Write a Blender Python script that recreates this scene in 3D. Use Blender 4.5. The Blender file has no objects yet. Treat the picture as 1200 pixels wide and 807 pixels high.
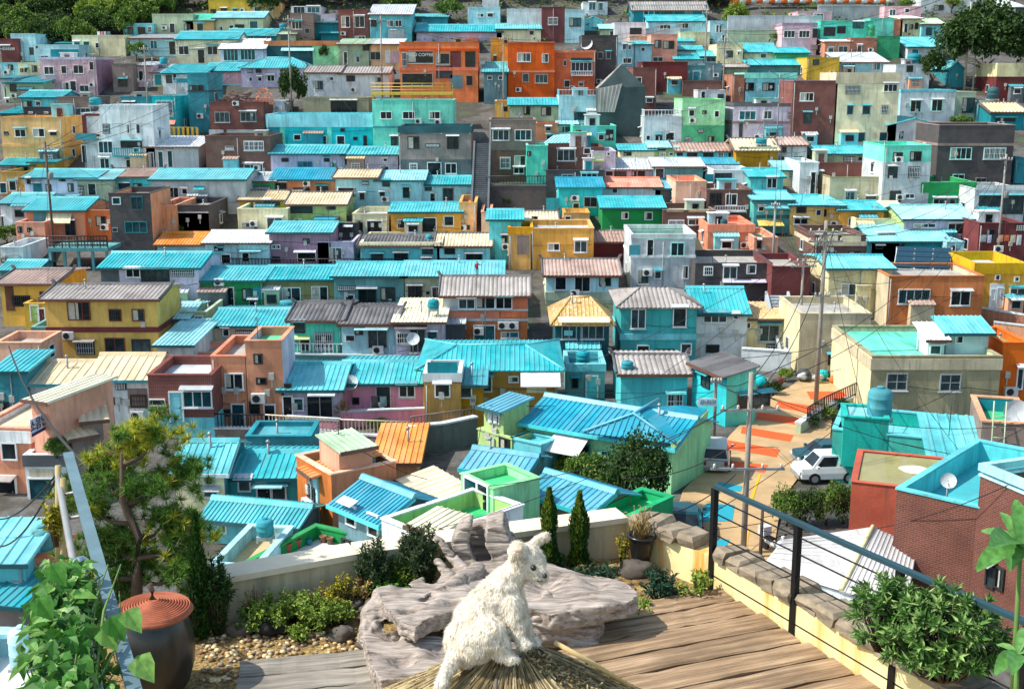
import bpy, math, random
from math import radians, sin, cos, atan, pi
from mathutils import Vector, Matrix, noise
random.seed(7)
SC = bpy.context.scene
COL = SC.collection
# ------------------------------------------------------------------ camera model
F, CX, CY = 1400.0, 600.0, 403.5
PITCH = atan(313.5 / 1400.0)
SP, CP = sin(PITCH), cos(PITCH)
FWD, UPV = Vector((0, CP, -SP)), Vector((0, SP, CP))
def ray(px, py):
    return FWD + Vector(((px - CX) / F, 0, 0)) + UPV * ((CY - py) / F)
def P(px, py, D): return ray(px, py) * D
def at_z(px, py, z):
    r = ray(px, py); return r * (z / r.z)
# ------------------------------------------------------------------ terrain profile
_tab = []
for py, D in [(610, 56), (520, 70), (470, 80), (420, 93), (360, 105), (300, 118), (250, 130), (200, 143), (150, 158), (110, 175), (50, 198), (0, 220)]:
    v = P(600, py, D); _tab.append((v.y, v.z))
_tab = [(-60, -20.5), (48, -20.5)] + _tab + [(260, 30.0), (330, 62.0), (420, 80.0)]
def zt(Y):
    if Y <= _tab[0][0]: return _tab[0][1]
    for (a, za), (b, zb) in zip(_tab, _tab[1:]):
        if Y <= b: return za + (zb - za) * (Y - a) / (b - a)
    return _tab[-1][1]
def T(px, py):
    r = ray(px, py); D = 30.0
    while D < 420 and r.z * D > zt(r.y * D): D += 1.0
    lo, hi = D - 1.0, D
    for _ in range(20):
        m = (lo + hi) / 2
        if r.z * m > zt(r.y * m): lo = m
        else: hi = m
    return r * hi
def pxm(v): return F / v.dot(FWD)          # pixels of the photo per metre at a point
# ------------------------------------------------------------------ materials
MATS = {}
def srgb(h):
    c = [int(h[i:i + 2], 16) / 255 for i in (0, 2, 4)]
    return tuple((x / 12.92 if x <= .04045 else ((x + .055) / 1.055) ** 2.4) for x in c) + (1,)
class NT:
    def __init__(s, name, rough=.8):
        s.m = bpy.data.materials.new(name); s.m.use_nodes = True
        s.t = s.m.node_tree; s.n = s.t.nodes; s.n.clear()
        s.out = s.n.new('ShaderNodeOutputMaterial'); s.b = s.n.new('ShaderNodeBsdfPrincipled')
        s.b.inputs['Roughness'].default_value = rough
        s.t.links.new(s.b.outputs[0], s.out.inputs['Surface'])
    def add(s, t, **k):
        n = s.n.new(t)
        for a, v in k.items(): setattr(n, a, v)
        return n
    def ln(s, a, b): s.t.links.new(a, b)
    def coord(s, scale=(1, 1, 1), rnd=True, kind='Object'):
        tc = s.add('ShaderNodeTexCoord'); mp = s.add('ShaderNodeMapping'); mp.inputs['Scale'].default_value = scale
        if rnd:
            oi = s.add('ShaderNodeObjectInfo'); mu = s.add('ShaderNodeVectorMath', operation='SCALE')
            cb = s.add('ShaderNodeCombineXYZ')
            for i in range(3): s.ln(oi.outputs['Random'], cb.inputs[i])
            mu.inputs['Scale'].default_value = 37.0; s.ln(cb.outputs[0], mu.inputs[0])
            ad = s.add('ShaderNodeVectorMath', operation='ADD'); s.ln(tc.outputs[kind], ad.inputs[0]); s.ln(mu.outputs[0], ad.inputs[1])
            s.ln(ad.outputs[0], mp.inputs['Vector'])
        else: s.ln(tc.outputs[kind], mp.inputs['Vector'])
        return mp.outputs[0]
    def noise(s, vec, scale, detail=3, rough=.55):
        n = s.add('ShaderNodeTexNoise'); n.inputs['Scale'].default_value = scale; n.inputs['Detail'].default_value = detail; n.inputs['Roughness'].default_value = rough
        s.ln(vec, n.inputs['Vector']); return n.outputs['Fac']
    def ramp(s, fac, stops):
        r = s.add('ShaderNodeValToRGB'); e = r.color_ramp.elements
        while len(e) < len(stops): e.new(.5)
        for el, (p, c) in zip(e, stops):
            el.position = p; el.color = c if len(c) == 4 else tuple(c) + (1,)
        s.ln(fac, r.inputs[0]); return r.outputs[0]
    def mix(s, fac, a, b, mode='MIX'):
        m = s.add('ShaderNodeMix', data_type='RGBA', blend_type=mode)
        if isinstance(fac, float): m.inputs[0].default_value = fac
        else: s.ln(fac, m.inputs[0])
        for i, v in ((6, a), (7, b)):
            if isinstance(v, tuple): m.inputs[i].default_value = v
            else: s.ln(v, m.inputs[i])
        return m.outputs[2]
    def bump(s, h, strength=.3, dist=.02):
        b = s.add('ShaderNodeBump'); b.inputs['Strength'].default_value = strength; b.inputs['Distance'].default_value = dist
        s.ln(h, b.inputs['Height']); s.ln(b.outputs[0], s.b.inputs['Normal'])
    def base(s, v):
        if isinstance(v, tuple): s.b.inputs['Base Color'].default_value = v
        else: s.ln(v, s.b.inputs['Base Color'])
def g(v, a=1): return (v, v, v, a)
def sat(c, k):
    l = .3 * c[0] + .6 * c[1] + .1 * c[2]
    return tuple(max(0.003, min(.9, l + (x - l) * k)) for x in c[:3]) + (1,)
WALLS = dict(white='DDE3E4', pblue='A6D8E0', aqua='74CFD8', cyan='34CBD2', teal='178E9C', dteal='0F545C', mint='6CDDC2', green='2BA870', bgreen='12924A',
 lime='B2CF7E', sage='AEBE9E', olive='8C8652', cream='EADCAE', beige='CDBF9E', yellow='DDB458', amber='F0A838', ochre='BE8A22', orange='F87428', redor='F06E42',
 coral='EC8C6A', salmon='E09A7C', peach='F0AC88', pink='E2B4BC', hotpink='E693AE', lilac='C4BCD2', mauve='A88498', grey='A2A9AC', lgrey='C3CACC', dgrey='5A6064', taupe='907E76',
 brown='6C4638', maroon='702C2C', dark='38383E', slate='64868F', sea='3FAFAE', rust='B84A26', honey='E6AE60', gold='DDAE2A', lgreen='8FD89A', khaki='A39B78', terracotta='CE8052', gteal='5C9A9C', jade='12AFA2', pine='2C4244')
def wall(name):
    k = 'w_' + name
    if k in MATS: return MATS[k]
    if name.startswith('brick'): return brick(name)
    c = sat(srgb(WALLS[name]), .93)
    n = NT('painted_wall_' + name, .85)
    v = n.coord(); big = n.noise(v, .55, 4); vs = n.coord((2.2, 2.2, .22)); st = n.noise(vs, 1.6, 5, .65)
    d = tuple(x * .72 for x in c[:3]) + (1,); l = tuple(min(.88, x * 1.12 + .012) for x in c[:3]) + (1,)
    col = n.mix(n.ramp(big, [(.33, g(0)), (.68, g(1))]), d, l)
    grime = tuple(.45 * x + .03 for x in c[:3]) + (1,)
    col = n.mix(n.ramp(st, [(.5, g(0)), (.72, g(.85))]), col, grime)
    fine = n.noise(v, 9.0, 4)
    col = n.mix(n.ramp(fine, [(.62, g(0)), (.8, g(.35))]), col, grime)
    n.base(vary(n, col)); n.bump(fine, .35, .03); MATS[k] = n.m; return n.m
def vary(n, col):                   # each house its own fading of the same paint
    oi = n.add('ShaderNodeObjectInfo'); hs = n.add('ShaderNodeHueSaturation'); mr = n.add('ShaderNodeMapRange'); mr.inputs['To Min'].default_value = .9; mr.inputs['To Max'].default_value = 1.18; n.ln(oi.outputs['Random'], mr.inputs[0]); n.ln(mr.outputs[0], hs.inputs['Saturation']); m2 = n.add('ShaderNodeMapRange'); m2.inputs['To Min'].default_value = 1.12; m2.inputs['To Max'].default_value = .9; n.ln(oi.outputs['Random'], m2.inputs[0]); n.ln(m2.outputs[0], hs.inputs['Value']); n.ln(col, hs.inputs['Color']); return hs.outputs[0]
def brick(name):
    k = 'w_' + name
    tones = dict(brick=('6E3628', '582A20', '7E6A5E'), brickdark=('4A4444', '3A3638', '6A6664'), brickbrown=('6E4438', '5C382E', '8C8078'), brickred=('7C3026', '6A281F', '9A8A80'), brickterra=('B06848', '9A5538', 'A89888'), bricktaupe=('8A766C', '7A685E', '9A8E86'), brickgrey=('6E7274', '5A5E60', '8A8E90'))[name]
    n = NT('brick_wall_' + name, .85)
    tc = n.add('ShaderNodeTexCoord'); sx = n.add('ShaderNodeSeparateXYZ'); n.ln(tc.outputs['Object'], sx.inputs[0])
    ad = n.add('ShaderNodeMath', operation='ADD'); n.ln(sx.outputs[0], ad.inputs[0]); n.ln(sx.outputs[1], ad.inputs[1])
    cb = n.add('ShaderNodeCombineXYZ'); n.ln(ad.outputs[0], cb.inputs[0]); n.ln(sx.outputs[2], cb.inputs[1])
    b = n.add('ShaderNodeTexBrick'); n.ln(cb.outputs[0], b.inputs['Vector'])
    for i, t in zip(('Color1', 'Color2', 'Mortar'), tones): b.inputs[i].default_value = srgb(t)
    b.inputs['Scale'].default_value = 1.0; b.inputs['Brick Width'].default_value = .24; b.inputs['Row Height'].default_value = .085; b.inputs['Mortar Size'].default_value = .008; b.inputs['Bias'].default_value = -.2
    v = n.coord(); st = n.noise(v, .8, 5)
    col = n.mix(n.ramp(st, [(.4, g(0)), (.75, g(.6))]), b.outputs['Color'], tuple(.6 * x for x in srgb(tones[1])[:3]) + (1,))
    n.base(col); n.bump(b.outputs['Fac'], -.4, .02); MATS[k] = n.m; return n.m
ROOFS = dict(turq='3CB4BC', turqd='2898A4', pturq='8ACDD2', blue='229CB6', tan='D8C298', tile='9A928C', dtile='4C4A4C', orange='F08C28', coral='E87C58', white='E6EAEA', lgrey='B9C0C4', brownr='A6887A',
 gfloor='35B87E', cfloor='A9A59C', mfloor='58CDB0', tfloor='2FAFB4', moss='8C8A58', yellow='E8B638', cream='E2D6AE', patch='D0A04C', bgreen='28C070', straw='CDB07A', sagef='9FBE98', pgrey='C9C6C4')
def roofm(name):
    k = 'r_' + name
    if k in MATS: return MATS[k]
    c = sat(srgb(ROOFS.get(name) or WALLS[name]), .95)
    n = NT('roof_' + name, .5 if name in ('turq', 'turqd', 'pturq', 'blue') else .8)
    v = n.coord(); a = n.noise(v, .5, 5, .6); f = n.noise(v, 5.0, 5, .65)
    l = tuple(min(.85, x * 1.15 + .05) for x in c[:3]) + (1,); d = tuple(x * .68 for x in c[:3]) + (1,)
    col = n.mix(n.ramp(a, [(.32, g(0)), (.7, g(1))]), d, l)
    gr = dict(moss=(.32, .25, .12, 1), patch=(.75, .72, .66, 1), tile=(.12, .10, .09, 1), yellow=(.35, .28, .2, 1)).get(name, tuple(.4 * x + .05 for x in c[:3]) + (1,))
    if name == 'moss': l, d = (.34, .36, .17, 1), (.27, .17, .07, 1)
    lo = .48 if name in ('moss', 'patch', 'yellow') else .57
    col = n.mix(n.ramp(f, [(lo, g(0)), (lo + .14, g(.7))]), col, gr)
    vs = n.coord((1.6, .16, .16)); sk = n.noise(vs, 2.4, 5, .65); col = n.mix(n.ramp(sk, [(.5, g(0)), (.72, g(.6))]), col, tuple(x * .62 + .05 for x in gr[:3]) + (1,))
    pn = n.noise(n.coord((.9, .12, .12)), 1.1, 1); col = n.mix(n.ramp(pn, [(.5, g(0)), (.54, g(.35))]), col, tuple(min(.8, x * .75 + .14) for x in c[:3]) + (1,))
    n.base(vary(n, col)); n.bump(f, .25, .03); MATS[k] = n.m; return n.m
def plain(name, hexc, rough=.6, metal=0.0, var=.25, scale=3.0):
    k = 'p_' + name
    if k in MATS: return MATS[k]
    c = srgb(hexc); n = NT(name, rough); n.b.inputs['Metallic'].default_value = metal
    f = n.noise(n.coord(), scale, 4)
    n.base(n.mix(n.ramp(f, [(.3, g(0)), (.72, g(1))]), tuple(x * (1 - var) for x in c[:3]) + (1,), tuple(min(.9, x * (1 + var * .6)) for x in c[:3]) + (1,)))
    MATS[k] = n.m; return n.m
def glass(i):
    hexs = ['121A1E', '0E1A1C', '1C2628', '0F3A40', '2C3A3C', '155058', '46555A']
    k = 'glass%d' % i
    if k in MATS: return MATS[k]
    n = NT('window_glass_%d' % i, .12); v = n.coord(); f = n.noise(v, 1.3, 3); c = srgb(hexs[i])
    n.base(n.mix(n.ramp(f, [(.4, g(0)), (.62, g(1))]), c, tuple(x * 2.0 + .006 for x in c[:3]) + (1,)))
    n.b.inputs['Specular IOR Level'].default_value = .3
    MATS[k] = n.m; return n.m
def FR(c): return plain('window_frame_' + c, dict(w='E4E8E8', d='2A2A2C', b='5A3A2C', t='2C8088', m='6E2A26', a='A8ECE4', g='9AA2A4', y='D8B040')[c], .5, 0, .12)
def foliage(name, h1, h2, h3=None, rough=.6, trans=.25):
    k = 'f_' + name
    if k in MATS: return MATS[k]
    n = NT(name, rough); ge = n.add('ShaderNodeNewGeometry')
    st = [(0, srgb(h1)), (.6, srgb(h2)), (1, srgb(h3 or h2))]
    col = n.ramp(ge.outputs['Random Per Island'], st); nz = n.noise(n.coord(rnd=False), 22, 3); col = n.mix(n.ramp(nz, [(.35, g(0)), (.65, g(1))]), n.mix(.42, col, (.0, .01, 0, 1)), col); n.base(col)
    n.b.inputs['Specular IOR Level'].default_value = .3
    if trans:
        tr = n.add('ShaderNodeBsdfTranslucent'); n.ln(col, tr.inputs[0]); mx = n.add('ShaderNodeMixShader'); mx.inputs[0].default_value = trans
        n.ln(n.b.outputs[0], mx.inputs[1]); n.ln(tr.outputs[0], mx.inputs[2]); n.ln(mx.outputs[0], n.out.inputs['Surface'])
    MATS[k] = n.m; return n.m
# ------------------------------------------------------------------ mesh builder
ICO = {}
class MB:
    def __init__(s): s.v = []; s.f = []; s.mi = []; s.sm = []
    def face(s, idx, m=0, smooth=False): s.f.append(idx); s.mi.append(m); s.sm.append(smooth)
    def quad(s, a, b, c, d, m=0):
        i = len(s.v); s.v += [tuple(a), tuple(b), tuple(c), tuple(d)]; s.face((i, i + 1, i + 2, i + 3), m)
    def tri(s, a, b, c, m=0):
        i = len(s.v); s.v += [tuple(a), tuple(b), tuple(c)]; s.face((i, i + 1, i + 2), m)
    def box(s, x0, y0, z0, x1, y1, z1, m=0, mx=None):
        i = len(s.v)
        s.v += [(x, y, z) for z in (z0, z1) for y in (y0, y1) for x in (x0, x1)]
        for q, k in (((0, 2, 3, 1), 0), ((4, 5, 7, 6), 0), ((0, 1, 5, 4), 0), ((2, 6, 7, 3), 0), ((0, 4, 6, 2), 1), ((1, 3, 7, 5), 1)):
            s.face(tuple(i + j for j in q), mx if (k and mx is not None) else m)
    def hexa(s, bot, top, m=0):      # 4 bottom, 4 top points, ccw from above
        i = len(s.v); s.v += [tuple(p) for p in bot] + [tuple(p) for p in top]
        s.face((i + 3, i + 2, i + 1, i), m); s.face((i + 4, i + 5, i + 6, i + 7), m)
        for k in range(4): j = (k + 1) % 4; s.face((i + k, i + j, i + 4 + j, i + 4 + k), m)
    def prism(s, poly, z0, z1, m=0):
        n = len(poly); i = len(s.v); s.v += [(x, y, z0) for x, y in poly] + [(x, y, z1) for x, y in poly]
        s.face(tuple(range(i + n - 1, i - 1, -1)), m); s.face(tuple(range(i + n, i + 2 * n)), m)
        for k in range(n): j = (k + 1) % n; s.face((i + k, i + j, i + n + j, i + n + k), m)
    def tube(s, pts, rs, n=6, m=0, cap=True, smooth=True):
        pts = [Vector(p) for p in pts]
        if not hasattr(rs, '__len__'): rs = [rs] * len(pts)
        rings = []
        for k, p in enumerate(pts):
            d = (pts[min(k + 1, len(pts) - 1)] - pts[max(k - 1, 0)]).normalized()
            a = d.cross(Vector((0, 0, 1)))
            if a.length < .05: a = d.cross(Vector((1, 0, 0)))
            a.normalize(); b = d.cross(a); r = rs[k]
            rings.append(len(s.v))
            for q in range(n):
                t = 2 * pi * q / n; s.v.append(tuple(p + a * (r * cos(t)) + b * (r * sin(t))))
        for A, B in zip(rings, rings[1:]):
            for q in range(n): w = (q + 1) % n; s.face((A + q, B + q, B + w, A + w), m, smooth)
        if cap:
            s.face(tuple(rings[0] + q for q in range(n)), m); s.face(tuple(rings[-1] + n - 1 - q for q in range(n)), m)
    def lathe(s, prof, c=(0, 0, 0), n=16, m=0, smooth=True):
        rings = []
        for r, z in prof:
            rings.append(len(s.v))
            for q in range(n): t = 2 * pi * q / n; s.v.append((c[0] + r * cos(t), c[1] + r * sin(t), c[2] + z))
        for A, B in zip(rings, rings[1:]):
            for q in range(n): w = (q + 1) % n; s.face((A + q, A + w, B + w, B + q), m, smooth)
        s.face(tuple(rings[-1] + q for q in range(n)), m); s.face(tuple(rings[0] + n - 1 - q for q in range(n)), m)
    def blob(s, c, r, seed=0, sub=2, amp=.25, m=0, sq=(1, 1, 1), smooth=True):
        if sub not in ICO:
            import bmesh
            bm = bmesh.new(); bmesh.ops.create_icosphere(bm, subdivisions=sub, radius=1.0); ICO[sub] = ([v.co.copy() for v in bm.verts], [tuple(v.index for v in f.verts) for f in bm.faces]); bm.free()
        i = len(s.v); off = Vector((seed * 3.1, seed * 1.7, seed))
        for v in ICO[sub][0]:
            k = 1 + amp * noise.noise(v * 1.3 + off) if amp else 1
            s.v.append((c[0] + v.x * r * k * sq[0], c[1] + v.y * r * k * sq[1], c[2] + v.z * r * k * sq[2]))
        for f in ICO[sub][1]: s.face(tuple(i + j for j in f), m, smooth)
    def mesh(s, name, mats):
        me = bpy.data.meshes.new(name); me.from_pydata(s.v, [], s.f)
        for mm in (mats if isinstance(mats, (list, tuple)) else [mats]): me.materials.append(mm)
        me.polygons.foreach_set('material_index', s.mi); me.polygons.foreach_set('use_smooth', s.sm); me.update()
        return me
    def build(s, name, mats, parent=None, loc=None):
        return link(name, s.mesh(name, mats), parent, loc)
def link(name, data, parent=None, loc=None, rotz=0.0):
    o = bpy.data.objects.new(name, data); COL.objects.link(o)
    if parent is not None: o.parent = parent
    if loc is not None: o.location = loc
    if rotz: o.rotation_euler = (0, 0, rotz)
    return o
LABELS = {}
def tag(o, label, cat, group=None, kind=None):
    if label:
        o['label'] = label; o['category'] = cat
        LABELS.setdefault(label, []).append(o.name)
    if group: o['group'] = group
    if kind: o['kind'] = kind
    return o
def thing(name, label, cat, loc=(0, 0, 0), rotz=0.0, group=None):
    o = link(name, None, None, loc, rotz); o.empty_display_size = .3
    return tag(o, label, cat, group)
def struct(name, mb, mats): return tag(mb.build(name, mats), None, None, None, 'structure')
def dup(root, loc, rotz, scale, label=None, group=None):
    r = root.copy(); COL.objects.link(r); r.location = loc; r.rotation_euler = (0, 0, rotz); r.scale = scale
    if label: r['label'] = label; LABELS.setdefault(label, []).append(r.name)
    if group: r['group'] = group
    for ch in list(root.children):
        c = ch.copy(); COL.objects.link(c); c.parent = r
        for gch in ch.children:
            d = gch.copy(); COL.objects.link(d); d.parent = c
    return r
TMP = bpy.data.scenes.new('tmp')
def evaluated(o, name):
    COL.objects.unlink(o); TMP.collection.objects.link(o); vl = TMP.view_layers[0]; vl.update(); dg = vl.depsgraph; dg.update(); me = bpy.data.meshes.new_from_object(o.evaluated_get(dg)); me.name = name
    return me
# ------------------------------------------------------------------ roofs
PROF = dict(metal=[(0, 0), (.66, 0), (.76, 1), (.9, 1)], tile=[(0, 0), (.25, .75), (.5, 1), (.75, .75)])
def slope(mb, A, B, C, D, kind='metal', pitch=.32, amp=.055, thick=.07, m=0):
    A, B, C, D = map(Vector, (A, B, C, D)); w = (B - A).length; n = max(2, int(w / pitch))
    nr = (B - A).cross(D - A).normalized()
    ss = [(i + a) / n for i in range(n) for a, h in PROF[kind]] + [1.0]; hs = [h * amp for i in range(n) for a, h in PROF[kind]] + [0.0]
    i = len(mb.v); k = len(ss); L = w; e = (B - A) / w; vv = nr.cross(e); ud, vd, uc, vc = (D - A).dot(e), (D - A).dot(vv), (C - A).dot(e), (C - A).dot(vv)
    def upper(s_):                     # ribs run straight up the slope and stop at the hip lines
        x = s_ * L
        if ud < -.01 or uc > L + .01: return D + (C - D) * s_
        y = vd * x / ud if x < ud and ud > .01 else vc * (L - x) / (L - uc) if x > uc and L - uc > .01 else vd + (vc - vd) * ((x - ud) / (uc - ud) if uc > ud + 1e-4 else 0)
        return A + e * x + vv * y
    for lo, top in ((1, 1), (0, 1), (1, 0), (0, 0)):
        for s_, h in zip(ss, hs): mb.v.append(tuple((A + (B - A) * s_ if lo else upper(s_)) + nr * (h if top else -thick)))
    for j in range(k - 1):
        mb.face((i + j, i + j + 1, i + k + j + 1, i + k + j), m); mb.face((i + 2 * k + j, i + 3 * k + j, i + 3 * k + j + 1, i + 2 * k + j + 1), m)
        mb.face((i + j, i + 2 * k + j, i + 2 * k + j + 1, i + j + 1), m); mb.face((i + k + j, i + k + j + 1, i + 3 * k + j + 1, i + 3 * k + j), m)
    mb.face((i, i + k, i + 3 * k, i + 2 * k), m); mb.face((i + k - 1, i + 3 * k - 1, i + 4 * k - 1, i + 2 * k - 1), m)
# ------------------------------------------------------------------ windows and doors (meshes shared by size)
_wc = {}
def win_mesh(w, h, fr, gl, grid):
    k = (round(w, 1), round(h, 1), fr, gl, grid)
    if k not in _wc:
        w, h = max(.3, k[0]), max(.3, k[1]); mb = MB(); t = .075
        mb.box(-w / 2 - t, -.09, -t, w / 2 + t, 0.01, 0); mb.box(-w / 2 - t, -.09, h, w / 2 + t, 0.01, h + t)
        mb.box(-w / 2 - t, -.088, 0, -w / 2, 0.01, h); mb.box(w / 2, -.088, 0, w / 2 + t, 0.01, h)
        nx, nz = grid
        for i in range(1, nx): x = -w / 2 + w * i / nx; mb.box(x - .03, -.06, 0, x + .03, 0, h)
        for i in range(1, nz): z = h * i / nz; mb.box(-w / 2, -.055, z - .025, w / 2, 0, z + .025)
        pb = MB(); pb.box(-w / 2, -.03, 0, w / 2, -.004, h)
        sb = None
        if fr in 'wag' and w > .8:
            sb = MB(); sb.box(-w / 2 - .14, -.16, -.14, w / 2 + .14, 0, -t - .003); sb = sb.mesh('sill', wall('lgrey'))
        _wc[k] = (mb.mesh('window_frame', FR(fr)), pb.mesh('pane', glass(gl)), sb)
    return _wc[k]
def add_window(par, lx, ly, z, w, h, rot=0.0, fr='w', gl=0, grid=None):
    if grid is None: grid = (max(1, min(5, int(round(w / .62)))), 1)
    f, p, sb = win_mesh(w, h, fr, gl, grid)
    o = link('window', f, par, (lx, ly, z), rot); link('pane', p, o)
    if sb: link('sill', sb, o)
    q = random.Random(int((lx * 7.3 + z * 3.1 + w * 11 + par.location.x * 1.7) * 100) & 65535).random(); k = (round(w, 1), round(h, 1))
    if q < .2:
        if ('g', k) not in _wc:
            mb = MB(); n = max(3, int(w / .16))
            for i in range(n + 1): x = -w / 2 + w * i / n; mb.box(x - .014, -.16, -.02, x + .014, -.135, h + .02)
            for zz in (.05, h * .5, h - .05): mb.box(-w / 2 - .03, -.165, zz - .015, w / 2 + .03, -.13, zz + .015)
            _wc['g', k] = mb.mesh('grille', FR('d' if q < .1 else 'w'))
        link('grille', _wc['g', k], o)
    elif q < .5:
        if ('h', k) not in _wc: mb = MB(); mb.hexa([(-w / 2 - .2, -.45, h + .14), (w / 2 + .2, -.45, h + .14), (w / 2 + .2, 0, h + .3), (-w / 2 - .2, 0, h + .3)], [(-w / 2 - .2, -.45, h + .18), (w / 2 + .2, -.45, h + .18), (w / 2 + .2, 0, h + .34), (-w / 2 - .2, 0, h + .34)]); _wc['h', k] = mb.mesh('window_hood', roofm('lgrey' if q < .4 else 'turqd'))
        link('window_hood', _wc['h', k], o)
    elif q < .72:
        if ('c', k) not in _wc: mb = MB(); mb.box(-w / 2, -.036, h * .1 if q < .6 else 0, -w / 2 + w * (.3 if q < .6 else .48), -.031, h); _wc['c', k] = mb.mesh('curtain', plain('curtain', 'B8B4A4' if q < .65 else '8AA4A4', .8))
        link('curtain', _wc['c', k], o)
_dc = {}
def add_door(par, lx, ly, z, w, h, rot=0.0, col='teal', fr='w'):
    k = (round(w, 1), round(h, 1), col, fr)
    if k not in _dc:
        w, h = max(.5, k[0]), max(.8, k[1]); mb = MB(); mb.box(-w / 2, -.05, 0, w / 2, 0, h)
        mb.box(-w / 2 + .12, -.07, .15, w / 2 - .12, -.05, h * .42); mb.box(-w / 2 + .12, -.07, h * .5, w / 2 - .12, -.05, h - .15)
        fb = MB(); fb.box(-w / 2 - .08, -.1, 0, -w / 2, .01, h); fb.box(w / 2, -.1, 0, w / 2 + .08, .01, h); fb.box(-w / 2 - .08, -.102, h, w / 2 + .08, .01, h + .08)
        hb = MB(); hb.box(w / 2 - .16, -.12, h * .45, w / 2 - .1, -.05, h * .53)
        _dc[k] = (mb.mesh('door', glass(int(col[1])) if col[0] == '#' else wall(col)), fb.mesh('door_frame', FR(fr)), hb.mesh('handle', plain('brushed_steel', 'A8ACAE', .35, .9)))
    d, f, hh = _dc[k]; o = link('door', d, par, (lx, ly, z), rot); link('door_frame', f, o); link('handle', hh, o)
_acm = {}
def ac_unit(par, lx, ly, z, rot=0.0):
    if not _acm:
        mb = MB(); mb.box(-.42, -.36, 0, .42, -.04, .6); mb.box(-.36, -.06, -.1, -.3, .0, .05); mb.box(.3, -.06, -.1, .36, .0, .05)
        gb = MB(); n = 14; i0 = len(gb.v); gb.v.append((-.1, -.375, .3))
        for q in range(n): gb.v.append((-.1 + .24 * cos(2 * pi * q / n), -.37, .3 + .24 * sin(2 * pi * q / n)))
        for q in range(n): gb.face((0, 1 + q, 1 + (q + 1) % n))
        _acm['a'] = mb.mesh('air_conditioner', plain('ac_white', 'D6D8D4', .6)); _acm['g'] = gb.mesh('fan_grille', plain('dark_metal', '2A2C2E', .5, .3))
    o = link('air_conditioner', _acm['a'], par, (lx, ly, z), rot); link('fan_grille', _acm['g'], o)
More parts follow.
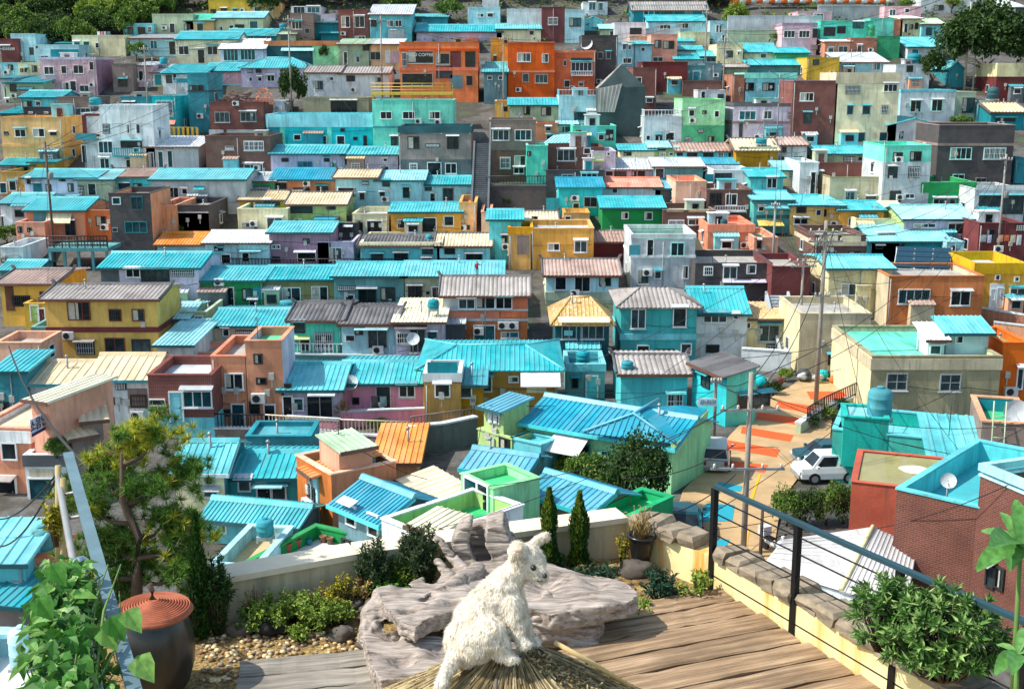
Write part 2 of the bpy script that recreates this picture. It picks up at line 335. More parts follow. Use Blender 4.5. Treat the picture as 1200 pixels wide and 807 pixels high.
# ------------------------------------------------------------------ houses
HS = {}; RECS = []; _fit = {}
R = random.Random(11)
class Rec: pass
def loc_on(rec, px, py, y=0.0):
    """where the sight line through a photo pixel meets the house's own plane y (house coordinates)"""
    o = rec.O + rec.ya * y; r = ray(px, py); t = o.dot(rec.ya) / r.dot(rec.ya); p = r * t - rec.O
    return p.dot(rec.xa), p.z
def mk_rec(O, ang):
    r = Rec(); r.O = Vector(O); r.a = ang; r.xa = Vector((cos(ang), sin(ang), 0)); r.ya = Vector((-sin(ang), cos(ang), 0)); return r
KINDN = dict(flat='flat_roof_house', gable='metal_roof_house', shed='metal_roof_house', hip='metal_roof_house', gablef='metal_roof_house')
HG = 'houses stacked on the hillside'
def body(rec, x0, x1, Hh, dep, wl, shape, rm, rise, kw):
    """walls, roof and trim of one house in its own coordinates: x along the front, y into the depth"""
    E = rec.E; side = kw.get('side'); zb = -kw.get('dig', 2.6)
    mats = [wall(wl)] + ([wall(side)] if side else []); ms = 1 if side else 0
    w = MB(); r = MB(); rkind = 'tile' if rm in ('tile', 'dtile', 'brownr', 'tan') and kw.get('prof') != 'metal' else 'metal'
    pitch = kw.get('pitch', .3 if rkind == 'metal' else .33); amp = .05 if rkind == 'metal' else .075
    D = rec.O.dot(FWD)
    if D > 140: pitch *= 1.3; amp *= 1.3
    ov = kw.get('ov', .32)
    if shape == 'flat':
        t, pz = .18, kw.get('pz', .5); fl = Hh - pz
        w.box(x0, 0, zb, x1, dep, fl - .06, 0, ms)
        w.box(x0, 0, fl - .06, x1, t, Hh, 0, ms); w.box(x0, dep - t, fl - .06, x1, dep, Hh, 0, ms)
        w.box(x0, t, fl - .06, x0 + t, dep - t, Hh, 0, ms); w.box(x1 - t, t, fl - .06, x1, dep - t, Hh, 0, ms)
        r.box(x0 + t, t, fl - .055, x1 - t, dep - t, fl)
        w.build('wall', mats, E)
        r.build('roof', roofm(rm), E)
        c = MB(); e = .05; cz = kw.get('capz', .08)
        c.box(x0 - e, -e, Hh, x1 + e, t + e, Hh + cz); c.box(x0 - e, dep - t - e, Hh, x1 + e, dep + e, Hh + cz)
        c.box(x0 - e, t + e, Hh, x0 + t + e, dep - t - e, Hh + cz - .003); c.box(x1 - t - e, t + e, Hh, x1 + e, dep - t - e, Hh + cz - .003)
        c.build('parapet_cap', wall(kw.get('cap', wl)), E); rec.top = fl
        if 'inner' in kw:
            k = MB(); a, b, q0, q1 = x0 + t, x1 - t, t, dep - t; z1 = Hh - .004
            k.box(a, q0, fl + .002, b, q0 + .02, z1); k.box(a, q1 - .02, fl + .002, b, q1, z1); k.box(a, q0 + .02, fl + .002, a + .02, q1 - .02, z1); k.box(b - .02, q0 + .02, fl + .002, b, q1 - .02, z1); k.build('parapet_lining', wall(kw['inner']), E)
        return
    w.box(x0, 0, zb, x1, dep, Hh, 0, ms)
    if shape == 'gable':
        ry = dep / 2; sl = rise / ry
        for x, q in ((x0, 1), (x1, -1)):
            a, b, c_ = (x, 0, Hh), (x, dep, Hh), (x, ry, Hh + rise - .05)
            w.tri(a, c_, b, ms) if q > 0 else w.tri(a, b, c_, ms)
        w.quad((x0, 0, Hh), (x1, 0, Hh), (x1, ry, Hh + rise - .06), (x0, ry, Hh + rise - .06)); 
        X0, X1 = x0 - ov, x1 + ov; e = Hh - sl * .35
        slope(r, (X0, -.35, e + .04), (X1, -.35, e + .04), (X1, ry, Hh + rise + .04), (X0, ry, Hh + rise + .04), rkind, pitch, amp)
        slope(r, (X1, dep + .35, e + .04), (X0, dep + .35, e + .04), (X0, ry, Hh + rise + .04), (X1, ry, Hh + rise + .04), rkind, pitch, amp)
        ro = r.build('roof', roofm(rm), E); c = MB()
        c.hexa([(X0, ry - .22, Hh + rise + .0), (X1, ry - .22, Hh + rise + .0), (X1, ry + .22, Hh + rise + .0), (X0, ry + .22, Hh + rise + .0)],
               [(X0, ry - .06, Hh + rise + .2), (X1, ry - .06, Hh + rise + .2), (X1, ry + .06, Hh + rise + .2), (X0, ry + .06, Hh + rise + .2)])
        if rkind == 'tile':
            for X, s_ in ((X0, -1), (X1, 1)):
                c.hexa([(X - .12, ry - .16, Hh + rise + .1), (X + .12, ry - .16, Hh + rise + .1), (X + .12, ry + .16, Hh + rise + .1), (X - .12, ry + .16, Hh + rise + .1)],
                       [(X - .12 + s_ * .2, ry - .1, Hh + rise + .5), (X + .12 + s_ * .2, ry - .1, Hh + rise + .5), (X + .12 + s_ * .2, ry + .1, Hh + rise + .5), (X - .12 + s_ * .2, ry + .1, Hh + rise + .5)])
                c.tube([(X, -.3, e + .12), (X, ry, Hh + rise + .16)], .09, 6)
        c.build('ridge_cap', roofm('dtile' if rkind == 'tile' else rm), ro)
        fb = MB(); fb.box(X0, -.42, e - .12, X1, -.36, e + .06)
        for X in (X0, X1 - .05): fb.hexa([(X, -.33, e - .16), (X + .05, -.33, e - .16), (X + .05, ry, Hh + rise - .14), (X, ry, Hh + rise - .14)], [(X, -.33, e - .04), (X + .05, -.33, e - .04), (X + .05, ry, Hh + rise - .045), (X, ry, Hh + rise - .045)])
        fb.build('gutter', wall(kw.get('fascia', 'dteal' if rm[:2] in ('tu', 'pt', 'bl') else 'brown')), ro)
    elif shape == 'gablef':
        mx = (x0 + x1) / 2; hw = (x1 - x0) / 2; sl = rise / hw
        w.tri((x0, 0, Hh), (x1, 0, Hh), (mx, 0, Hh + rise - .05)); w.tri((x0, dep, Hh), (mx, dep, Hh + rise - .05), (x1, dep, Hh))
        e = Hh - sl * ov + .04; Y0, Y1 = -.3, dep + .3
        slope(r, (x0 - ov, Y1, e), (x0 - ov, Y0, e), (mx, Y0, Hh + rise + .04), (mx, Y1, Hh + rise + .04), rkind, pitch, amp)
        slope(r, (x1 + ov, Y0, e), (x1 + ov, Y1, e), (mx, Y1, Hh + rise + .04), (mx, Y0, Hh + rise + .04), rkind, pitch, amp)
        ro = r.build('roof', roofm(rm), E); c = MB(); c.hexa([(mx - .2, Y0, Hh + rise), (mx + .2, Y0, Hh + rise), (mx + .2, Y1, Hh + rise), (mx - .2, Y1, Hh + rise)], [(mx - .06, Y0, Hh + rise + .18), (mx + .06, Y0, Hh + rise + .18), (mx + .06, Y1, Hh + rise + .18), (mx - .06, Y1, Hh + rise + .18)])
        c.build('ridge_cap', roofm(rm), ro)
    elif shape == 'shed':
        sl = rise / dep
        for x, q in ((x0, 1), (x1, -1)):
            a, b, c_ = (x, 0, Hh), (x, dep, Hh), (x, dep, Hh + rise - .05)
            w.tri(a, c_, b, ms) if q > 0 else w.tri(a, b, c_, ms)
        w.quad((x0, dep, Hh), (x0, dep, Hh + rise - .05), (x1, dep, Hh + rise - .05), (x1, dep, Hh))
        slope(r, (x0 - ov, -.4, Hh - sl * .4 + .05), (x1 + ov, -.4, Hh - sl * .4 + .05), (x1 + ov, dep + .2, Hh + rise + sl * .2 + .05), (x0 - ov, dep + .2, Hh + rise + sl * .2 + .05), rkind, pitch, amp)
        ro = r.build('roof', roofm(rm), E)
        fb = MB(); fb.box(x0 - ov, -.46, Hh - sl * .4 - .1, x1 + ov, -.405, Hh - sl * .4 + .08); fb.build('gutter', wall(kw.get('fascia', 'dteal' if rm[:2] in ('tu', 'pt', 'bl') else 'brown')), ro)
    elif shape == 'hip':
        ry = dep / 2; ins = min((x1 - x0) * .32, ry * kw.get('hipk', .9)); o = .4; e = Hh - rise / ry * .4 + .04; z = Hh + rise + .04
        X0, X1, Y0, Y1 = x0 - o, x1 + o, -o, dep + o; L, Rr = (x0 + ins, ry, z), (x1 - ins, ry, z)
        slope(r, (X0, Y0, e), (X1, Y0, e), Rr, L, rkind, pitch, amp); slope(r, (X1, Y1, e), (X0, Y1, e), L, Rr, rkind, pitch, amp)
        for (A, B, C_) in (((X0, Y1, e), (X0, Y0, e), L), ((X1, Y0, e), (X1, Y1, e), Rr)): slope(r, A, B, (C_[0], C_[1] + .02, C_[2]), C_, rkind, pitch, amp)
        ro = r.build('roof', roofm(rm), E); c = MB(); c.tube([L, Rr], .12, 6)
        for q, (A, B) in enumerate((((X0, Y0, e), L), ((X0, Y1, e), L), ((X1, Y0, e), Rr), ((X1, Y1, e), Rr))): c.tube([(A[0], A[1], A[2] + .05), (B[0], B[1], B[2])], .09, 6)
        c.build('ridge_cap', roofm('dtile' if rkind == 'tile' else rm), ro)
    w.build('wall', mats, E); rec.top = Hh + rise * .5
def dress(rec, x0, x1, Hh, dep, kw):
    """openings and wall fittings"""
    E = rec.E; wn = kw.get('w', 'auto'); D = rec.O.dot(FWD); st = kw.get('st'); f0 = kw.get('fr')
    if wn == 'auto':
        wd = x1 - x0; top = Hh - (.45 if rec.shape == 'flat' else .0)
        n = st or max(1, int(round(top / 2.75))); sh = top / n; cols = max(1, int(wd / R.uniform(2.0, 2.7)))
        fr = f0 or R.choice('wwwwdgab'); gl = R.choice((0, 0, 1, 2, 2, 4, 3, 5)); cw = wd / cols
        doorc = R.randrange(cols) if not kw.get('nodoor') else -1
        for s_ in range(n):
            z = s_ * sh; hh = min(1.25, sh * .48); zz = z + sh * .36
            for c_ in range(cols):
                cx = x0 + cw * (c_ + .5) + R.uniform(-.15, .15) * cw; q = R.random()
                if s_ == 0 and c_ == doorc and sh > 1.7:
                    add_door(E, cx, 0, z + .02, min(1.0, cw * .6), min(2.05, sh * .78), 0, R.choice(('#0', '#3', 'teal', 'brown', 'dgrey', '#2')), fr)
                    if R.random() < .5 and sh > 2.3:
                        a = MB(); ww = min(1.0, cw * .6); zq = z + min(2.05, sh * .78) + .14
                        a.hexa([(cx - ww, -.75, zq), (cx + ww, -.75, zq), (cx + ww, 0, zq + .16), (cx - ww, 0, zq + .16)], [(cx - ww, -.75, zq + .05), (cx + ww, -.75, zq + .05), (cx + ww, 0, zq + .21), (cx - ww, 0, zq + .21)]); a.build('awning', roofm(R.choice(('turq', 'lgrey', 'pturq', 'tan'))), E)
                elif q < .72: add_window(E, cx, 0, zz, min(cw * .62, R.choice((1.0, 1.3, 1.6, 1.9))), hh, 0, fr, gl)
                elif q < .86: add_window(E, cx, 0, zz + .25, min(.6, cw * .5), .5, 0, fr, gl, (1, 1))
    else:
        for t in wn:
            a, b, c_, d = t[:4]; s_ = t[4] if len(t) > 4 else (f0 or 'w'); xa, za = loc_on(rec, a, d); xb, zb = loc_on(rec, c_, b)
            if s_[0] == 'D': add_door(E, (xa + xb) / 2, 0, za, xb - xa - .1, zb - za, 0, s_[1:] or '#1', f0 or 'w')
            elif s_[0] == 'A':                       # an awning over an opening
                m_ = MB(); dz = kw.get('awn', .7); m_.hexa([(xa, -dz, za), (xb, -dz, za), (xb, 0, zb - .05), (xa, 0, zb - .05)], [(xa, -dz, za + .05), (xb, -dz, za + .05), (xb, 0, zb), (xa, 0, zb)]); m_.build('awning', roofm(s_[1:] or 'turq'), E)
            elif s_[0] == 'P':                       # a painted field or cladding panel on the front
                m_ = MB(); m_.box(xa, -.045, za, xb, -.002, zb); m_.build('wall_panel', wall(s_[1:]), E)
            elif s_[0] == 'B':                       # balcony slab with balusters
                m_ = MB(); m_.box(xa, -1.0, za - .15, xb, 0.0, za); m_.box(xa, -1.0, zb - .08, xb, -.9, zb)
                k = max(3, int((xb - xa) / .25))
                for i in range(k + 1): x = xa + (xb - xa) * i / k; m_.box(x - .04, -.98, za, x + .04, -.92, zb - .08)
                m_.build('balcony', wall(s_[1:] or 'white'), E)
            elif s_[0] == 'C': ac_unit(E, (xa + xb) / 2, 0, za)
            else: add_window(E, (xa + xb) / 2, 0, za, xb - xa - .14, zb - za - .1, 0, s_[0], int(s_[1]) if len(s_) > 1 else R.choice((0, 0, 1, 2, 4)), (int(s_[2]), int(s_[3])) if len(s_) > 3 else None)
    for b in kw.get('bands', []):
        m_ = MB(); _, z1 = loc_on(rec, (kw['px0'] + kw['px1']) / 2, b[1]); _, z0 = loc_on(rec, (kw['px0'] + kw['px1']) / 2, b[2])
        m_.box(x0 - .07, -.08, z0, x1 + .07, .2, z1); m_.box(x0 - .07, dep - .2, z0, x1 + .07, dep + .05, z1); m_.box(x0 - .07, .2, z0, x0 + .2, dep - .2, z1 - .003); m_.box(x1 - .2, .2, z0, x1 + .07, dep - .2, z1 - .003); m_.build('wall_band', wall(b[0]), E)
    if 'low' in kw:
        m_ = MB(); _, z1 = loc_on(rec, (kw['px0'] + kw['px1']) / 2, kw['low'][1]); m_.box(x0 - .025, -.025, -2.5, x1 + .025, dep, z1); m_.build('lower_wall', wall(kw['low'][0]), E)
    # the flank the camera can see
    sx = 1 if rec.O.x < 0 else -1
    if not kw.get('noside') and dep > 3.5 and Hh > 2.2:
        for s_ in range(max(1, int(Hh / 2.75))):
            if R.random() < .55: add_window(E, x1 if sx > 0 else x0, dep * R.uniform(.3, .7), s_ * 2.75 + 1.0, .9, .9, pi / 2 if sx > 0 else -pi / 2, 'w', 0)
    if not kw.get('nofit'):
        if Hh > 2 and R.random() < .55:
            m_ = MB(); x = R.choice((x0 + .15, x1 - .15, x0 + (x1 - x0) * .5)); m_.tube([(x, -.07, -.3), (x, -.07, Hh - .2)], .045, 6); m_.build('drainpipe', plain('pipe_grey', R.choice(('9AA0A0', '7C8486')), .6), E)
        if Hh > 2 and R.random() < .28: ac_unit(E, x0 + (x1 - x0) * R.uniform(.15, .85), 0, Hh * R.uniform(.12, .3))
        if R.random() < .5 and Hh > 2 and D < 150:
            m_ = MB(); x = x0 + (x1 - x0) * R.uniform(.2, .8); z = Hh * R.uniform(.3, .75); pts = [(x0 + .1, -.03, z + R.uniform(-.2, .2))]
            pts += [(x0 + (x1 - x0) * t, -.03, z + R.uniform(-.15, .15)) for t in (.3, .5, .75)] + [(x1 - .1, -.03, z + R.uniform(-.3, .3))]
            m_.tube(pts, .015, 4); m_.build('wall_cable', plain('cable_black', '1A1A1A', .7), E)
    if not kw.get('nofit') and D < 185:
        if R.random() < .4 and x1 - x0 > 4 and Hh > 2:
            w_ = R.uniform(1.2, 2.4); x = R.uniform(x0 + .1, x1 - w_ - .1); h_ = R.uniform(1.5, 2.1); dd = R.uniform(.6, 1.1); lw = MB(); lw.box(x, -dd, -2.5, x + w_, -.004, h_)
            lb = lw.build('lean_to', wall(R.choice(('lgrey', 'sage', 'beige', 'pblue', 'taupe', 'aqua', 'teal', 'peach', 'dgrey'))), E); lr = MB(); slope(lr, (x - .12, -dd - .15, h_ + .03), (x + w_ + .12, -dd - .15, h_ + .03), (x + w_ + .12, -.01, h_ + .3), (x - .12, -.01, h_ + .3)); link('lean_to_roof', lr.mesh('lean_to_roof', roofm(R.choice(('turq', 'lgrey', 'tan', 'turqd', 'pturq', 'brownr')))), lb)
            if R.random() < .6: add_window(lb, x + w_ / 2, -dd, h_ * .45, min(.9, w_ * .5), .6, 0, R.choice('wdg'), 0)
        if rec.shape == 'flat' and R.random() < .45 and x1 - x0 > 3.5 and dep > 3.4:
            w_ = R.uniform(1.0, 2.2); x = R.uniform(x0 + .4, x1 - w_ - .4); y = R.uniform(.8, dep - 2.2); h_ = R.uniform(.9, 2.0); lw = MB(); z = rec.top; lw.box(x, y, z, x + w_, y + 1.5, z + h_); lb = lw.build('roof_room', wall(R.choice(('lgrey', 'white', 'sage', 'pblue', 'aqua', 'peach', 'beige'))), E)
            lr = MB(); lr.box(x - .12, y - .15, z + h_ + .003, x + w_ + .12, y + 1.6, z + h_ + .1); link('roof_slab', lr.mesh('roof_slab', roofm(R.choice(('turq', 'lgrey', 'white', 'gfloor')))), lb); add_door(lb, x + w_ * .5, y, z, .7, h_ * .8, 0, R.choice(('#0', 'teal', 'brown')), 'g')
        for i in range(R.choice((0, 1, 2, 2))):
            if 'm' not in _fit:
                m_ = MB(); m_.box(-.16, -.14, 0, .16, 0, .42); m_.box(-.03, -.05, -.5, .03, 0, 0); _fit['m'] = m_.mesh('meter_box', plain('meter_grey', 'B8B8B0', .6))
                m_ = MB(); m_.tube([(0, 0, -.6), (0, 0, .7)], .06, 6); m_.lathe([(.1, .7), (.12, .78), (.02, .86)], n=8); _fit['v'] = m_.mesh('vent_pipe', plain('galvanised', '9A9C9C', .5, .4))
                m_ = MB(); m_.tube([(0, 0, -.6), (0, 0, 1.6)], .022, 5)
                for k in range(4): m_.tube([(-.4 + .05 * k, 0, 1.5 - .16 * k), (.4 - .05 * k, 0, 1.5 - .16 * k)], .014, 4)
                _fit['t'] = m_.mesh('antenna', plain('dark_metal', '2A2C2E', .5, .3))
            if Hh > 2: link('meter_box', _fit['m'], E, (x0 + (x1 - x0) * R.uniform(.1, .9), 0, Hh * R.uniform(.35, .6)))
        if R.random() < .5 and 'v' in _fit: link('vent_pipe', _fit['v'], E, (x0 + (x1 - x0) * R.uniform(.2, .8), dep * R.uniform(.3, .5), rec.top + (0 if rec.shape == 'flat' else rec.rise * .25)))
        if R.random() < .22 and 't' in _fit: link('antenna', _fit['t'], E, (x0 + (x1 - x0) * R.uniform(.1, .9), dep * .5, rec.top + rec.rise * .5), R.uniform(0, 3))
    if 'rail' in kw:
        m_ = MB(); z0 = Hh + .08; n = max(3, int((x1 - x0) / .35)); hgt = kw.get('railh', .75)
        for (ax, ay, bx, by) in ((x0 + .1, .1, x1 - .1, .1), (x0 + .1, .1, x0 + .1, dep - .1), (x1 - .1, .1, x1 - .1, dep - .1)):
            k = max(3, int(math.hypot(bx - ax, by - ay) / .4))
            for i in range(k + 1): x, y = ax + (bx - ax) * i / k, ay + (by - ay) * i / k; m_.box(x - .025, y - .025, z0, x + .025, y + .025, z0 + hgt)
            m_.tube([(ax, ay, z0 + hgt), (bx, by, z0 + hgt)], .04, 5)
        m_.build('roof_railing', wall(kw['rail']), E)
def H(x0, x1, yt, yb, wl, shape, rm, yr, label, **kw):
    O = T((x0 + x1) / 2, yb); rot = radians(kw.get('rot', 0))
    if 'push' in kw: O = O * ((O.length + kw['push']) / O.length)
    rec = mk_rec(O, rot); rec.shape = shape; kw['px0'], kw['px1'] = x0, x1
    a, z1 = loc_on(rec, x0, yt); b, z2 = loc_on(rec, x1, yt); Hh = max(1.0, (z1 + z2) / 2)
    back = T((x0 + x1) / 2, min(yr if yr is not None else yt, yb - 6)).y - O.y
    dep = kw.get('dep') or max(3.4, min(8.0, back * .95)); rise = 0
    if shape in ('gable', 'hip'):
        _, zr = loc_on(rec, (x0 + x1) / 2, yr, dep / 2); rise = max(.45, min(dep * .42, zr - Hh - .1))
    elif shape == 'shed':
        _, zr = loc_on(rec, (x0 + x1) / 2, yr, dep); rise = max(.3, min(dep * .5, zr - Hh))
    elif shape == 'gablef':
        _, zr = loc_on(rec, (x0 + x1) / 2, yr); rise = max(.4, zr - Hh)
    return finish(rec, a, b, Hh, dep, wl, shape, rm, rise, label, kw)
def finish(rec, a, b, Hh, dep, wl, shape, rm, rise, label, kw):
    nm = kw.get('name') or ('tile_roof_house' if rm in ('tile', 'dtile') else 'brick_house' if wl.startswith('brick') else KINDN[shape])
    rec.E = thing(nm, label, kw.get('cat', 'house'), rec.O, rec.a, kw.get('group', HG))
    rec.x0, rec.x1, rec.H, rec.dep, rec.rise = a, b, Hh, dep, rise
    body(rec, a, b, Hh, dep, wl, shape, rm, rise, kw); dress(rec, a, b, Hh, dep, kw)
    if 'id' in kw: HS[kw['id']] = rec
    RECS.append(rec); return rec
def HE(p0, p1, ze, gz, dep, wl, shape, rm, rise, label, yr=None, **kw):
    """a house given by the two ends of its front's top edge in the photo and the heights of eave and ground"""
    A, B = at_z(p0[0], p0[1], ze), at_z(p1[0], p1[1], ze); ang = math.atan2(B.y - A.y, B.x - A.x)
    rec = mk_rec((A.x, A.y, gz), ang); rec.shape = shape; kw['px0'], kw['px1'] = p0[0], p1[0]
    if yr:                             # the ridge passes through this pixel: the depth shrinks until the pitch is a real one
        for _ in range(12):
            rise = loc_on(rec, yr[0], yr[1], dep / 2 if shape == 'gable' else dep)[1] - (ze - gz) - .1
            if rise > dep * .13: break
            dep *= .9
        rise = max(.25, min(rise, dep * .5))
    return finish(rec, 0.0, (B - A).length, ze - gz, dep, wl, shape, rm, rise, label, kw)
# ---------------- the houses, farthest rows first: x0,x1 of the front, y of its top and foot in the photo, wall, roof, ridge y
# top edge, left to right
H(0,21,46,72,'maroon','flat','cfloor',None,'dark maroon shop house with a pale sign strip at far left under the trees',id='shop',w=[(0,54,12,57,'g')])
H(12,41,40,70,'pblue','flat','lgrey',None,'plain pale blue box house behind the maroon shop, against the trees',w=[(35,56,39,64,'d')])
H(66,83,51,62,'rust','shed','turq',46,'small rust walled hut with turquoise roof left of the cream villa')
H(40,92,53,76,'pblue','flat','turqd',None,'long low pale blue house with teal right half below the cream villa',w=[(42,53,45,57),(48,65,57,71),(60,58,92,68,'Pteal')])
H(84,146,42,64,'cream','flat','cream',None,'cream villa with blue windows and laundry on its roof below the wood',id='creamvilla',w=[(87,49,94,58,'a3'),(98,48,105,58,'a3'),(112,50,117,56)])
H(144,180,28,44,'aqua','flat','lgrey',None,'small aqua house with a balcony under the trees beside the sage house',w=[(150,32,156,40,'d'),(162,32,170,40,'d'),(173,31,178,38)])
H(178,226,17,42,'sage','flat','sagef',None,'sage green flat house highest at the upper left, three dark windows',w=[(190,29,195,36,'d'),(199,28,205,38,'D#0'),(216,28,223,36,'d')])
H(217,250,24,42,'honey','gable','mfloor',17,'honey orange house with pale green peaked roof beside the sage house')
H(152,212,45,64,'pblue','shed','pgrey',41,'pale blue terraced house with a pinkish lean-to roof below the sage house')
H(206,278,46,74,'cream','gable','turq',37,'weathered cream house with turquoise roof and cluttered yard, upper left')
H(244,293,0,20,'yellow','flat','cream',None,'yellow villa at the very top beside the dark trees',w=[(247,11,253,17,'d'),(259,10,266,17,'d'),(273,11,278,16,'d')])
H(293,326,3,20,'honey','flat','cream',None,'honey yellow wing with curved parapet right of the top yellow villa')
H(250,308,21,40,'cream','gable','pturq',14,'pale cream row house with turquoise roof below the yellow villa',w=[(256,31,261,36),(269,30,274,38,'D#0'),(276,29,286,36,'d'),(293,25,302,36,'D#3')])
H(240,252,24,40,'peach','shed','turq',19,'narrow peach house squeezed left of the cream row house')
H(341,376,8,22,'white','flat','turq',None,'white glazed penthouse with teal panes above the brown tower house',w=[(344,8,357,16,'w3'),(360,8,375,15,'w5')])
H(374,393,17,28,'pink','flat','cfloor',None,'pink sunlit wing beside the white glazed penthouse',nofit=1)
H(340,367,16,48,'bricktaupe','flat','cfloor',None,'tall taupe brick house with a wide white window under the glazed penthouse',w=[(342,25,354,34,'w2'),(357,33,363,39,'g')])
H(367,396,27,44,'teal','shed','turq',25,'deep teal house with blank front left of the maroon block',w=[])
H(376,398,39,46,'teal','gable','turq',34,'little turquoise roofed shed below the deep teal house',w=[])
H(265,322,42,52,'teal','gable','turq',34,'low house under a long turquoise roof below the cream row house')
H(313,346,40,50,'sage','gable','sagef',36,'small sage house with pale green roof right of the long turquoise roof')
H(396,432,12,48,'brickred','flat','coral',None,'maroon brick block with four white framed windows near the top',w=[(400,19,410,32),(416,19,427,32),(416,42,428,48)])
H(433,482,17,50,'aqua','shed','lgrey',6,'pale aqua house with tall grey sloping roof right of the maroon block',w=[(434,24,441,31,'d'),(454,24,461,31),(463,24,471,31),(455,35,474,46,'Plgrey'),(458,36,464,39)])
H(480,524,20,34,'teal','gable','turq',17,'long low teal house right of the grey sloping roof, far top',w=[(482,22,494,27,'d')])
H(548,586,9,32,'pblue','flat','lgrey',None,'pale blue cube house with two small windows at the top centre',w=[(559,16,567,20),(571,16,578,20)])
H(565,585,-6,9,'lgrey','flat','cfloor',None,'light grey house at the very top edge behind the pale blue cube',w=[])
H(480,500,27,38,'aqua','flat','turq',None,'small aqua dormer house with dark window left of the lilac row')
H(488,588,37,48,'lilac','gable','turq',29,'lilac row house under a long turquoise roof behind the orange cafe',w=[])
H(594,640,11,40,'white','flat','cfloor',None,'white blank gable house at top centre beside the maroon panel house',w=[])
H(635,662,9,48,'maroon','flat','cfloor',None,'maroon panel house with one white window, top centre',w=[(642,20,654,29,'w2')])
H(662,685,12,48,'pblue','flat','cfloor',None,'narrow pale blue house with four slit windows beside the maroon panel house',w=[(667,21,681,31,'d5')])
H(683,712,3,16,'white','flat','turq',None,'white house with tall teal windows at the top edge, centre right',w=[(690,3,698,12,'w5'),(700,3,707,12,'w5')])
H(684,706,24,34,'aqua','gablef','turq',20,'small turquoise gabled hut facing front beside the dark slate house',w=[])
H(704,734,34,48,'sage','gable','pturq',29,'sage house with pale roof in the row right of the turquoise hut')
H(582,634,34,48,'cream','gable','turq',28,'cream house with turquoise roof just above the red orange house',w=[(620,36,626,41)])
H(741,829,12,30,'teal','gable','tile',2,'wide teal pavilion house with grey tile roof at the top right of centre',w=[(754,13,760,26,'D#0'),(765,13,772,22,'d3'),(775,13,788,20,'d3'),(791,13,799,20,'d3'),(802,13,812,22,'d3')],rail='teal')
H(760,827,25,42,'pblue','gable','turq',18,'pale blue house with bright turquoise roof below the tiled pavilion',w=[(770,28,780,34),(794,27,807,33)])
H(832,854,25,48,'pblue','flat','lgrey',None,'narrow pale blue house with two tall windows beside the concrete wall',w=[(839,29,842,38),(843,29,846,38)])
H(720,757,27,52,'white','flat','cfloor',None,'white two part house with a ribbon window below the tiled pavilion',w=[(738,33,752,40,'d')])
H(757,797,34,48,'white','flat','lgrey',None,'low white walled terrace house between the two pale blue ones',w=[(773,29,786,35)])
H(797,832,38,52,'cream','flat','cfloor',None,'small cream house under the utility pole above the cream box house')
H(763,794,41,74,'coral','flat','coral',None,'coral orange block with two wide dark windows, upper right of centre',w=[(767,47,775,56,'d'),(777,48,790,57,'d'),(765,67,777,72,'w')],dep=6)
H(738,764,43,62,'salmon','flat','coral',None,'salmon blank wing coloured as the sunlit left side of the coral block',w=[],nofit=1)  # lit left side of the coral block, its sunlight put into the colour
H(793,812,52,56,'lgrey','gable','turq',44,'topmost of three stepped turquoise roofs right of the coral block',w=[])
H(793,823,60,66,'beige','gable','turq',54,'middle one of three stepped turquoise roofs right of the coral block',w=[])
H(791,824,70,77,'lgrey','gable','turq',63,'lowest of three stepped turquoise roofs right of the coral block',w=[])
H(822,850,66,76,'aqua','gable','turq',60,'aqua hut with turquoise roof left of the cream box house')
H(840,871,52,77,'cream','flat','cfloor',None,'cream box house with one dark window under the concrete wall',w=[(851,59,859,67,'d'),(864,61,867,64)])
H(917,958,28,62,'pink','flat','lgrey',None,'pale pink apartment house with wide white windows beside the concrete wall',w=[(918,36,932,44,'w2'),(936,36,949,44,'w2'),(952,34,958,44,'d'),(950,53,958,58,'d')],bands=[('mauve',27,30)])
H(935,975,14,30,'pink','flat','lgrey',None,'pink upper storey with teal windows over the pink apartment house',w=[(935,17,944,26,'w5'),(953,16,965,25,'w5')])
H(872,910,61,74,'cream','gable','turq',51,'cream house with patched turquoise roof left of the emerald hut',w=[(891,63,898,68)])
H(909,948,62,76,'green','gable','turq',56,'emerald green hut with turquoise roof below the pink apartment house',w=[])
H(723,744,50,76,'pblue','flat','dtile',None,'pale blue house with a dark roof edge left of the salmon wing',w=[(729,52,734,58),(736,53,740,58),(730,68,740,74)])
H(743,764,52,76,'pblue','gable','turq',49,'narrow pale blue house with turquoise roof against the salmon wing',w=[(751,55,756,60)])
H(682,724,42,110,'brickdark','flat','cfloor',None,'dark slate brick house behind the orange balcony house',w=[(700,61,707,69,'g'),(710,61,716,69,'g')],id='slate')
H(805,826,77,96,'gteal','flat','lgrey',None,'grey teal shed beside the brown brick row')
H(826,846,75,96,'slate','flat','lgrey',None,'slate blue shed with fretted parapet left of the twin poles',w=[])
H(753,806,73,105,'maroon','flat','cfloor',None,'long maroon brick house with two tiny windows behind the dark tower',w=[(794,91,799,95,'w')])
H(742,770,80,135,'brickred','flat','cfloor',None,'tall mauve red brick house right against the dark pointed tower',w=[(745,90,752,99,'w2'),(757,115,765,120,'w')])
H(800,850,95,110,'brickbrown','flat','cfloor',None,'long low brown brick house above the bright green house',w=[])
H(859,874,88,120,'brickterra','flat','cfloor',None,'narrow brown brick chimney like house left of the aqua two storey house',w=[])
H(850,876,79,92,'sage','gable','tile',75,'small house with grey tiled roof beside the twin poles')
H(876,938,77,84,'gteal','gable','turq',70,'long low house with turquoise roof ridge above the aqua two storey house',w=[])
H(873,934,86,120,'aqua','flat','turq',None,'aqua two storey house with three dark windows, right of centre',w=[(873,97,884,106,'d'),(893,97,908,106,'d'),(919,96,931,106,'d')],bands=[('mint',86,92)])
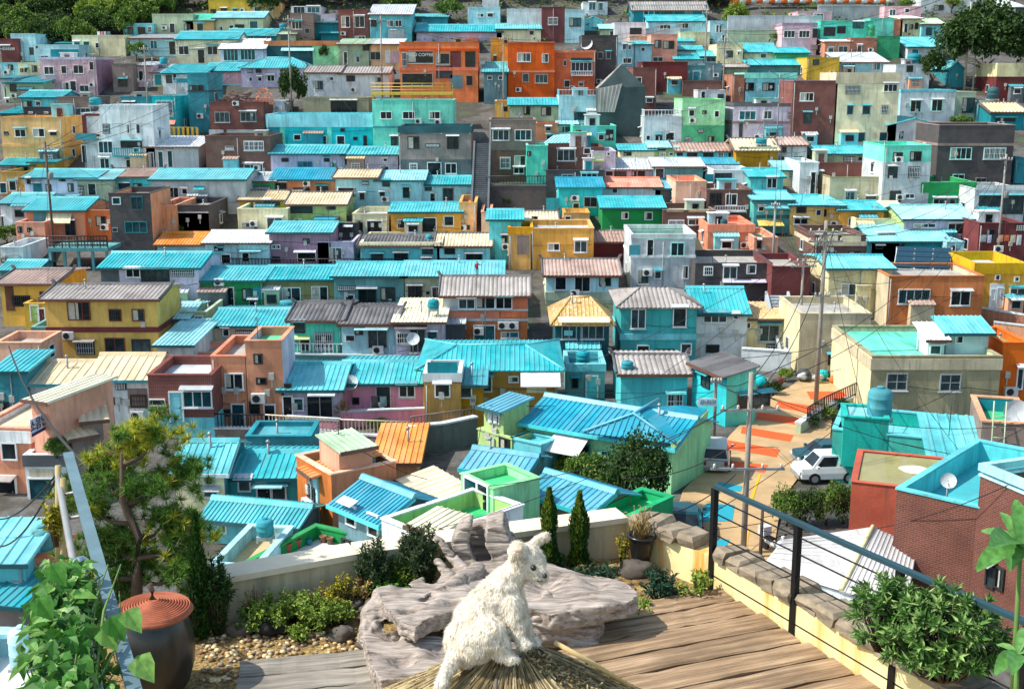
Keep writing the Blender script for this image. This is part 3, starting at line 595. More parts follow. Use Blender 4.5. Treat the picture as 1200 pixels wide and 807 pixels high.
H(946,984,68,94,'gold','flat','lgrey',None,'gold yellow hut with white roof at the left of the pale timber house',w=[(952,70,960,76,'d')])
H(1037,1080,8,28,'pink','flat','pgrey',None,'rose pink house with grid window at the top edge, right',w=[(1042,11,1050,18,'w4'),(1060,10,1066,15)])
H(1080,1145,-4,14,'lgrey','flat','cfloor',None,'light grey block along the very top edge, right',w=[(1094,6,1106,12,'d'),(1116,2,1122,7,'d')])
H(1056,1080,22,42,'cream','shed','white',19,'cream house with dark doors right of the coral lean-to',w=[(1059,28,1064,38,'D#0'),(1066,28,1070,34,'d'),(1072,27,1076,34,'d')])
H(1045,1058,24,42,'coral','flat','coral',None,'slim coral house between the mint block and the cream house',w=[])
H(1080,1106,28,44,'aqua','gable','sagef',22,'aqua house with pale green roof left of the big round tree',w=[(1085,32,1092,41,'d5')])
H(962,1024,25,60,'mint','flat','mfloor',None,'mint apartment house with three dark windows at upper right',w=[(965,32,979,42,'d'),(981,31,991,39,'d'),(999,26,1012,33,'d5'),(966,46,973,52,'d')])
H(1020,1048,22,44,'mint','flat','mfloor',None,'mint stair block on the right end of the mint apartment house',w=[])
H(1028,1055,43,66,'green','flat','cfloor',None,'deep green windowless cube house, upper right',w=[])
H(997,1028,45,68,'brickterra','flat','lgrey',None,'terracotta brick house with one white window left of the green cube',w=[(1004,53,1010,62),(1015,57,1025,61,'C')])
H(967,997,49,68,'salmon','shed','white',44,'salmon house with white lean-to roof and two white windows, upper right',w=[(970,56,977,62,'w5'),(982,54,994,63,'w4')])
H(1064,1106,55,68,'lgrey','shed','turq',44,'low house with a slanted turquoise roof left of the big round tree')
H(1165,1200,8,30,'white','hip','lgrey',0,'white house with dark square windows behind the big round tree',w=[(1168,9,1184,17,'d'),(1190,9,1204,17,'d')],dep=7)
# second band: y 68-170
H(0,21,74,92,'aqua','flat','tan',None,'turquoise blue house with tan roof edge at the left border, above the yellow block',w=[(10,76,15,82,'d')])
H(21,47,74,94,'cream','flat','lgrey',None,'pale mint white house with three little windows left of the pink mansion',w=[(24,80,27,84,'d'),(29,80,33,84,'d'),(38,77,43,84,'d')])
H(46,112,68,110,'pink','flat','white',None,'large pink mansion with three upper and three lower windows, upper left',side='mauve',w=[(52,78,63,87),(72,77,78,86),(86,76,98,86),(105,72,110,82,'w'),(56,98,63,105),(74,96,81,106),(83,95,89,106,'D#0'),(94,100,104,107,'w3'),(106,94,111,102,'C')],bands=[('lilac',67,70)])
H(131,155,75,106,'taupe','flat','cfloor',None,'grey taupe block attached right of the pink mansion',w=[(139,93,149,101,'d')])
H(155,178,77,100,'pink','shed','white',73,'whitish pink house with white roof right of the taupe block',w=[(163,84,168,95,'D#0')])
H(178,192,85,100,'cream','shed','lgrey',76,'small cream house with a bush on its roof, upper left of the teal cube')
H(190,240,86,108,'white','shed','turq',76,'white house with long turquoise lean-to roof above the deep teal cube',w=[(195,88,201,97,'d'),(203,86,207,94,'w')])
H(0,14,92,116,'lgrey','shed','turq',89,'pale house with turquoise roof edge at the left border above the long teal roof')
H(6,50,97,118,'sage','shed','turq',90,'weathered grey green house with turquoise roof edge left of the pink mansion',w=[(12,99,19,107,'d'),(7,116,11,122)])
H(24,70,114,136,'aqua','gable','turq',106,'light aqua house with turquoise roof left of the mauve brick house',w=[(27,118,37,126,'d'),(42,119,48,124)])
H(0,26,133,142,'teal','shed','turq',125,'teal lean-to roof house at the left border above the yellow block',w=[])
H(67,106,114,140,'bricktaupe','flat','pgrey',None,'mauve brick house with two wide teal windows above the yellow block',w=[(69,126,84,137,'w5'),(89,126,106,137,'w5')])
H(27,62,126,142,'dark','flat','cfloor',None,'charcoal hut with two white symbols on its front beside the mauve brick house',w=[],id='charcoal')
H(205,222,92,118,'white','flat','turq',None,'white square turret with a teal cap left of the deep teal cube',w=[],bands=[('teal',92,97)])
H(219,243,86,152,'teal','flat','turqd',None,'tall deep teal block in the upper left with dark terrace openings',w=[(222,100,230,106,'d'),(232,100,238,106,'d')],bands=[('dteal',106,108)])
H(141,180,114,150,'teal','flat','turqd',None,'teal house hiding behind the white modern house',w=[(145,120,158,128,'d')])
H(178,206,113,158,'cyan','flat','turq',None,'teal cube house with one big dark window and a pink awning',w=[(184,118,202,136,'a0'),(180,140,206,146,'Acoral'),(184,147,200,158,'D#0')],bands=[])
H(0,72,138,195,'honey','flat','orange',None,'large two storey yellow block at the left border',side='amber',w=[(5,156,10,158,'d'),(18,151,30,160),(39,150,52,160),(59,155,66,158,'d')],bands=[('amber',169,172)],cap='amber',dep=7)  # shade of the flank put into the amber of the side wall
H(116,178,124,200,'white','flat','white',None,'white modern three storey house beside the yellow block',id='white',w=[(121,145,128,156,'d'),(148,145,152,156,'w4'),(160,145,164,156,'w4'),(116,165,132,179,'w3'),(142,165,166,173,'d'),(135,173,170,182,'Bteal'),(118,185,128,200,'w2'),(149,187,170,197,'d')],dep=7)
H(95,116,133,200,'white','flat','turq',None,'recessed white stair bay with a maroon bracket frame beside the white modern house',id='bay',push=2.0,w=[(97,170,101,190,'D#0')])
H(171,232,172,200,'lgrey','shed','white',160,'low pale annex with white striped roof and four tall windows',w=[(175,178,180,196,'w3'),(186,177,191,196,'w3'),(197,176,202,196,'w3')],nofit=1)
H(258,310,57,80,'lilac','gable','white',46,'pale lilac house with two rows of blue panes and a white roof',w=[(262,58,279,71,'a3',),(282,57,299,70,'a3')])
H(240,282,44,66,'beige','flat','cfloor',None,'beige low house with tiny windows left of the pale lilac house',w=[(255,46,258,50,'d')])
H(310,396,53,76,'lgreen','flat','coral',None,'green terrace house with an orange cornice and teal glazing, upper middle left',w=[(310,53,366,76,'Pdteal'),(330,56,368,60,'Apturq'),(332,61,365,69,'d5')],bands=[('terracotta',48,54)])
H(396,434,52,80,'sage','shed','sagef',46,'rough grey green house with pale green roof band left of the orange cafe',w=[(403,61,407,76,'D#0'),(417,66,422,73,'w4'),(425,53,432,59,'d')])
H(432,470,52,80,'honey','shed','white',46,'peach and orange house with white roof at the left end of the orange cafe',w=[(434,61,446,70,'g'),(452,60,457,74,'Dwhite'),(459,60,467,74,'Ppink')])
H(282,362,79,100,'lilac','hip','turq',67,'pale lilac house with large turquoise hipped roof, upper middle left',w=[(290,80,296,85,'d'),(300,80,306,85,'d'),(291,90,296,95),(302,90,307,95),(313,88,322,95)])
H(240,283,83,98,'pblue','gable','turq',74,'pale blue house with turquoise roof and a pink right end',w=[(247,85,254,92),(262,83,283,98,'Ppink')])
H(358,398,85,112,'white','gable','tile',77,'whitewashed house with grey tile roof right of the round dark tree',w=[(369,94,379,105,'g4'),(383,90,391,94)])
H(398,456,86,112,'white','gable','tile',78,'long whitewashed house with dark tile roof and white wall in front',w=[(406,88,416,95,'d'),(440,90,447,96,'g')])
H(355,432,115,138,'khaki','flat','cfloor',None,'khaki walled terrace with dark tarpaulin behind the long turquoise block',w=[(388,118,418,134,'d')],nofit=1)
H(468,560,50,118,'orange','flat','coral',None,'orange two storey cafe with big dark windows and lettering',id='cafe',fr='g',w=[(471,61,477,78,'g0'),(478,60,508,74,'g011'),(511,62,527,75,'g011'),(471,86,507,100,'g011'),(511,78,530,92,'Pdark'),(528,60,540,80,'Pmaroon'),(545,60,557,78,'d'),(546,88,554,100,'g'),(528,88,542,104,'Pslate')],bands=[('redor',57,60),('redor',79,83)],dep=7)
H(545,560,46,60,'orange','flat','coral',None,'small orange stair head with slanted top on the orange cafe',w=[])
H(567,594,84,120,'slate','gable','turq',73,'narrow slate blue house with turquoise roof beside the orange cafe',w=[(571,89,577,93,'w'),(584,89,589,93,'w')])
H(575,596,45,110,'honey','flat','coral',None,'bright orange sunlit stair wing left of the red orange house',w=[(579,66,581,75,'d'),(590,44,594,50,'d')])  # lighter side of the red orange house: sunlight put into the honey colour
H(595,650,50,118,'redor','flat','cfloor',None,'red orange two storey house with four windows and a roof terrace',w=[(606,62,622,72),(635,63,643,73),(612,86,620,96,'g4'),(627,87,642,97,'g4')],bands=[('terracotta',83,85)])
H(650,698,60,116,'redor','flat','cfloor',None,'red orange balcony house right of the taller red orange house',w=[(669,68,694,86,'Pdark'),(669,73,694,83,'w3'),(669,83,694,88,'Bwhite'),(660,70,664,77),(661,94,668,102),(678,97,684,101)],bands=[('coral',59,62)])
H(800,850,117,170,'lgreen','flat','bgreen',None,'bright green two storey house with a white roof room',w=[(807,128,814,136,'w'),(823,130,828,133,'d'),(837,129,843,137),(810,141,813,144,'C'),(802,160,810,165,'d'),(818,151,824,155,'d'),(830,159,837,166,'d')],low=('green',147))
H(818,851,106,120,'white','flat','lgrey',None,'white roof room standing on the bright green house',w=[(822,108,826,116,'D#0'),(841,110,848,116,'d')],push=.8)
H(755,800,137,170,'lgrey','flat','lgrey',None,'pale grey house with a white balustraded roof right of the dark tower',w=[(757,158,762,164),(780,156,790,164,'D#0'),(768,158,776,164,'d')],rail='white')
H(860,932,124,170,'lilac','flat','cfloor',None,'lilac grey two storey house with one bright teal window, right of centre',w=[(866,130,886,140,'w5'),(894,130,905,139,'w'),(923,130,931,138,'d'),(866,143,870,165,'d'),(895,151,902,158,'w')],bands=[('dgrey',121,125),('taupe',142,145)])
H(930,982,95,172,'brickred','flat','cfloor',None,'tall dark red brick building with three windows beside the cream block',w=[(937,108,954,118),(941,132,951,144,'d'),(941,157,950,166,'d')],cap='mauve')
H(980,1054,98,172,'cream','flat','cfloor',None,'tall cream apartment block with brown drainpipes on its front, right',w=[(990,99,1009,110,'b3'),(992,124,1000,134,'g3'),(1010,124,1020,134,'g3'),(1032,123,1041,133,'g3'),(988,155,998,166,'g3'),(1005,155,1014,166,'g3'),(1030,155,1040,165,'g3'),(1035,98,1052,107,'w')],bands=[('beige',85,98)],dep=8,id='creamblock')
H(984,1040,73,92,'pblue','shed','lgrey',62,'pale timber house with two teal windows on top of the tall cream block',w=[(993,74,1003,85,'w5'),(1022,72,1032,82,'w5')],push=1.5)
H(1050,1090,76,105,'lgrey','flat','lgrey',None,'plain beige grey house with one black window right of the pale timber house',w=[(1062,77,1070,84,'d')])
H(1056,1120,108,145,'white','flat','turq',None,'white house with two big dark square windows right of the cream block',side='pblue',w=[(1066,118,1080,131,'a0'),(1091,117,1105,130,'a0')],bands=[('aqua',105,108)])
H(1120,1144,108,140,'sage','flat','cfloor',None,'sage grey wing with a shopfront right of the white house',w=[(1127,114,1143,132,'d3')])
H(1040,1104,147,172,'white','gablef','turq',139,'white cottage with a broad arched gable and a pink porch',w=[(1052,153,1060,163,'w5'),(1078,142,1104,160,'Ppink'),(1082,146,1090,151,'d')])
H(1162,1202,131,150,'teal','gable','tan',120,'teal house with yellow tiled roof at the right border',w=[(1166,138,1190,142,'d')],prof='tile')
H(1168,1202,90,116,'maroon','flat','pgrey',None,'maroon and cream house at the right border beside the big round tree',w=[],bands=[('cream',74,90)])
H(1145,1166,120,140,'aqua','flat','turq',None,'small aqua house between the white house and the yellow tiled roof')
H(1112,1130,80,100,'teal','gablef','turq',72,'small teal gabled hut under the big round tree',w=[])
# third band y 140-240
H(245,308,120,160,'brickred','flat','coral',None,'red brick house with two wide windows and a white balustrade',w=[(252,131,269,143,'g4'),(282,131,300,142,'g4'),(274,121,279,124,'C'),(245,152,262,158,'Plgrey'),(266,152,309,158,'Plgrey')],push=1)
H(308,330,119,140,'white','flat','lgrey',None,'white sunlit block right of the red brick house',w=[])
H(240,316,160,205,'brickbrown','flat','cfloor',None,'dark brown brick storey with a four pane window below the red brick house',w=[(286,165,309,176,'w2'),(264,172,274,175,'g'),(265,191,278,198,'w3'),(286,192,308,202,'w3')])
H(312,436,135,176,'cyan','flat','turq',None,'long bright turquoise block with pilasters and flat parapet, left of centre',w=[(344,157,353,164),(369,160,383,172,'D#0'),(395,160,404,172,'D#0'),(399,151,404,154,'d'),(414,161,419,164,'d'),(426,159,430,172,'d'),(313,148,327,165,'Pteal'),(329,136,333,172,'Pmint'),(384,136,388,172,'Pmint')],bands=[('aqua',134,149)])
H(436,531,118,178,'mint','flat','turq',None,'tall turquoise house below the yellow viewing deck',w=[(446,130,459,139),(472,130,486,139),(503,130,516,139),(487,141,494,145,'C'),(510,140,517,146,'C'),(458,160,466,172,'d'),(437,148,531,150,'Pteal'),(480,149,531,156,'Pdteal')])
H(467,552,158,212,'taupe','flat','turqd',None,'grey taupe house with two square dark windows and teal parapet, centre',w=[(478,160,491,174,'d'),(499,168,515,172,'d'),(524,160,537,174,'d'),(480,191,489,199),(501,191,517,206,'D#0'),(522,191,535,203)],low=('dgrey',187),bands=[('dteal',148,156)])
H(573,628,141,210,'bricktaupe','flat','cfloor',None,'tall mauve brown brick house with four white windows in pairs, centre',w=[(577,152,597,164,'w4'),(603,152,623,164,'w3'),(586,184,598,197),(603,182,616,194),(602,196,614,203,'w')],low=('brickbrown',176),fr='w')
H(597,672,123,146,'sage','gable','turq',115,'sage cream house with turquoise roof and four dark windows below the red orange houses',w=[(614,123,621,134,'d'),(634,125,646,135,'d'),(660,125,668,135,'d')])
H(580,597,119,140,'honey','flat','coral',None,'small honey orange house left of the sage cream house',w=[(590,125,595,130,'d')])
H(628,654,145,162,'terracotta','flat','cfloor',None,'terracotta brick house with two small windows below the sage cream house',w=[(639,148,646,153,'g'),(640,158,649,163,'g')])
H(654,676,146,160,'pblue','shed','pturq',152,'small pale house with slatted roof right of the terracotta one')
H(655,714,113,148,'pblue','flat','turq',None,'glass terrace house with outside stair between red orange and dark tower',w=[(673,131,696,140,'d3'),(700,125,714,140,'d3')],rail='aqua')
H(671,722,148,178,'mint','flat','mfloor',None,'mint house with a diagonal pale shape below the dark tower',w=[(675,152,681,159,'d'),(701,157,708,164),(710,152,719,164,'d'),(680,148,700,162,'Paqua')])
H(640,708,173,204,'brickbrown','flat','cfloor',None,'long dark brown brick house with a barred window under a slatted canopy',w=[(653,175,674,188,'w4'),(684,173,692,180,'w')])
H(617,642,171,225,'mint','flat','cfloor',None,'slab sided mint house with a pale diagonal on its front, centre',w=[(618,177,622,182,'d')],dep=5)
H(640,708,200,230,'brickdark','flat','cfloor',None,'dark stone basement storey below the long brown brick house',w=[(658,204,672,208,'g'),(681,203,700,209,'w')])
H(694,722,178,210,'lilac','flat','lgrey',None,'white house with lime balcony right of the long brown brick house',w=[(694,180,707,187,'Blime'),(711,179,715,182),(709,200,719,206)])
H(727,767,176,190,'cream','gable','turq',170,'small cream house with turquoise roof below the balustraded roof',w=[(731,179,740,182,'d')])
H(748,766,174,186,'white','flat','white',None,'white ribbed parapet block in front of the pale green house',w=[])
H(762,793,173,188,'lime','gable','pturq',166,'pale lime house with turquoise roof right of the white ribbed block',w=[(771,173,780,176,'d'),(773,178,780,183),(784,178,789,182)])
H(793,854,177,192,'cyan','gable','brownr',167,'bright blue house with pale brown tiled roof, right of centre',w=[(793,177,800,182,'d'),(805,178,817,184,'d'),(824,178,836,186,'d'),(841,178,848,186,'w')])
H(720,768,198,210,'lilac','gable','lgrey',186,'lilac house under a wide pale grey roof, right of centre',w=[(722,201,734,206,'d'),(740,200,746,206,'d'),(747,200,756,206,'d')])
H(767,824,195,214,'gteal','gable','lgrey',185,'grey house with a grey sheet roof right of the lilac one',w=[(768,198,778,208,'D#2')])
H(824,864,194,202,'sea','gable','blue',187,'low house with vivid blue roof below the bright blue house',w=[])
H(863,912,176,200,'ochre','gable','tan',162,'mustard house with tan roof and a faded mural, right of centre',w=[(868,172,876,176,'d'),(865,172,911,178,'Psage')])
H(911,946,170,194,'white','gable','brownr',160,'white house with brown roof and pink framed windows right of the mustard house',w=[(916,172,922,178,'m2'),(929,182,941,190,'w5'),(914,186,926,190,'m2')])
H(958,1038,180,194,'sage','gable','turq',171,'sage walled house with long turquoise roof below the cream block',w=[(962,182,966,185,'d'),(988,183,1002,189,'d'),(1005,183,1020,188,'g'),(1022,183,1032,188,'d')])
H(1037,1092,171,245,'mint','flat','mfloor',None,'three storey house, mint above and weathered grey below, beside the dark brick block',w=[(1046,178,1058,188,'d'),(1049,185,1057,190,'C'),(1066,177,1080,188,'d'),(1040,195,1052,208,'d4'),(1064,195,1078,208,'d4'),(1042,223,1056,236,'d'),(1060,227,1072,232,'w')],low=('lgrey',190))
H(1101,1190,147,218,'brickdark','flat','cfloor',None,'big dark grey brick block with two wide windows, right',w=[(1113,173,1139,186,'a2'),(1152,173,1179,186,'a2'),(1116,204,1130,214,'a2'),(1143,208,1156,213,'g')],bands=[('taupe',168,171)],cap='taupe')
H(1092,1103,171,205,'peach','flat','cfloor',None,'narrow peach strip house between mint and dark brick blocks',w=[])
H(952,1035,191,216,'brickred','flat','cfloor',None,'low dark red brick house with a rubble patch, right',w=[(953,201,964,216,'g')])
H(973,1034,208,240,'beige','flat','cfloor',None,'weathered bare concrete house with a pale window, right',w=[(990,224,1002,234,'g4'),(1015,230,1026,234,'d')],cap='olive')
H(1190,1204,186,212,'teal','flat','turq',None,'teal shed at the right border beside the dark brick block',w=[])
# fourth band, left: y 184-300
H(0,40,193,204,'khaki','gable','turq',184,'open loggia house with turquoise roof under the yellow block',w=[(2,194,14,200,'d'),(20,194,33,201,'d')])
H(35,64,190,205,'ochre','shed','turq',186,'ochre gable end beside the open loggia house',w=[],nofit=1)
H(0,29,202,226,'ochre','flat','turq',None,'ochre yellow house with white door and window at the left border',w=[(0,214,8,226,'w3'),(11,212,19,223,'w2')])
H(28,112,208,232,'lilac','gable','turq',198,'pale lilac house under a broad turquoise roof, left',w=[(32,209,36,215,'d'),(40,214,49,226,'t5'),(54,216,60,224,'d'),(69,210,77,212,'d'),(80,215,86,224,'d')])
H(90,131,210,233,'sage','gable','pturq',199,'grey green house with faded turquoise roof between lilac and blue houses',w=[(104,215,112,228,'D#0'),(92,218,98,228,'d')])
H(123,178,207,228,'cyan','gable','brownr',197,'bright blue house with brown roof left of the grey rough-cast house',w=[(128,211,134,217,'w0'),(140,215,152,226,'d'),(157,215,166,226,'d')])
H(177,286,210,248,'lgrey','gable','turq',198,'long grey rough-cast house with pale turquoise roof, left',w=[(183,219,191,226,'w'),(198,219,209,231,'w2'),(213,221,220,227,'w'),(228,218,240,222,'Aturq')])
H(0,46,238,262,'white','gable','turq',226,'white house with faded turquoise roof at the left border below the ochre house',w=[(0,253,5,268,'w2'),(18,246,22,251,'w'),(21,253,30,259,'d')])
H(14,62,240,262,'cream','shed','pturq',230,'cream house with faded turquoise slanted roof left of the orange tin roofed house',w=[(30,252,36,262,'d')],dig=4)
H(98,130,247,278,'terracotta','flat','turq',None,'orange brown wall of the house behind the dark timber deck',w=[(113,253,124,264,'b0')])
H(30,98,246,280,'terracotta','gable','turq',231,'orange house under a large turquoise roof with a yellow awning, left',w=[(40,247,55,261,'Pteal'),(56,250,84,261,'Acream'),(77,258,88,275,'d')])
H(127,176,227,295,'brickdark','flat','cfloor',None,'dark slate brick block with teal windows and peach side wall',side='peach',w=[(132,231,141,239,'w3'),(154,230,167,245,'t3'),(147,259,172,272,'t3'),(132,266,138,271,'g')],dep=7,noside=1,nofit=1)
H(184,206,241,292,'peach','flat','coral',None,'plain peach block behind the dark slate brick block',w=[],push=3)
H(18,52,261,290,'salmon','flat','coral',None,'small salmon house with two little windows left of the timber deck',side='coral',w=[(21,265,26,272,'d'),(32,267,37,271,'d')])
H(205,245,241,278,'brickdark','flat','cfloor',None,'dark garden wall house with plants below the rough-cast house',w=[])
H(184,242,286,300,'pblue','gable','orange',272,'pale blue house with bright orange metal roof, left',w=[])
H(0,26,290,318,'lgrey','flat','lgrey',None,'light grey flat annex at the left border below the salmon house',w=[(2,304,12,307,'d')],side='white')
H(0,42,316,330,'teal','gable','turq',308,'teal shed roof peeking above the yellow grey-roofed house',w=[])
# fourth band, middle
H(317,402,180,206,'lilac','gable','turq',170,'lilac house with turquoise roof left of its twin, below the long turquoise block',w=[(330,185,338,189,'d'),(349,189,366,196,'t5'),(380,185,386,189,'d'),(387,190,394,196,'t5')])
H(402,466,181,206,'lilac','gable','turq',172,'lilac house with turquoise roof and a small cross window left of the taupe house',w=[(404,186,409,192,'d'),(412,189,428,196,'w4'),(449,185,454,189,'w'),(446,194,456,199,'w3')])
H(278,321,212,232,'green','gable','lgrey',202,'emerald green house with a grey roof between turquoise roofed houses',w=[(284,216,293,222,'d'),(297,218,317,223,'d')])
H(318,393,210,230,'terracotta','gable','blue',197,'orange brick house with vivid blue roof, left of centre',w=[(323,214,336,221,'d'),(344,220,363,228,'d'),(371,218,385,228,'d'),(356,212,363,218,'C')],prof='metal')
H(393,441,208,242,'pblue','gable','tan',198,'pale blue house with tan tile roof below the lilac twins',w=[(396,220,416,236,'D#0'),(424,212,432,216,'d'),(421,226,428,234,'g')])
H(441,496,211,242,'pblue','gable','pturq',200,'pale blue house with pale turquoise roof left of the stair',w=[(448,212,457,218,'d'),(445,225,451,229,'d'),(472,219,480,231,'d')])
H(494,552,216,240,'pblue','gable','turq',206,'pale blue cottage with turquoise roof directly left of the dark stair',w=[(498,219,506,223,'d'),(504,226,510,236,'D#0'),(519,220,531,234,'b2')])
H(281,346,234,258,'yellow','gable','tan',223,'butter yellow house with tan tile roof and a front terrace',w=[(310,234,317,241,'d3'),(320,235,328,240,'d')],push=2)
H(278,337,245,272,'cream','flat','turq',None,'butter yellow terrace block with grey windows below the tan tile roof',w=[(284,260,293,266,'g'),(294,262,302,268,'g'),(313,255,331,268,'w4')])
H(337,405,239,266,'lime','gable','tan',225,'lime green house with tan tile roof and blue awning',w=[(337,240,366,249,'d'),(337,249,367,256,'Plime'),(383,241,393,245,'d'),(369,253,398,257,'Ablue')])
H(413,455,251,278,'cream','flat','lgrey',None,'cluttered cream workshop with white covered roof left of the golden house',w=[(416,260,425,275,'d'),(430,259,448,275,'D#0')])
H(458,540,248,280,'honey','gable','turq',237,'golden house with turquoise roof beside the dark stair',w=[(466,257,476,267,'w2'),(490,256,511,276,'D#0'),(520,252,532,264,'w0'),(485,265,498,275,'Pdteal')])
H(538,558,238,278,'honey','flat','orange',None,'square golden block at the right end of the golden house',w=[(546,264,550,268,'d')])
H(240,315,284,312,'pblue','gable','white',270,'white patterned cottage with a white patched roof, left of centre',w=[(252,290,256,293,'d'),(257,290,261,293,'d'),(250,299,258,304,'d'),(260,298,270,308,'D#0'),(284,297,292,306,'D#0'),(282,292,307,294,'Apturq')])
H(315,387,272,310,'mauve','gable','turq',260,'mauve house with stepped turquoise roof beside the dark glazed box',w=[(319,286,323,291,'w'),(324,286,328,291,'w'),(355,280,363,284,'d'),(319,300,328,306,'d'),(349,296,370,306,'D#0'),(345,292,371,295,'Alilac')])
H(387,418,262,288,'dark','flat','cfloor',None,'dark glazed roof room right of the mauve house',w=[(404,266,412,273,'d')])
H(372,414,284,310,'lilac','flat','lgrey',None,'pinkish grey lower house with a big grey window right of the mauve house',w=[(386,290,401,304,'w4')])
H(422,515,288,312,'aqua','gable','dtile',276,'aqua cottage row with flat dark tile roof left of the tan roofed aqua house',w=[(435,297,449,305,'d'),(462,296,478,306,'d'),(495,291,507,297,'d'),(495,302,505,307,'d')],bands=[('cream',284,289)])
H(512,574,288,312,'aqua','gable','tan',273,'aqua house with tan tile roof and water tanks at its right',w=[(521,290,533,297,'d'),(546,297,565,307,'d'),(515,302,535,307,'d')])
H(573,611,257,306,'cyan','gable','turq',248,'small bright cyan house right of the dark stair',w=[(588,276,594,283,'d')])
H(564,576,249,285,'salmon','flat','coral',None,'thin salmon wall house left of the small cyan house',w=[],nofit=1)
H(609,652,259,276,'honey','gable','tan',247,'honey coloured cottage with tan roof behind the big golden house',w=[(623,253,630,260,'d')])
H(655,706,219,250,'cyan','gable','blue',208,'bright cyan house with vivid blue roof, centre',w=[(670,229,678,235,'C'),(684,230,700,242,'w0'),(671,237,679,248,'w2'),(640,232,655,250,'Pteal')],fascia='teal')
H(696,774,219,236,'lgrey','gable','coral',208,'grey house under a long coral red roof, centre',w=[(717,220,724,226,'w')],fascia='maroon')
H(768,794,221,236,'dgrey','shed','blue',210,'small shed with blue roof beside the coral red roof',w=[])
H(706,778,243,272,'bgreen','gable','turq',230,'vivid green house with turquoise roof and two white windows',w=[(728,248,737,256),(755,248,765,257)])
H(777,838,247,275,'brickbrown','flat','cfloor',None,'dark brown terrace house with a cream balustrade right of the vivid green house',w=[(783,257,802,263,'w4'),(806,256,824,263,'w4'),(781,245,801,248,'Pcream'),(807,245,831,248,'Pcream')])
H(792,828,213,248,'peach','flat','coral',None,'salmon pink rounded wall house left of the white overhanging house',w=[])
H(836,882,200,225,'white','flat','lgrey',None,'white overhanging upper storey with a wide grey window',w=[(837,202,858,214,'d4'),(826,204,836,213,'Pteal')],dep=7,dig=0,push=-1.2)
H(828,882,223,262,'brickbrown','flat','cfloor',None,'brown brick house carrying the white overhanging storey',w=[(850,227,864,240,'w2'),(831,226,846,240,'d'),(836,240,872,246,'Blgrey'),(834,254,842,260,'w')])
H(880,918,207,240,'sea','gable','turq',197,'sea green tower house with turquoise roof and white window',w=[(898,208,911,220,'w')])
H(912,946,199,215,'cream','gable','pturq',189,'cream house with pale patched turquoise roof behind the sea green house')
H(938,960,191,228,'white','flat','brownr',None,'narrow white house with grey louvres right of the pale patched roof',w=[(950,202,955,228,'D#2'),(957,204,960,220,'d')])
H(884,928,234,270,'sea','gable','turq',230,'dark green shop house with turquoise awnings and plants',w=[(888,241,896,247,'w'),(886,252,926,256,'Pdteal'),(895,238,927,244,'Aturq')])
H(927,966,240,272,'yellow','gable','turq',228,'yellow house with turquoise roof left of its smaller twin',w=[(933,241,945,249,'b2'),(956,245,962,252,'w'),(930,255,947,262,'g0')])
H(984,1036,246,272,'honey','gable','turq',235,'honey yellow house with turquoise roof and a round tank in front',w=[(993,255,1009,264,'w0')])
H(960,988,241,270,'honey','shed','turq',229,'small honey house with pale turquoise slope left of the round tank',w=[(960,245,969,253,'d')])
H(1034,1062,247,268,'yellow','gable','cream',236,'yellow cottage with cream roof between turquoise roofed houses',w=[])
H(1003,1056,257,280,'cream','flat','cfloor',None,'low cream terrace wall house in front of the yellow cottages',w=[])
H(1080,1144,214,245,'green','flat','gfloor',None,'deep green shop house with a ribbon window below the dark brick block',w=[(1093,232,1120,240,'g2')],bands=[('bgreen',214,226)])
H(1060,1140,256,290,'lilac','gable','pturq',240,'grey lilac house with pale turquoise roof and a big white window, right',side='lime',w=[(1070,261,1097,266,'w3'),(1110,261,1129,274,'w2')])
H(1143,1202,222,262,'lgrey','flat','cfloor',None,'pale modern house with balustraded roof and glazed porch at the right border',w=[(1146,229,1200,250,'d4'),(1144,217,1200,223,'Pwhite')])
H(1148,1202,262,308,'maroon','flat','cfloor',None,'maroon lower house with laundry lines at the right border',w=[(1155,268,1166,280,'d'),(1190,263,1200,270,'d3')])
H(1016,1060,283,302,'aqua','flat','turq',None,'aqua hut with one dark slit window left of the solar panels',w=[(1026,287,1035,291,'d')])
H(1022,1112,282,302,'teal','gable','pturq',264,'teal house with a large pale roof behind the solar panels',w=[(1054,284,1058,287,'d')])
H(1110,1130,284,308,'pblue','flat','turq',None,'pale blue stair house right of the solar panels',w=[(1116,288,1119,296,'b2')])
H(955,1015,276,312,'brickbrown','flat','cfloor',None,'brown house with a cream balustraded planted terrace, right',w=[(962,293,980,303,'g'),(994,294,1008,302,'d'),(960,276,982,283,'Pcream'),(986,276,1009,283,'Pcream')],bands=[('beige',283,288)])
# fifth band: y 295-430, bigger
H(118,232,313,366,'lilac','gable','turq',295,'lilac grey house with a wide ribbed turquoise roof, left',w=[(148,315,164,324,'w'),(166,315,198,329,'d4'),(201,314,227,323,'d4'),(206,346,221,358,'w2'),(119,316,139,330,'Pdgrey')],low=('lilac',338),push=-.5)
H(0,62,332,378,'yellow','gable','brownr',317,'yellow house with grey brown roof and an orange gable, left border',side='amber',w=[(15,345,35,358,'d'),(47,341,57,352,'m2'),(8,332,15,364,'Pbrown')])
H(52,183,350,422,'yellow','gable','tile',337,'big mustard yellow house with maroon window frames and a tile roof',w=[(80,353,105,374,'m0'),(128,361,142,375,'m2'),(155,361,169,375,'m2'),(76,390,86,397,'C'),(90,399,110,414,'d'),(124,395,146,416,'m2'),(155,396,176,413,'d'),(88,397,112,399,'Atile')],bands=[('maroon',383,389)],dep=6.5,id='mustard')
H(186,218,373,402,'sage','gable','pturq',358,'pale green house with white roofed yard right of the mustard house',w=[(193,384,206,393,'w2')])
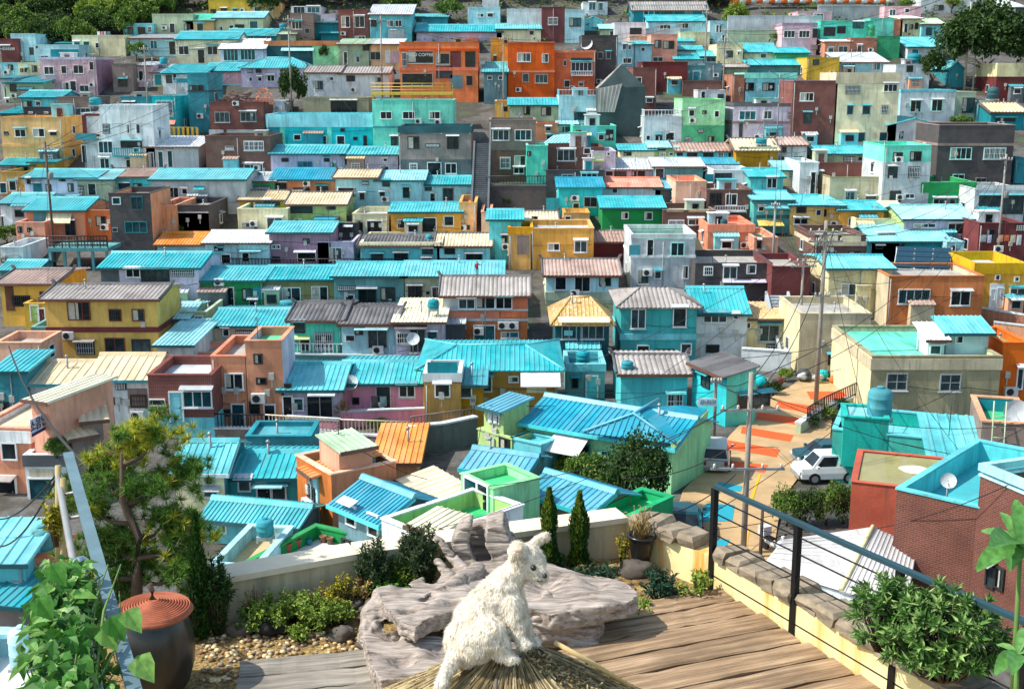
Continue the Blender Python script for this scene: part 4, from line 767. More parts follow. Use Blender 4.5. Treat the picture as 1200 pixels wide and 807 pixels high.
H(212,242,366,396,'sage','flat','pturq',None,'pale green round cornered house with a boat shaped roof lamp right of its neighbour',w=[(228,369,238,375,'w')])
H(232,308,328,366,'bgreen','gable','turq',314,'bright green house with turquoise roof, left of centre',w=[(253,329,262,334,'C'),(252,337,274,361,'D#0'),(284,337,295,351,'d'),(297,336,307,351,'Pteal'),(292,352,302,362,'g')])
H(308,391,327,364,'olive','gable','turq',311,'olive stone house with turquoise roof and two tall white windows',w=[(331,336,352,352,'w0'),(366,335,384,360,'w2'),(320,344,327,350,'w'),(308,337,330,341,'Acream')])
H(391,474,323,368,'gteal','gable','turq',307,'grey house with bright turquoise roof and three dark openings',w=[(396,334,417,340,'d'),(405,345,415,363,'D#0'),(420,338,441,360,'d'),(446,336,463,352,'d4'),(455,350,459,362,'Plgrey')])
H(473,588,323,368,'sage','gable','turq',306,'pale sage house with a long turquoise roof, centre left',w=[(478,335,495,352,'b2'),(506,337,528,358,'D#0'),(532,332,545,340,'d'),(500,340,503,345,'g')])
H(247,340,381,410,'beige','gable','turq',361,'beige house with ribbed turquoise roof behind the terracotta tower',w=[(261,385,269,393,'w'),(276,386,300,392,'b0')])
H(340,400,375,422,'mint','gable','dtile',361,'mint house with a dark tile roof and a picket fence',w=[(345,377,357,389,'d'),(352,395,363,410,'D#2'),(369,388,390,408,'g4'),(338,393,364,396,'Alime')])
H(400,463,379,424,'pblue','gable','dtile',363,'pale blue house with dark tile roof and a large glazed door',w=[(416,384,425,391,'d'),(405,392,416,399,'w'),(431,384,454,407,'g4'),(416,382,455,385,'Apturq')])
H(463,519,377,425,'lilac','shed','cream',363,'lilac grey house with cream flat awning left of the brown balcony house',w=[(465,388,482,402,'w2'),(480,384,499,412,'g4'),(463,380,500,384,'Adtile'),(502,389,511,396,'d5')])
H(519,618,345,404,'terracotta','gable','tile',323,'brown balcony house with a ribbon of white windows and grey tile roof',id='balcony',w=[(537,349,557,361,'w4'),(558,348,580,361,'w2'),(581,348,600,361,'w0'),(520,349,537,362,'Plgrey'),(600,346,618,361,'Pcoral'),(530,385,545,392,'w3'),(555,381,580,403,'D#5'),(584,378,595,385,'C'),(596,378,607,385,'C'),(587,388,608,395,'w5'),(523,365,585,373,'Pcoral'),(587,364,617,372,'Pcoral')],bands=[('lgrey',362,364),('lgrey',373,376)],dep=5.5)
H(247,287,418,500,'terracotta','flat','cfloor',None,'terracotta house with a planted roof left of its taller stair tower',w=[(264,436,285,455,'w0'),(259,480,270,486,'d'),(273,473,286,503,'D#3')],dep=6,cap='coral')
H(287,330,400,500,'terracotta','flat','gfloor',None,'terracotta stair tower with green roof top and lilac flank',side='lilac',w=[(298,413,307,425,'d'),(301,442,312,449,'d'),(293,470,304,484,'d'),(310,475,323,500,'D#0')],dep=4.2,noside=1)
H(330,398,455,500,'lilac','gable','turq',425,'pale grey house with half turquoise, half white roof beside the pink house',w=[(333,450,342,456,'d'),(332,465,343,492,'D#0'),(344,465,356,480,'w3'),(360,462,390,492,'g0'),(362,457,394,461,'Algrey')],dep=7)
H(398,498,448,492,'hotpink','gable','turq',424,'bright pink house with turquoise roof and laundry hung outside',w=[(441,451,458,480,'w4'),(467,450,487,464,'w2'),(414,464,420,472,'d')],dep=7,low=('hotpink',484))
H(495,654,432,494,'ochre','hip','turq',403,'ochre house under the largest turquoise hipped roof, centre',w=[(559,440,577,458,'w3'),(596,440,608,447,'w4'),(610,432,656,446,'Awhite'),(617,450,640,460,'Pcream')],dep=8,hipk=.5,awn=1.6,noside=1,fascia='lgrey')
H(497,540,447,494,'ochre','flat','turq',None,'mustard front block with two white windows before the big hipped roof',w=[(509,448,528,464,'w2'),(501,424,536,438,'Pteal')],bands=[('lgrey',437,447)],dep=3.4,push=-3.5)
H(538,566,450,492,'ochre','shed','turqd',444,'small mustard wing with one white window right of the mustard block',w=[(537,452,553,465,'w2')],dep=3.2,push=-3.3)
H(640,725,322,352,'pblue','gable','brownr',303,'white grey house with brown tile roof and a gable coloured cream as sunlit, centre',side='cream',w=[(650,322,664,339,'w0'),(673,320,692,341,'w0'),(702,323,716,334,'d')],bands=[('sage',342,352)],low=('sage',345))  # one white wall: shade put into the front colour, sunlight into the gable
H(651,714,378,430,'dteal','hip','patch',347,'dark teal lookout house with yellow patched roof and a glazed veranda',w=[(658,377,676,396,'g4'),(680,379,708,396,'g4'),(661,387,671,393,'Paqua'),(654,371,714,376,'Acream'),(672,408,703,424,'d')],dep=6)
H(664,709,430,466,'gteal','flat','turqd',None,'grey teal hut with a light blue door below the lookout house',w=[(670,442,678,453,'d'),(686,440,701,466,'Dcyan')],bands=[('aqua',426,435)],dep=4)
H(728,817,359,424,'sea','hip','tile',336,'teal two storey house with grey tile roof and white framed windows, centre right',w=[(739,362,757,384,'w4'),(788,360,805,382,'w2'),(746,404,761,423,'w2'),(768,408,790,423,'d'),(797,402,811,415,'w4')],bands=[('aqua',391,398)],dep=7,noside=1)
H(815,876,366,420,'white','gable','turq',336,'white two storey house with plain bright turquoise roof, centre right',w=[(824,366,852,377,'w4'),(859,367,865,373,'w'),(827,403,843,412,'d')],bands=[('lgrey',391,394)],dep=7)
H(874,918,373,416,'cream','shed','patch',355,'little cream house with rust patched roof beside the concrete stair',w=[(888,380,914,399,'g4'),(874,377,879,384,'w'),(898,403,912,414,'d')],dep=5)
H(740,815,281,340,'lgrey','flat','gfloor',None,'pale grey concrete house with green roof and a black square window',w=[(786,283,802,299,'a0'),(747,316,761,332,'g4'),(767,317,775,326,'w'),(800,311,807,326,'w0'),(758,281,766,299,'D#0'),(737,287,750,300,'Pteal')],bands=[('lgrey',274,279),('white',299,302)],dep=7)
H(830,884,265,300,'salmon','flat','coral',None,'salmon house with rooftop tank behind the coral balustrade terrace',w=[(836,275,843,284,'w0'),(857,276,862,291,'D#0')],bands=[('coral',263,272)])
H(813,893,300,312,'coral','flat','coral',None,'coral balustraded terrace front with small arches, right of centre',w=[],rail='cream',railh=.5)
H(884,912,279,312,'salmon','flat','sagef',None,'salmon block with a pale green roof at the right end of the coral terrace',w=[(888,281,891,290,'d')])
H(815,905,309,352,'brickdark','flat','cfloor',None,'dark slate stone house below the coral terrace',w=[(824,311,836,322,'w0'),(847,311,864,326,'w4'),(875,309,886,320,'w4'),(846,327,897,330,'Alilac')])
H(905,950,313,362,'maroon','flat','cfloor',None,'dark red stepped wall house beside the concrete stair',w=[(916,345,923,350,'d')])
H(695,745,283,302,'maroon','gable','brownr',270,'dark red house with grey brown tile roof behind the white grey house',w=[])
H(622,696,268,312,'honey','flat','lgrey',None,'big golden house with a slanting parapet and one barred window, centre',w=[(642,285,656,293,'w0'),(673,282,688,295,'w4')],dep=7)
H(596,624,274,312,'honey','flat','turq',None,'golden stair wing with curved top and open landing left of the big golden house',w=[(606,276,620,298,'Ptaupe')],bands=[('amber',266,274)],dep=5)
H(661,691,250,272,'honey','flat','cream',None,'golden roof room on the big golden house',w=[(663,254,668,265,'D#0')],push=1.5)
H(972,1046,314,368,'cream','gable','turq',299,'cream house with smooth turquoise roof left of the peach brown block',w=[(985,331,1004,345,'w4'),(1027,333,1038,339,'d'),(1027,341,1038,346,'d'),(1027,348,1038,354,'d'),(1027,356,1038,362,'d')],prof='metal')
H(1042,1154,324,384,'terracotta','flat','cfloor',None,'peach brown block with a three pane window, right',w=[(1052,338,1090,355,'w3'),(1113,340,1138,357,'w0')],side='beige',dep=7,noside=1)
H(1142,1202,321,368,'amber','flat','gfloor',None,'vivid orange yellow house with white door and little windows at the right border',w=[(1167,321,1171,327,'w'),(1188,323,1195,329,'w'),(1158,332,1177,361,'Pwhite'),(1160,337,1167,351,'w0'),(1168,338,1175,359,'Dwhite'),(1182,337,1202,349,'w4')],bands=[('gold',308,321)],dep=7)
H(938,1021,368,436,'beige','flat','cfloor',None,'beige house with small dark windows and a terrace of odds and ends, right',w=[(981,384,995,395,'d'),(970,415,982,426,'d'),(990,415,1003,426,'d'),(1006,415,1012,437,'D#0'),(978,408,1012,411,'Abeige')],side='cream',dep=7)
H(1004,1021,335,370,'cream','flat','cream',None,'slim beige stair head on the beige house with small dark windows',w=[])
H(1022,1174,418,486,'khaki','flat','mfloor',None,'olive beige apartment house with two net curtained windows and a mint roof terrace',side='cream',w=[(1038,436,1064,456,'g422'),(1100,437,1127,457,'g422')],bands=[('beige',420,433)],dep=9.5,pz=.35,noside=1,id='olive')  # sunlight on the left flank put into the cream of the side wall
# ---------------- the near cluster round the valley floor: rotated houses set by their eave corners
def wpart(rec, name, mb, mats):
    M = Matrix.Translation(rec.O) @ Matrix.Rotation(rec.a, 4, 'Z'); Mi = M.inverted()
    mb.v = [tuple(Mi @ Vector(v)) for v in mb.v]
    return mb.build(name, mats, rec.E)
G0 = -20.6
H(728,806,437,482,'cyan','gable','tile',421,'bright aqua house with plain front and grey tile roof above the turquoise street roofs',w=[(781,459,801,478,'w4'),(779,456,803,459,'Acyan')],dep=6,noside=1,nofit=1)
r = HE((812,424),(852,441),-17.9,-21.0,2.1,'cyan','shed','dtile',.4,'aqua corner house with a mint flank and dark roof right beside the painted street',side='mint',ov=.12,w=[(822,440,833,450,'d')],noside=1,nofit=1,dig=1.2)
add_window(r.E, r.x1, 2.0, 1.0, 2.2, .75, pi/2, 'b', 4)
r = HE((617,493),(788,522),-18.0,G0-.3,7.0,'lgreen','gable','blue',1.35,yr=(650,463),label='large pale green house with a bright blue ribbed roof near the valley floor',w=[(637,511,655,534,'t0'),(665,520,692,545,'t0'),(652,511,692,520,'Awhite'),(704,528,714,545,'t3')],awn=1.4,noside=1,fascia='cyan',pitch=.3)
mb = MB(); E1, E2, E3 = at_z(683,509,-17.9), at_z(791,522,-17.9), at_z(829,481,-17.75); R1, R2 = at_z(742,488,-17.05), at_z(772,471,-17.0)
off = Vector((0,-.05,.12)); E1, E2, E3, R1, R2 = [v + off for v in (E1, E2, E3, R1, R2)]
slope(mb, E1, E2, R1 + Vector((.05,0,0)), R1, 'metal', .3, .05); slope(mb, E2, E3, R2, R1, 'metal', 3, .01)
wpart(r, 'roof_wing', mb, roofm('blue')); mb = MB(); mb.tube([E1+Vector((0,0,.06)), R1+Vector((0,0,.06)), E2+Vector((0,0,.06))], .09, 6); mb.tube([R1+Vector((0,0,.06)), R2+Vector((0,0,.06))], .09, 6)
wpart(r, 'ridge_cap', mb, roofm('blue'))
mb = MB(); mb.hexa([E2+Vector((.02,0,-.55)), E3+Vector((.02,0,-.55)), E3+Vector((-.2,-.2,-.55)), E2+Vector((-.2,.1,-.55))], [E2+Vector((.06,0,-.03)), E3+Vector((.06,0,-.03)), E3+Vector((-.2,-.2,-.03)), E2+Vector((-.2,.1,-.03))]); wpart(r, 'fascia', mb, wall('lime'))
HE((567,475),(590,481),-17.2,-20.8,2.0,'lime','shed','blue',.25,'small lime green hut with thin blue roof and grid window above the blue ribbed roofs',w=[(574,483,579,493,'w4'),(580,484,585,494,'w4')],noside=1,ov=.2)
HE((560,503),(600,515),-18.6,-20.9,3.0,'lime','flat','cfloor',None,'lime green lower terrace with plants below the small lime hut',w=[(586,513,597,527,'d')],pz=.3,noside=1)
HE((598,514),(634,522),-18.6,-20.9,1.6,'aqua','flat','turq',None,'pale aqua porch wall beside the outside stair of the large green house',w=[],pz=.2,noside=1,nofit=1)
HE((547,545),(613,554),-18.4,G0,4.2,'gteal','gable','blue',.85,yr=(580,526),label='low grey house with blue ribbed roof just behind the bright green roof tower',w=[],fascia='cyan')
HE((620,574),(692,597),-18.3,G0,4.4,'taupe','gable','blue',.8,yr=(650,553),label='low house with blue ribbed roof behind the two slim cypresses',w=[],fascia='cyan')
r = HE((540,555),(578,573),-17.2,-20.4,2.5,'lgreen','flat','bgreen',None,'pale green roof stair tower with bright green sunken top near the terrace',w=[(546,566,560,596,'D#3'),(561,570,573,598,'D#0')],pz=.4,noside=1,nofit=1,capz=.05,dig=3,name='stair_tower')
HE((475,562),(522,591),-18.4,G0,3.8,'beige','shed','tan',.9,yr=(520,556),label='tan house with a coarse corrugated roof left of the pale green stair tower',w=[],prof='metal',pitch=.5)
HE((396,588),(447,609),-17.9,G0,3.2,'slate','gable','blue',.8,yr=(460,570),label='slate blue house with bright blue gable roof and two white windows near the terrace',w=[(406,592,418,611,'w0'),(432,604,444,624,'w0')],fascia='cyan',noside=1,nofit=1,pitch=.22)
HE((388,557),(464,541),-17.6,G0,3.6,'salmon','flat','gfloor',None,'salmon house with orange flank and green roof hut right of the turquoise teal house',w=[],side='terracotta',cap='peach',noside=1)
HE((397,528),(436,521),-16.6,-18.2,2.2,'salmon','shed','sagef',.12,'salmon roof hut with mossy green top on the salmon house',w=[],noside=1,nofit=1,dig=.4,ov=.12)
HE((360,548),(371,556),-17.9,G0,3.0,'pblue','shed','orange',.5,'narrow whitish blue house with orange roof left of the salmon house',w=[(362,572,369,580,'d')],noside=1)
H(440,488,545,562,'peach','shed','orange',527,'house with a plain bright orange sloping roof right of the salmon house',w=[],noside=1,prof='metal')
H(265,356,557,592,'sea','gable','turq',530,'teal green house with ribbed turquoise roof and white window, lower left of centre',w=[(279,561,294,574,'w4'),(302,567,317,584,'D#0'),(298,564,333,567,'Apturq'),(318,567,336,584,'w4')],side='teal',noside=1,dep=4.5)
H(288,364,512,540,'teal','flat','turqd',None,'deep turquoise boxy house behind the ribbed turquoise roofs',w=[],dep=3,pz=.2)
H(205,262,551,600,'cream','gable','turq',515,'cream house with a large turquoise roof right behind the pine tree',w=[(240,557,251,566,'g4'),(238,573,256,581,'w4')],fascia='white',side='teal',noside=1,dep=4.5)
HE((241,604),(347,614),-19.2,G0-.6,4.2,'aqua','gable','turq',1.0,yr=(310,587),label='aqua house with long turquoise roof and small brown window below the teal green house',pitch=.2,w=[(256,611,266,622,'w4')],noside=1,side='slate',nofit=1)
rec = mk_rec(at_z(247,662,-19.0), radians(-8)); rec.O.z = G0; rec.shape = 'flat'
finish(rec, 0, 1.95, G0*-1-19.0, 4.4, 'pblue','flat','straw',0,'earth floored flat roof with pale blue parapet below the long turquoise roof',dict(w=[],pz=.55,px0=245,px1=290,noside=1,nofit=1,id='earth'))
rec = mk_rec(at_z(289,658,-19.2), radians(-28)); rec.O.z = G0; rec.shape = 'flat'
finish(rec, 0, 3.9, G0*-1-19.2, 4.6, 'bgreen','flat','pgrey',0,'roof terrace with bright green parapet, grey floor and terracotta pots behind the garden wall',dict(w=[],pz=.55,px0=288,px1=440,noside=1,nofit=1,id='pots'))
HE((447,608),(504,631),-17.6,G0,5.2,'white','flat','bgreen',None,'white walled roof terrace with bright green floor behind the rosemary bushes',w=[],pz=.7,noside=1,nofit=1,inner='lime',id='limeroof')
HE((484,613),(520,623),-17.1,-19.0,1.5,'lgreen','shed','cream',.12,'tiny pale green roof shed with cream lid on the white walled terrace',w=[],noside=1,nofit=1,prof='metal',ov=.15)
HE((690,600),(728,611),-18.4,G0,4.0,'green','flat','bgreen',None,'grass green roof with green parapet behind the garden corner',w=[],pz=.4,noside=1,nofit=1)
# left edge
HE((36,467),(58,470),-15.5,-20.6,4.4,'salmon','shed','cream',.15,'salmon stair tower with cream top behind the purple banner, left border',w=[],noside=1,nofit=1,id='tower',prof='metal',ov=.25)
HE((-30,501),(34,503),-17.2,-20.6,5.5,'salmon','flat','tan',None,'salmon house with white cornice and black shopfront at the left border',w=[(3,518,19,537,'w2'),(-4,558,18,592,'D#0'),(-8,556,20,559,'Atile')],bands=[('white',504,518)],noside=1,nofit=1,pz=.3)
HE((28,534),(76,534),-18.3,-20.6,3.0,'white','flat','cfloor',None,'small white house with grey cornice and dark green door behind the metal handrail',w=[(35,549,62,558,'Pbeige'),(36,560,62,592,'D#3')],bands=[('dgrey',533,546)],noside=1,nofit=1,pz=.3)
HE((84,512),(106,508),-17.5,-20.6,2.2,'taupe','shed','tan',.3,'small grey brown shed with tan lid between salmon tower and pine',w=[],noside=1,nofit=1)
HE((100,492),(120,490),-16.9,-20.6,2.2,'taupe','shed','tan',.25,'upper small grey shed with tan lid under the whitewashed house',w=[],noside=1,nofit=1)
HE((-45,656),(28,656),-18.2,G0,3.6,'aqua','shed','turq',.45,yr=(10,607),label='house under a coarse ribbed turquoise roof in the lower left corner',w=[],noside=1,pitch=.5)
HE((27,653),(67,653),-18.5,G0,2.2,'coral','flat','tan',None,'coral box house carrying a blue tank beside the lower left turquoise roof',w=[(31,660,35,664,'d')],noside=1,pz=.05,id='coralbox')
HE((-40,700),(24,706),-19.3,G0,2.5,'taupe','shed','turqd',.3,'low taupe shed with blue edge behind the vine in the lower left corner',w=[],noside=1)
rec = mk_rec(at_z(-120,835,-9.0), radians(-3)); rec.O.z = -14; rec.shape = 'flat'
finish(rec, 0, 2.6, 5.0, 2.6, 'pblue','flat','white',0,'pale blue parapet and white roof slab at the lower left corner behind the vine',dict(w=[],pz=.35,px0=0,px1=45,noside=1,nofit=1,id='corner'))
# row behind the pine
H(8,108,448,498,'lgrey','gable','tan',422,'whitewashed house under the left tan corrugated roof',w=[(20,465,35,480,'w4'),(85,450,96,461,'g4'),(85,468,92,474,'d'),(95,469,106,490,'D#0')],fascia='teal',prof='metal',pitch=.5,dep=6)
H(105,174,443,498,'white','gable','tan',414,'whitewashed house under the right tan corrugated roof, next to the brick block',w=[(136,447,148,455,'d'),(151,455,172,478,'Pbricktaupe' if 0 else 'Ptaupe'),(154,461,172,476,'b4'),(124,466,136,472,'d')],fascia='teal',prof='metal',pitch=.5,dep=6,noside=1)
H(173,248,440,512,'brickred','flat','lgrey',None,'dark red brick block with aqua base and white glazed room on its roof',w=[(175,467,194,474,'w4'),(200,459,214,494,'Daqua'),(215,456,248,476,'w3')],low=('aqua',489),dep=5,noside=1,nofit=1)
H(184,225,404,442,'lgrey','shed','pturq',395,'white glazed roof room on the dark red brick block',w=[(186,412,197,438,'Pmaroon'),(200,415,216,428,'w4'),(200,428,216,438,'w4')],push=2,nofit=1)
H(228,270,414,440,'salmon','flat','cfloor',None,'salmon roof parapet wing behind the dark red brick block',w=[],push=3,nofit=1)
H(-6,48,402,440,'peach','flat','cfloor',None,'peach house with slanted blue roof edge at the left border, below the yellow house',w=[(10,421,20,436,'d5')],side='peach',dep=4)
H(36,58,384,412,'gteal','flat','cfloor',None,'grey green shed with a big blue tank left of the mustard house',w=[(43,394,48,402,'d')],id='tankshed')
H(28,52,356,378,'yellow','flat','cfloor',None,'small yellow kitchen wing with red door before the grey brown roofed yellow house',w=[(46,362,52,377,'Dmaroon'),(37,358,45,376,'Dlime')],push=-2)
H(-6,30,434,500,'teal','shed','turq',426,'teal house corner at the left border beside the tan corrugated roof',w=[(0,470,10,490,'d')],dep=4)
# right side
r = HE((976,503),(1096,515),-17.8,G0-.3,4.8,'jade','flat','turq',None,'jade green flat roofed house carrying a water tank, right of the parked cars',w=[],pz=.75,cap='aqua',inner='jade',noside=1,nofit=1,side='jade',id='jade')
HE((989,489),(1042,492),-17.0,-19.5,2.6,'jade','flat','pturq',None,'raised jade roof platform under the water tank',w=[],pz=.05,noside=1,nofit=1,dig=.1,id='plat')
HE((1093,534),(1155,538),-17.9,G0,4.6,'jade','shed','turq',.7,yr=(1128,487),label='house with a large light turquoise ribbed slope right of the jade house',w=[],noside=1,pitch=.5)
HE((998,564),(1160,581),-16.9,G0,4.8,'rust','flat','moss',None,'rust orange house with mossy flat roof before the jade house',w=[],pz=.06,capz=.02,noside=1,nofit=1,id='mossy')
mo = HS['mossy']; mb = MB(); q = random.Random(6); a, _ = loc_on(mo, 1073, 562, 2.6); pl = [(a + (1 + q.uniform(-.2, .2)) * .75 * cos(t * pi / 7), 2.7 + (1 + q.uniform(-.25, .25)) * .55 * sin(t * pi / 7)) for t in range(14)]
mb.prism(pl, mo.top + .004, mo.top + .012); mb.build('white_patch', roofm('white'), mo.E)
rec = mk_rec(at_z(1051,573,-15.5), radians(-41)); rec.O.z = G0; rec.shape = 'flat'
finish(rec, 0, 9.0, 5.1, 8.4, 'brick','flat','turq',0,'large red brick house with turquoise parapet at the right border',dict(w=[],pz=.9,px0=1051,px1=1200,noside=1,nofit=1,cap='aqua',inner='cyan',id='brick'))
r2 = HE((1149,557),(1222,588),-14.25,-20.6,5.0,'brick','flat','mfloor',None,'taller brick block with pale blue rim and green roof floor at the right border',w=[(1157,664,1166,684,'d'),(1168,664,1177,686,'d')],pz=.3,cap='pblue',noside=1,nofit=1,bands=[('pblue',557,566)])
HE((1151,494),(1210,498),-16.4,-20.6,5.0,'bricktaupe','flat','gfloor',None,'taupe house with sunken green roof floor and a ladder at the right border',w=[],pz=.7,inner='teal',cap='peach',noside=1,nofit=1,id='ladderhouse')
H(1176,1206,402,476,'orange','flat','gfloor',None,'orange house corner with green roof floor at the right border',w=[(1190,430,1200,455,'w4')],dep=5,noside=1)
# white corrugated hipped roof by the street
E = [at_z(893,664,-18.4), at_z(985,692,-18.4), at_z(1062,712,-18.4), at_z(1075,640,-18.1), at_z(918,632,-17.5), at_z(1023,617,-17.3)]
rec = mk_rec((E[0].x, E[0].y, G0), 0.0); rec.E = thing('metal_roof_house', 'house with a large white corrugated hipped roof between street and brick house', 'house', rec.O, 0, HG)
mb = MB(); fp = [(v.x, v.y) for v in (E[0], E[1], E[2], E[3], E[5], E[4])]; c = Vector((sum(x for x, y in fp) / 6, sum(y for x, y in fp) / 6))
mb.prism([(c.x + (x - c.x) * .94, c.y + (y - c.y) * .94) for x, y in fp], -21.5, -18.5); wpart(rec, 'wall', mb, wall('lgrey'))
mb = MB(); slope(mb, E[4], E[0], E[1], E[5], 'metal', .2, .03); slope(mb, E[1], E[2], E[3], E[5], 'metal', .2, .03); ro = wpart(rec, 'roof', mb, roofm('pgrey'))
mb = MB(); mb.tube([E[1] + Vector((0, 0, .03)), E[5] + Vector((0, 0, .03))], .09, 6); wpart(rec, 'ridge_cap', mb, wall('cream'))
HE((955,694),(1030,704),-18.75,G0,1.8,'lgrey','shed','lgrey',.25,'grey lean-to roof in front of the white corrugated roof',w=[],noside=1,nofit=1)
HE((905,700),(962,706),-18.9,G0,2.6,'aqua','shed','turq',.35,'small turquoise sheet roof beside the stone capped wall',w=[],noside=1,nofit=1)
# ---------------- retaining walls, stairs, fences
def wallseg(pts, h, col, label, th=.35, name='retaining_wall', lift=0.0, cat='wall'):
    Q = [T(*p) for p in pts]; O = Q[0].copy(); E_ = thing(name, label, cat, O, 0, None); mb = MB()
    for a, b in zip(Q, Q[1:]):
        d = (b - a); d.z = 0; d.normalize(); n = Vector((-d.y, d.x, 0)) * th
        mb.hexa([a - O + Vector((0, 0, -2)), b - O + Vector((0, 0, -2)), b - O + n + Vector((0, 0, -2)), a - O + n + Vector((0, 0, -2))], [a - O + Vector((0, 0, h)), b - O + Vector((0, 0, h)), b - O + n + Vector((0, 0, h)), a - O + n + Vector((0, 0, h))])
    mb.build('wall', wall(col), E_)
    cb = MB()
    for a, b in zip(Q, Q[1:]):
        d = (b - a); d.z = 0; d.normalize(); n = Vector((-d.y, d.x, 0))
        A, B = a - O + n * -.05 + Vector((0, 0, h + .003)), b - O + n * -.05 + Vector((0, 0, h + .003)); k = n * (th + .1); u = Vector((0, 0, .1))
        cb.hexa([A, B, B + k, A + k], [A + u, B + u, B + k + u, A + k + u])
    cb.build('coping', wall('lgrey' if col != 'brickdark' else 'dgrey'), E_)
    return E_
def fence(pts, h, col, label, dz=0.0, gap=.22, bw=.03, name='railing', cat='railing', rails=2):
    Q = [T(*p) + Vector((0, 0, dz)) for p in pts]; O = Q[0].copy(); E_ = thing(name, label, cat, O, 0, None); mb = MB(); rb = MB(); m = FR(col) if len(col) == 1 else wall(col)
    for a, b in zip(Q, Q[1:]):
        n = max(2, int((b - a).length / gap))
        for i in range(n + 1):
            p = a + (b - a) * (i / n) - O; mb.box(p.x - bw, p.y - bw, p.z, p.x + bw, p.y + bw, p.z + h - .03)
        for k in range(rails): rb.tube([a - O + Vector((0, 0, h - k * (h - .12))), b - O + Vector((0, 0, h - k * (h - .12)))], .045, 5)
    mb.build('baluster', m, E_)['kind'] = 'stuff'; rb.build('handrail', m, E_)
    return E_
wallseg([(852,50),(962,50)], 4.2, 'lgrey', 'tall weathered concrete retaining wall under the striped barrier at upper right')
wallseg([(958,22),(1036,22)], 2.2, 'grey', 'grey concrete retaining wall behind the mint apartment house, top right')
wallseg([(852,53),(920,53)], 2.4, 'sage', 'pale green lower wall before the tall concrete wall', th=.3)
wallseg([(562,246),(640,246)], 2.6, 'brickdark', 'dark brick garden terrace wall right of the long stair')
wallseg([(205,278),(246,278)], 2.5, 'dark', 'black retaining wall behind the orange metal roof')
wallseg([(480,531),(520,527),(560,518)], 1.5, 'dgrey', 'dark retaining wall under the brown railing, lower centre')
wallseg([(250,512),(332,513),(480,524)], .5, 'taupe', 'low taupe walkway kerb wall below the terracotta and pink houses')
wallseg([(335,508),(398,512)], 1.0, 'hotpink', 'pink garden wall below the grey and white roofed house', th=.3)
wallseg([(398,500),(500,496)], .9, 'hotpink', 'bright pink terrace wall in front of the pink house', th=.3)
wallseg([(868,432),(926,436)], 1.5, 'lgrey', 'light grey concrete wall below the rust patched cream house')
wallseg([(340,424),(470,426)], .55, 'gteal', 'grey green alley wall under the white picket railing')
wallseg([(938,508),(962,492),(1000,476)], .6, 'sage', 'planter wall with ivy between street and jade house')
wallseg([(1120,370),(1200,384)], 1.0, 'brickterra', 'terracotta stone wall below the orange yellow house, right', th=.4)
wallseg([(1163,395),(1203,400)], 1.2, 'peach', 'pinkish slab wall right of the mint roof terrace')
wallseg([(120,372),(206,372)], .6, 'dark', 'dark alley wall behind the mustard house roof')
fence([(252,511),(312,512)], 1.0, 'd', 'dark balustrade below the terracotta house', .4)
fence([(312,512),(400,518),(482,521)], 1.0, 'beige', 'pale railing along the alley below the pink house', .4)
fence([(482,523),(558,512)], 1.0, 'taupe', 'brown grey railing on the dark retaining wall', 1.6 if 0 else .8)
fence([(340,422),(400,423),(462,424)], .9, 'w', 'white picket railing in front of the mint and pale blue houses', .45, .3)
fence([(57,312),(127,312)], 1.0, 'd', 'dark timber railing of the deck on stilts, left', 1.9, .3)
fence([(570,244),(640,244)], 1.0, 'd', 'black railing round the planted terrace right of the long stair', 2.5, .3)
fence([(240,312),(318,313),(474,313)], .8, 'd', 'thin black railing above the turquoise roofs, left of centre', 0, .3)
fence([(205,240),(282,240)], .9, 'w', 'thin white railing in front of the grey rough-cast house', 0, .5)
fence([(1030,440),(1100,440),(1171,440)], 1.0, 'd', 'thin dark railing round the mint roof terrace', .3, .5)
fence([(945,505),(965,492),(1002,474)], .9, 'd', 'black iron fence on the planter wall beside the street', .6, .28)
# yellow picket fence and deck
fence([(178,170),(232,170)], 1.6, 'y', 'bright yellow picket fence above the striped annex, left', .6, .55, .14)
def deck(x0, x1, yb, h, dep, col, label, id=None, rail='y'):
    O = T((x0 + x1) / 2, yb); s_ = pxm(O); w = (x1 - x0) / s_; E_ = thing('timber_deck' if rail == 'd' else 'viewing_deck', label, 'deck', O, 0, None)
    mb = MB(); mb.box(-w / 2, 0, h - .35, w / 2, dep, h); mb.build('platform', FR(rail) if rail == 'y' else wall(col), E_)
    for i in range(5):
        lb = MB(); x = -w / 2 + .2 + (w - .4) * i / 4; lb.box(x - .12, .1, -2, x + .12, .34, h - .352); lb.build('leg', wall(col), E_)
    rb = MB()
    for z in (.35, .7, 1.15): rb.tube([(-w / 2, .05, h + z), (w / 2, .05, h + z)], .05, 5)
    for i in range(9): x = -w / 2 + w * i / 8; rb.box(x - .04, .02, h + .003, x + .04, .1, h + 1.15)
    rb.build('railing', FR(rail), E_); return E_
deck(436,531,150,4.6,3.0,'gold','yellow viewing deck with yellow railings in front of the orange cafe')
deck(57,128,315,2.0,4.0,'gteal','timber deck on grey stilts below the orange walled house, left',rail='d')
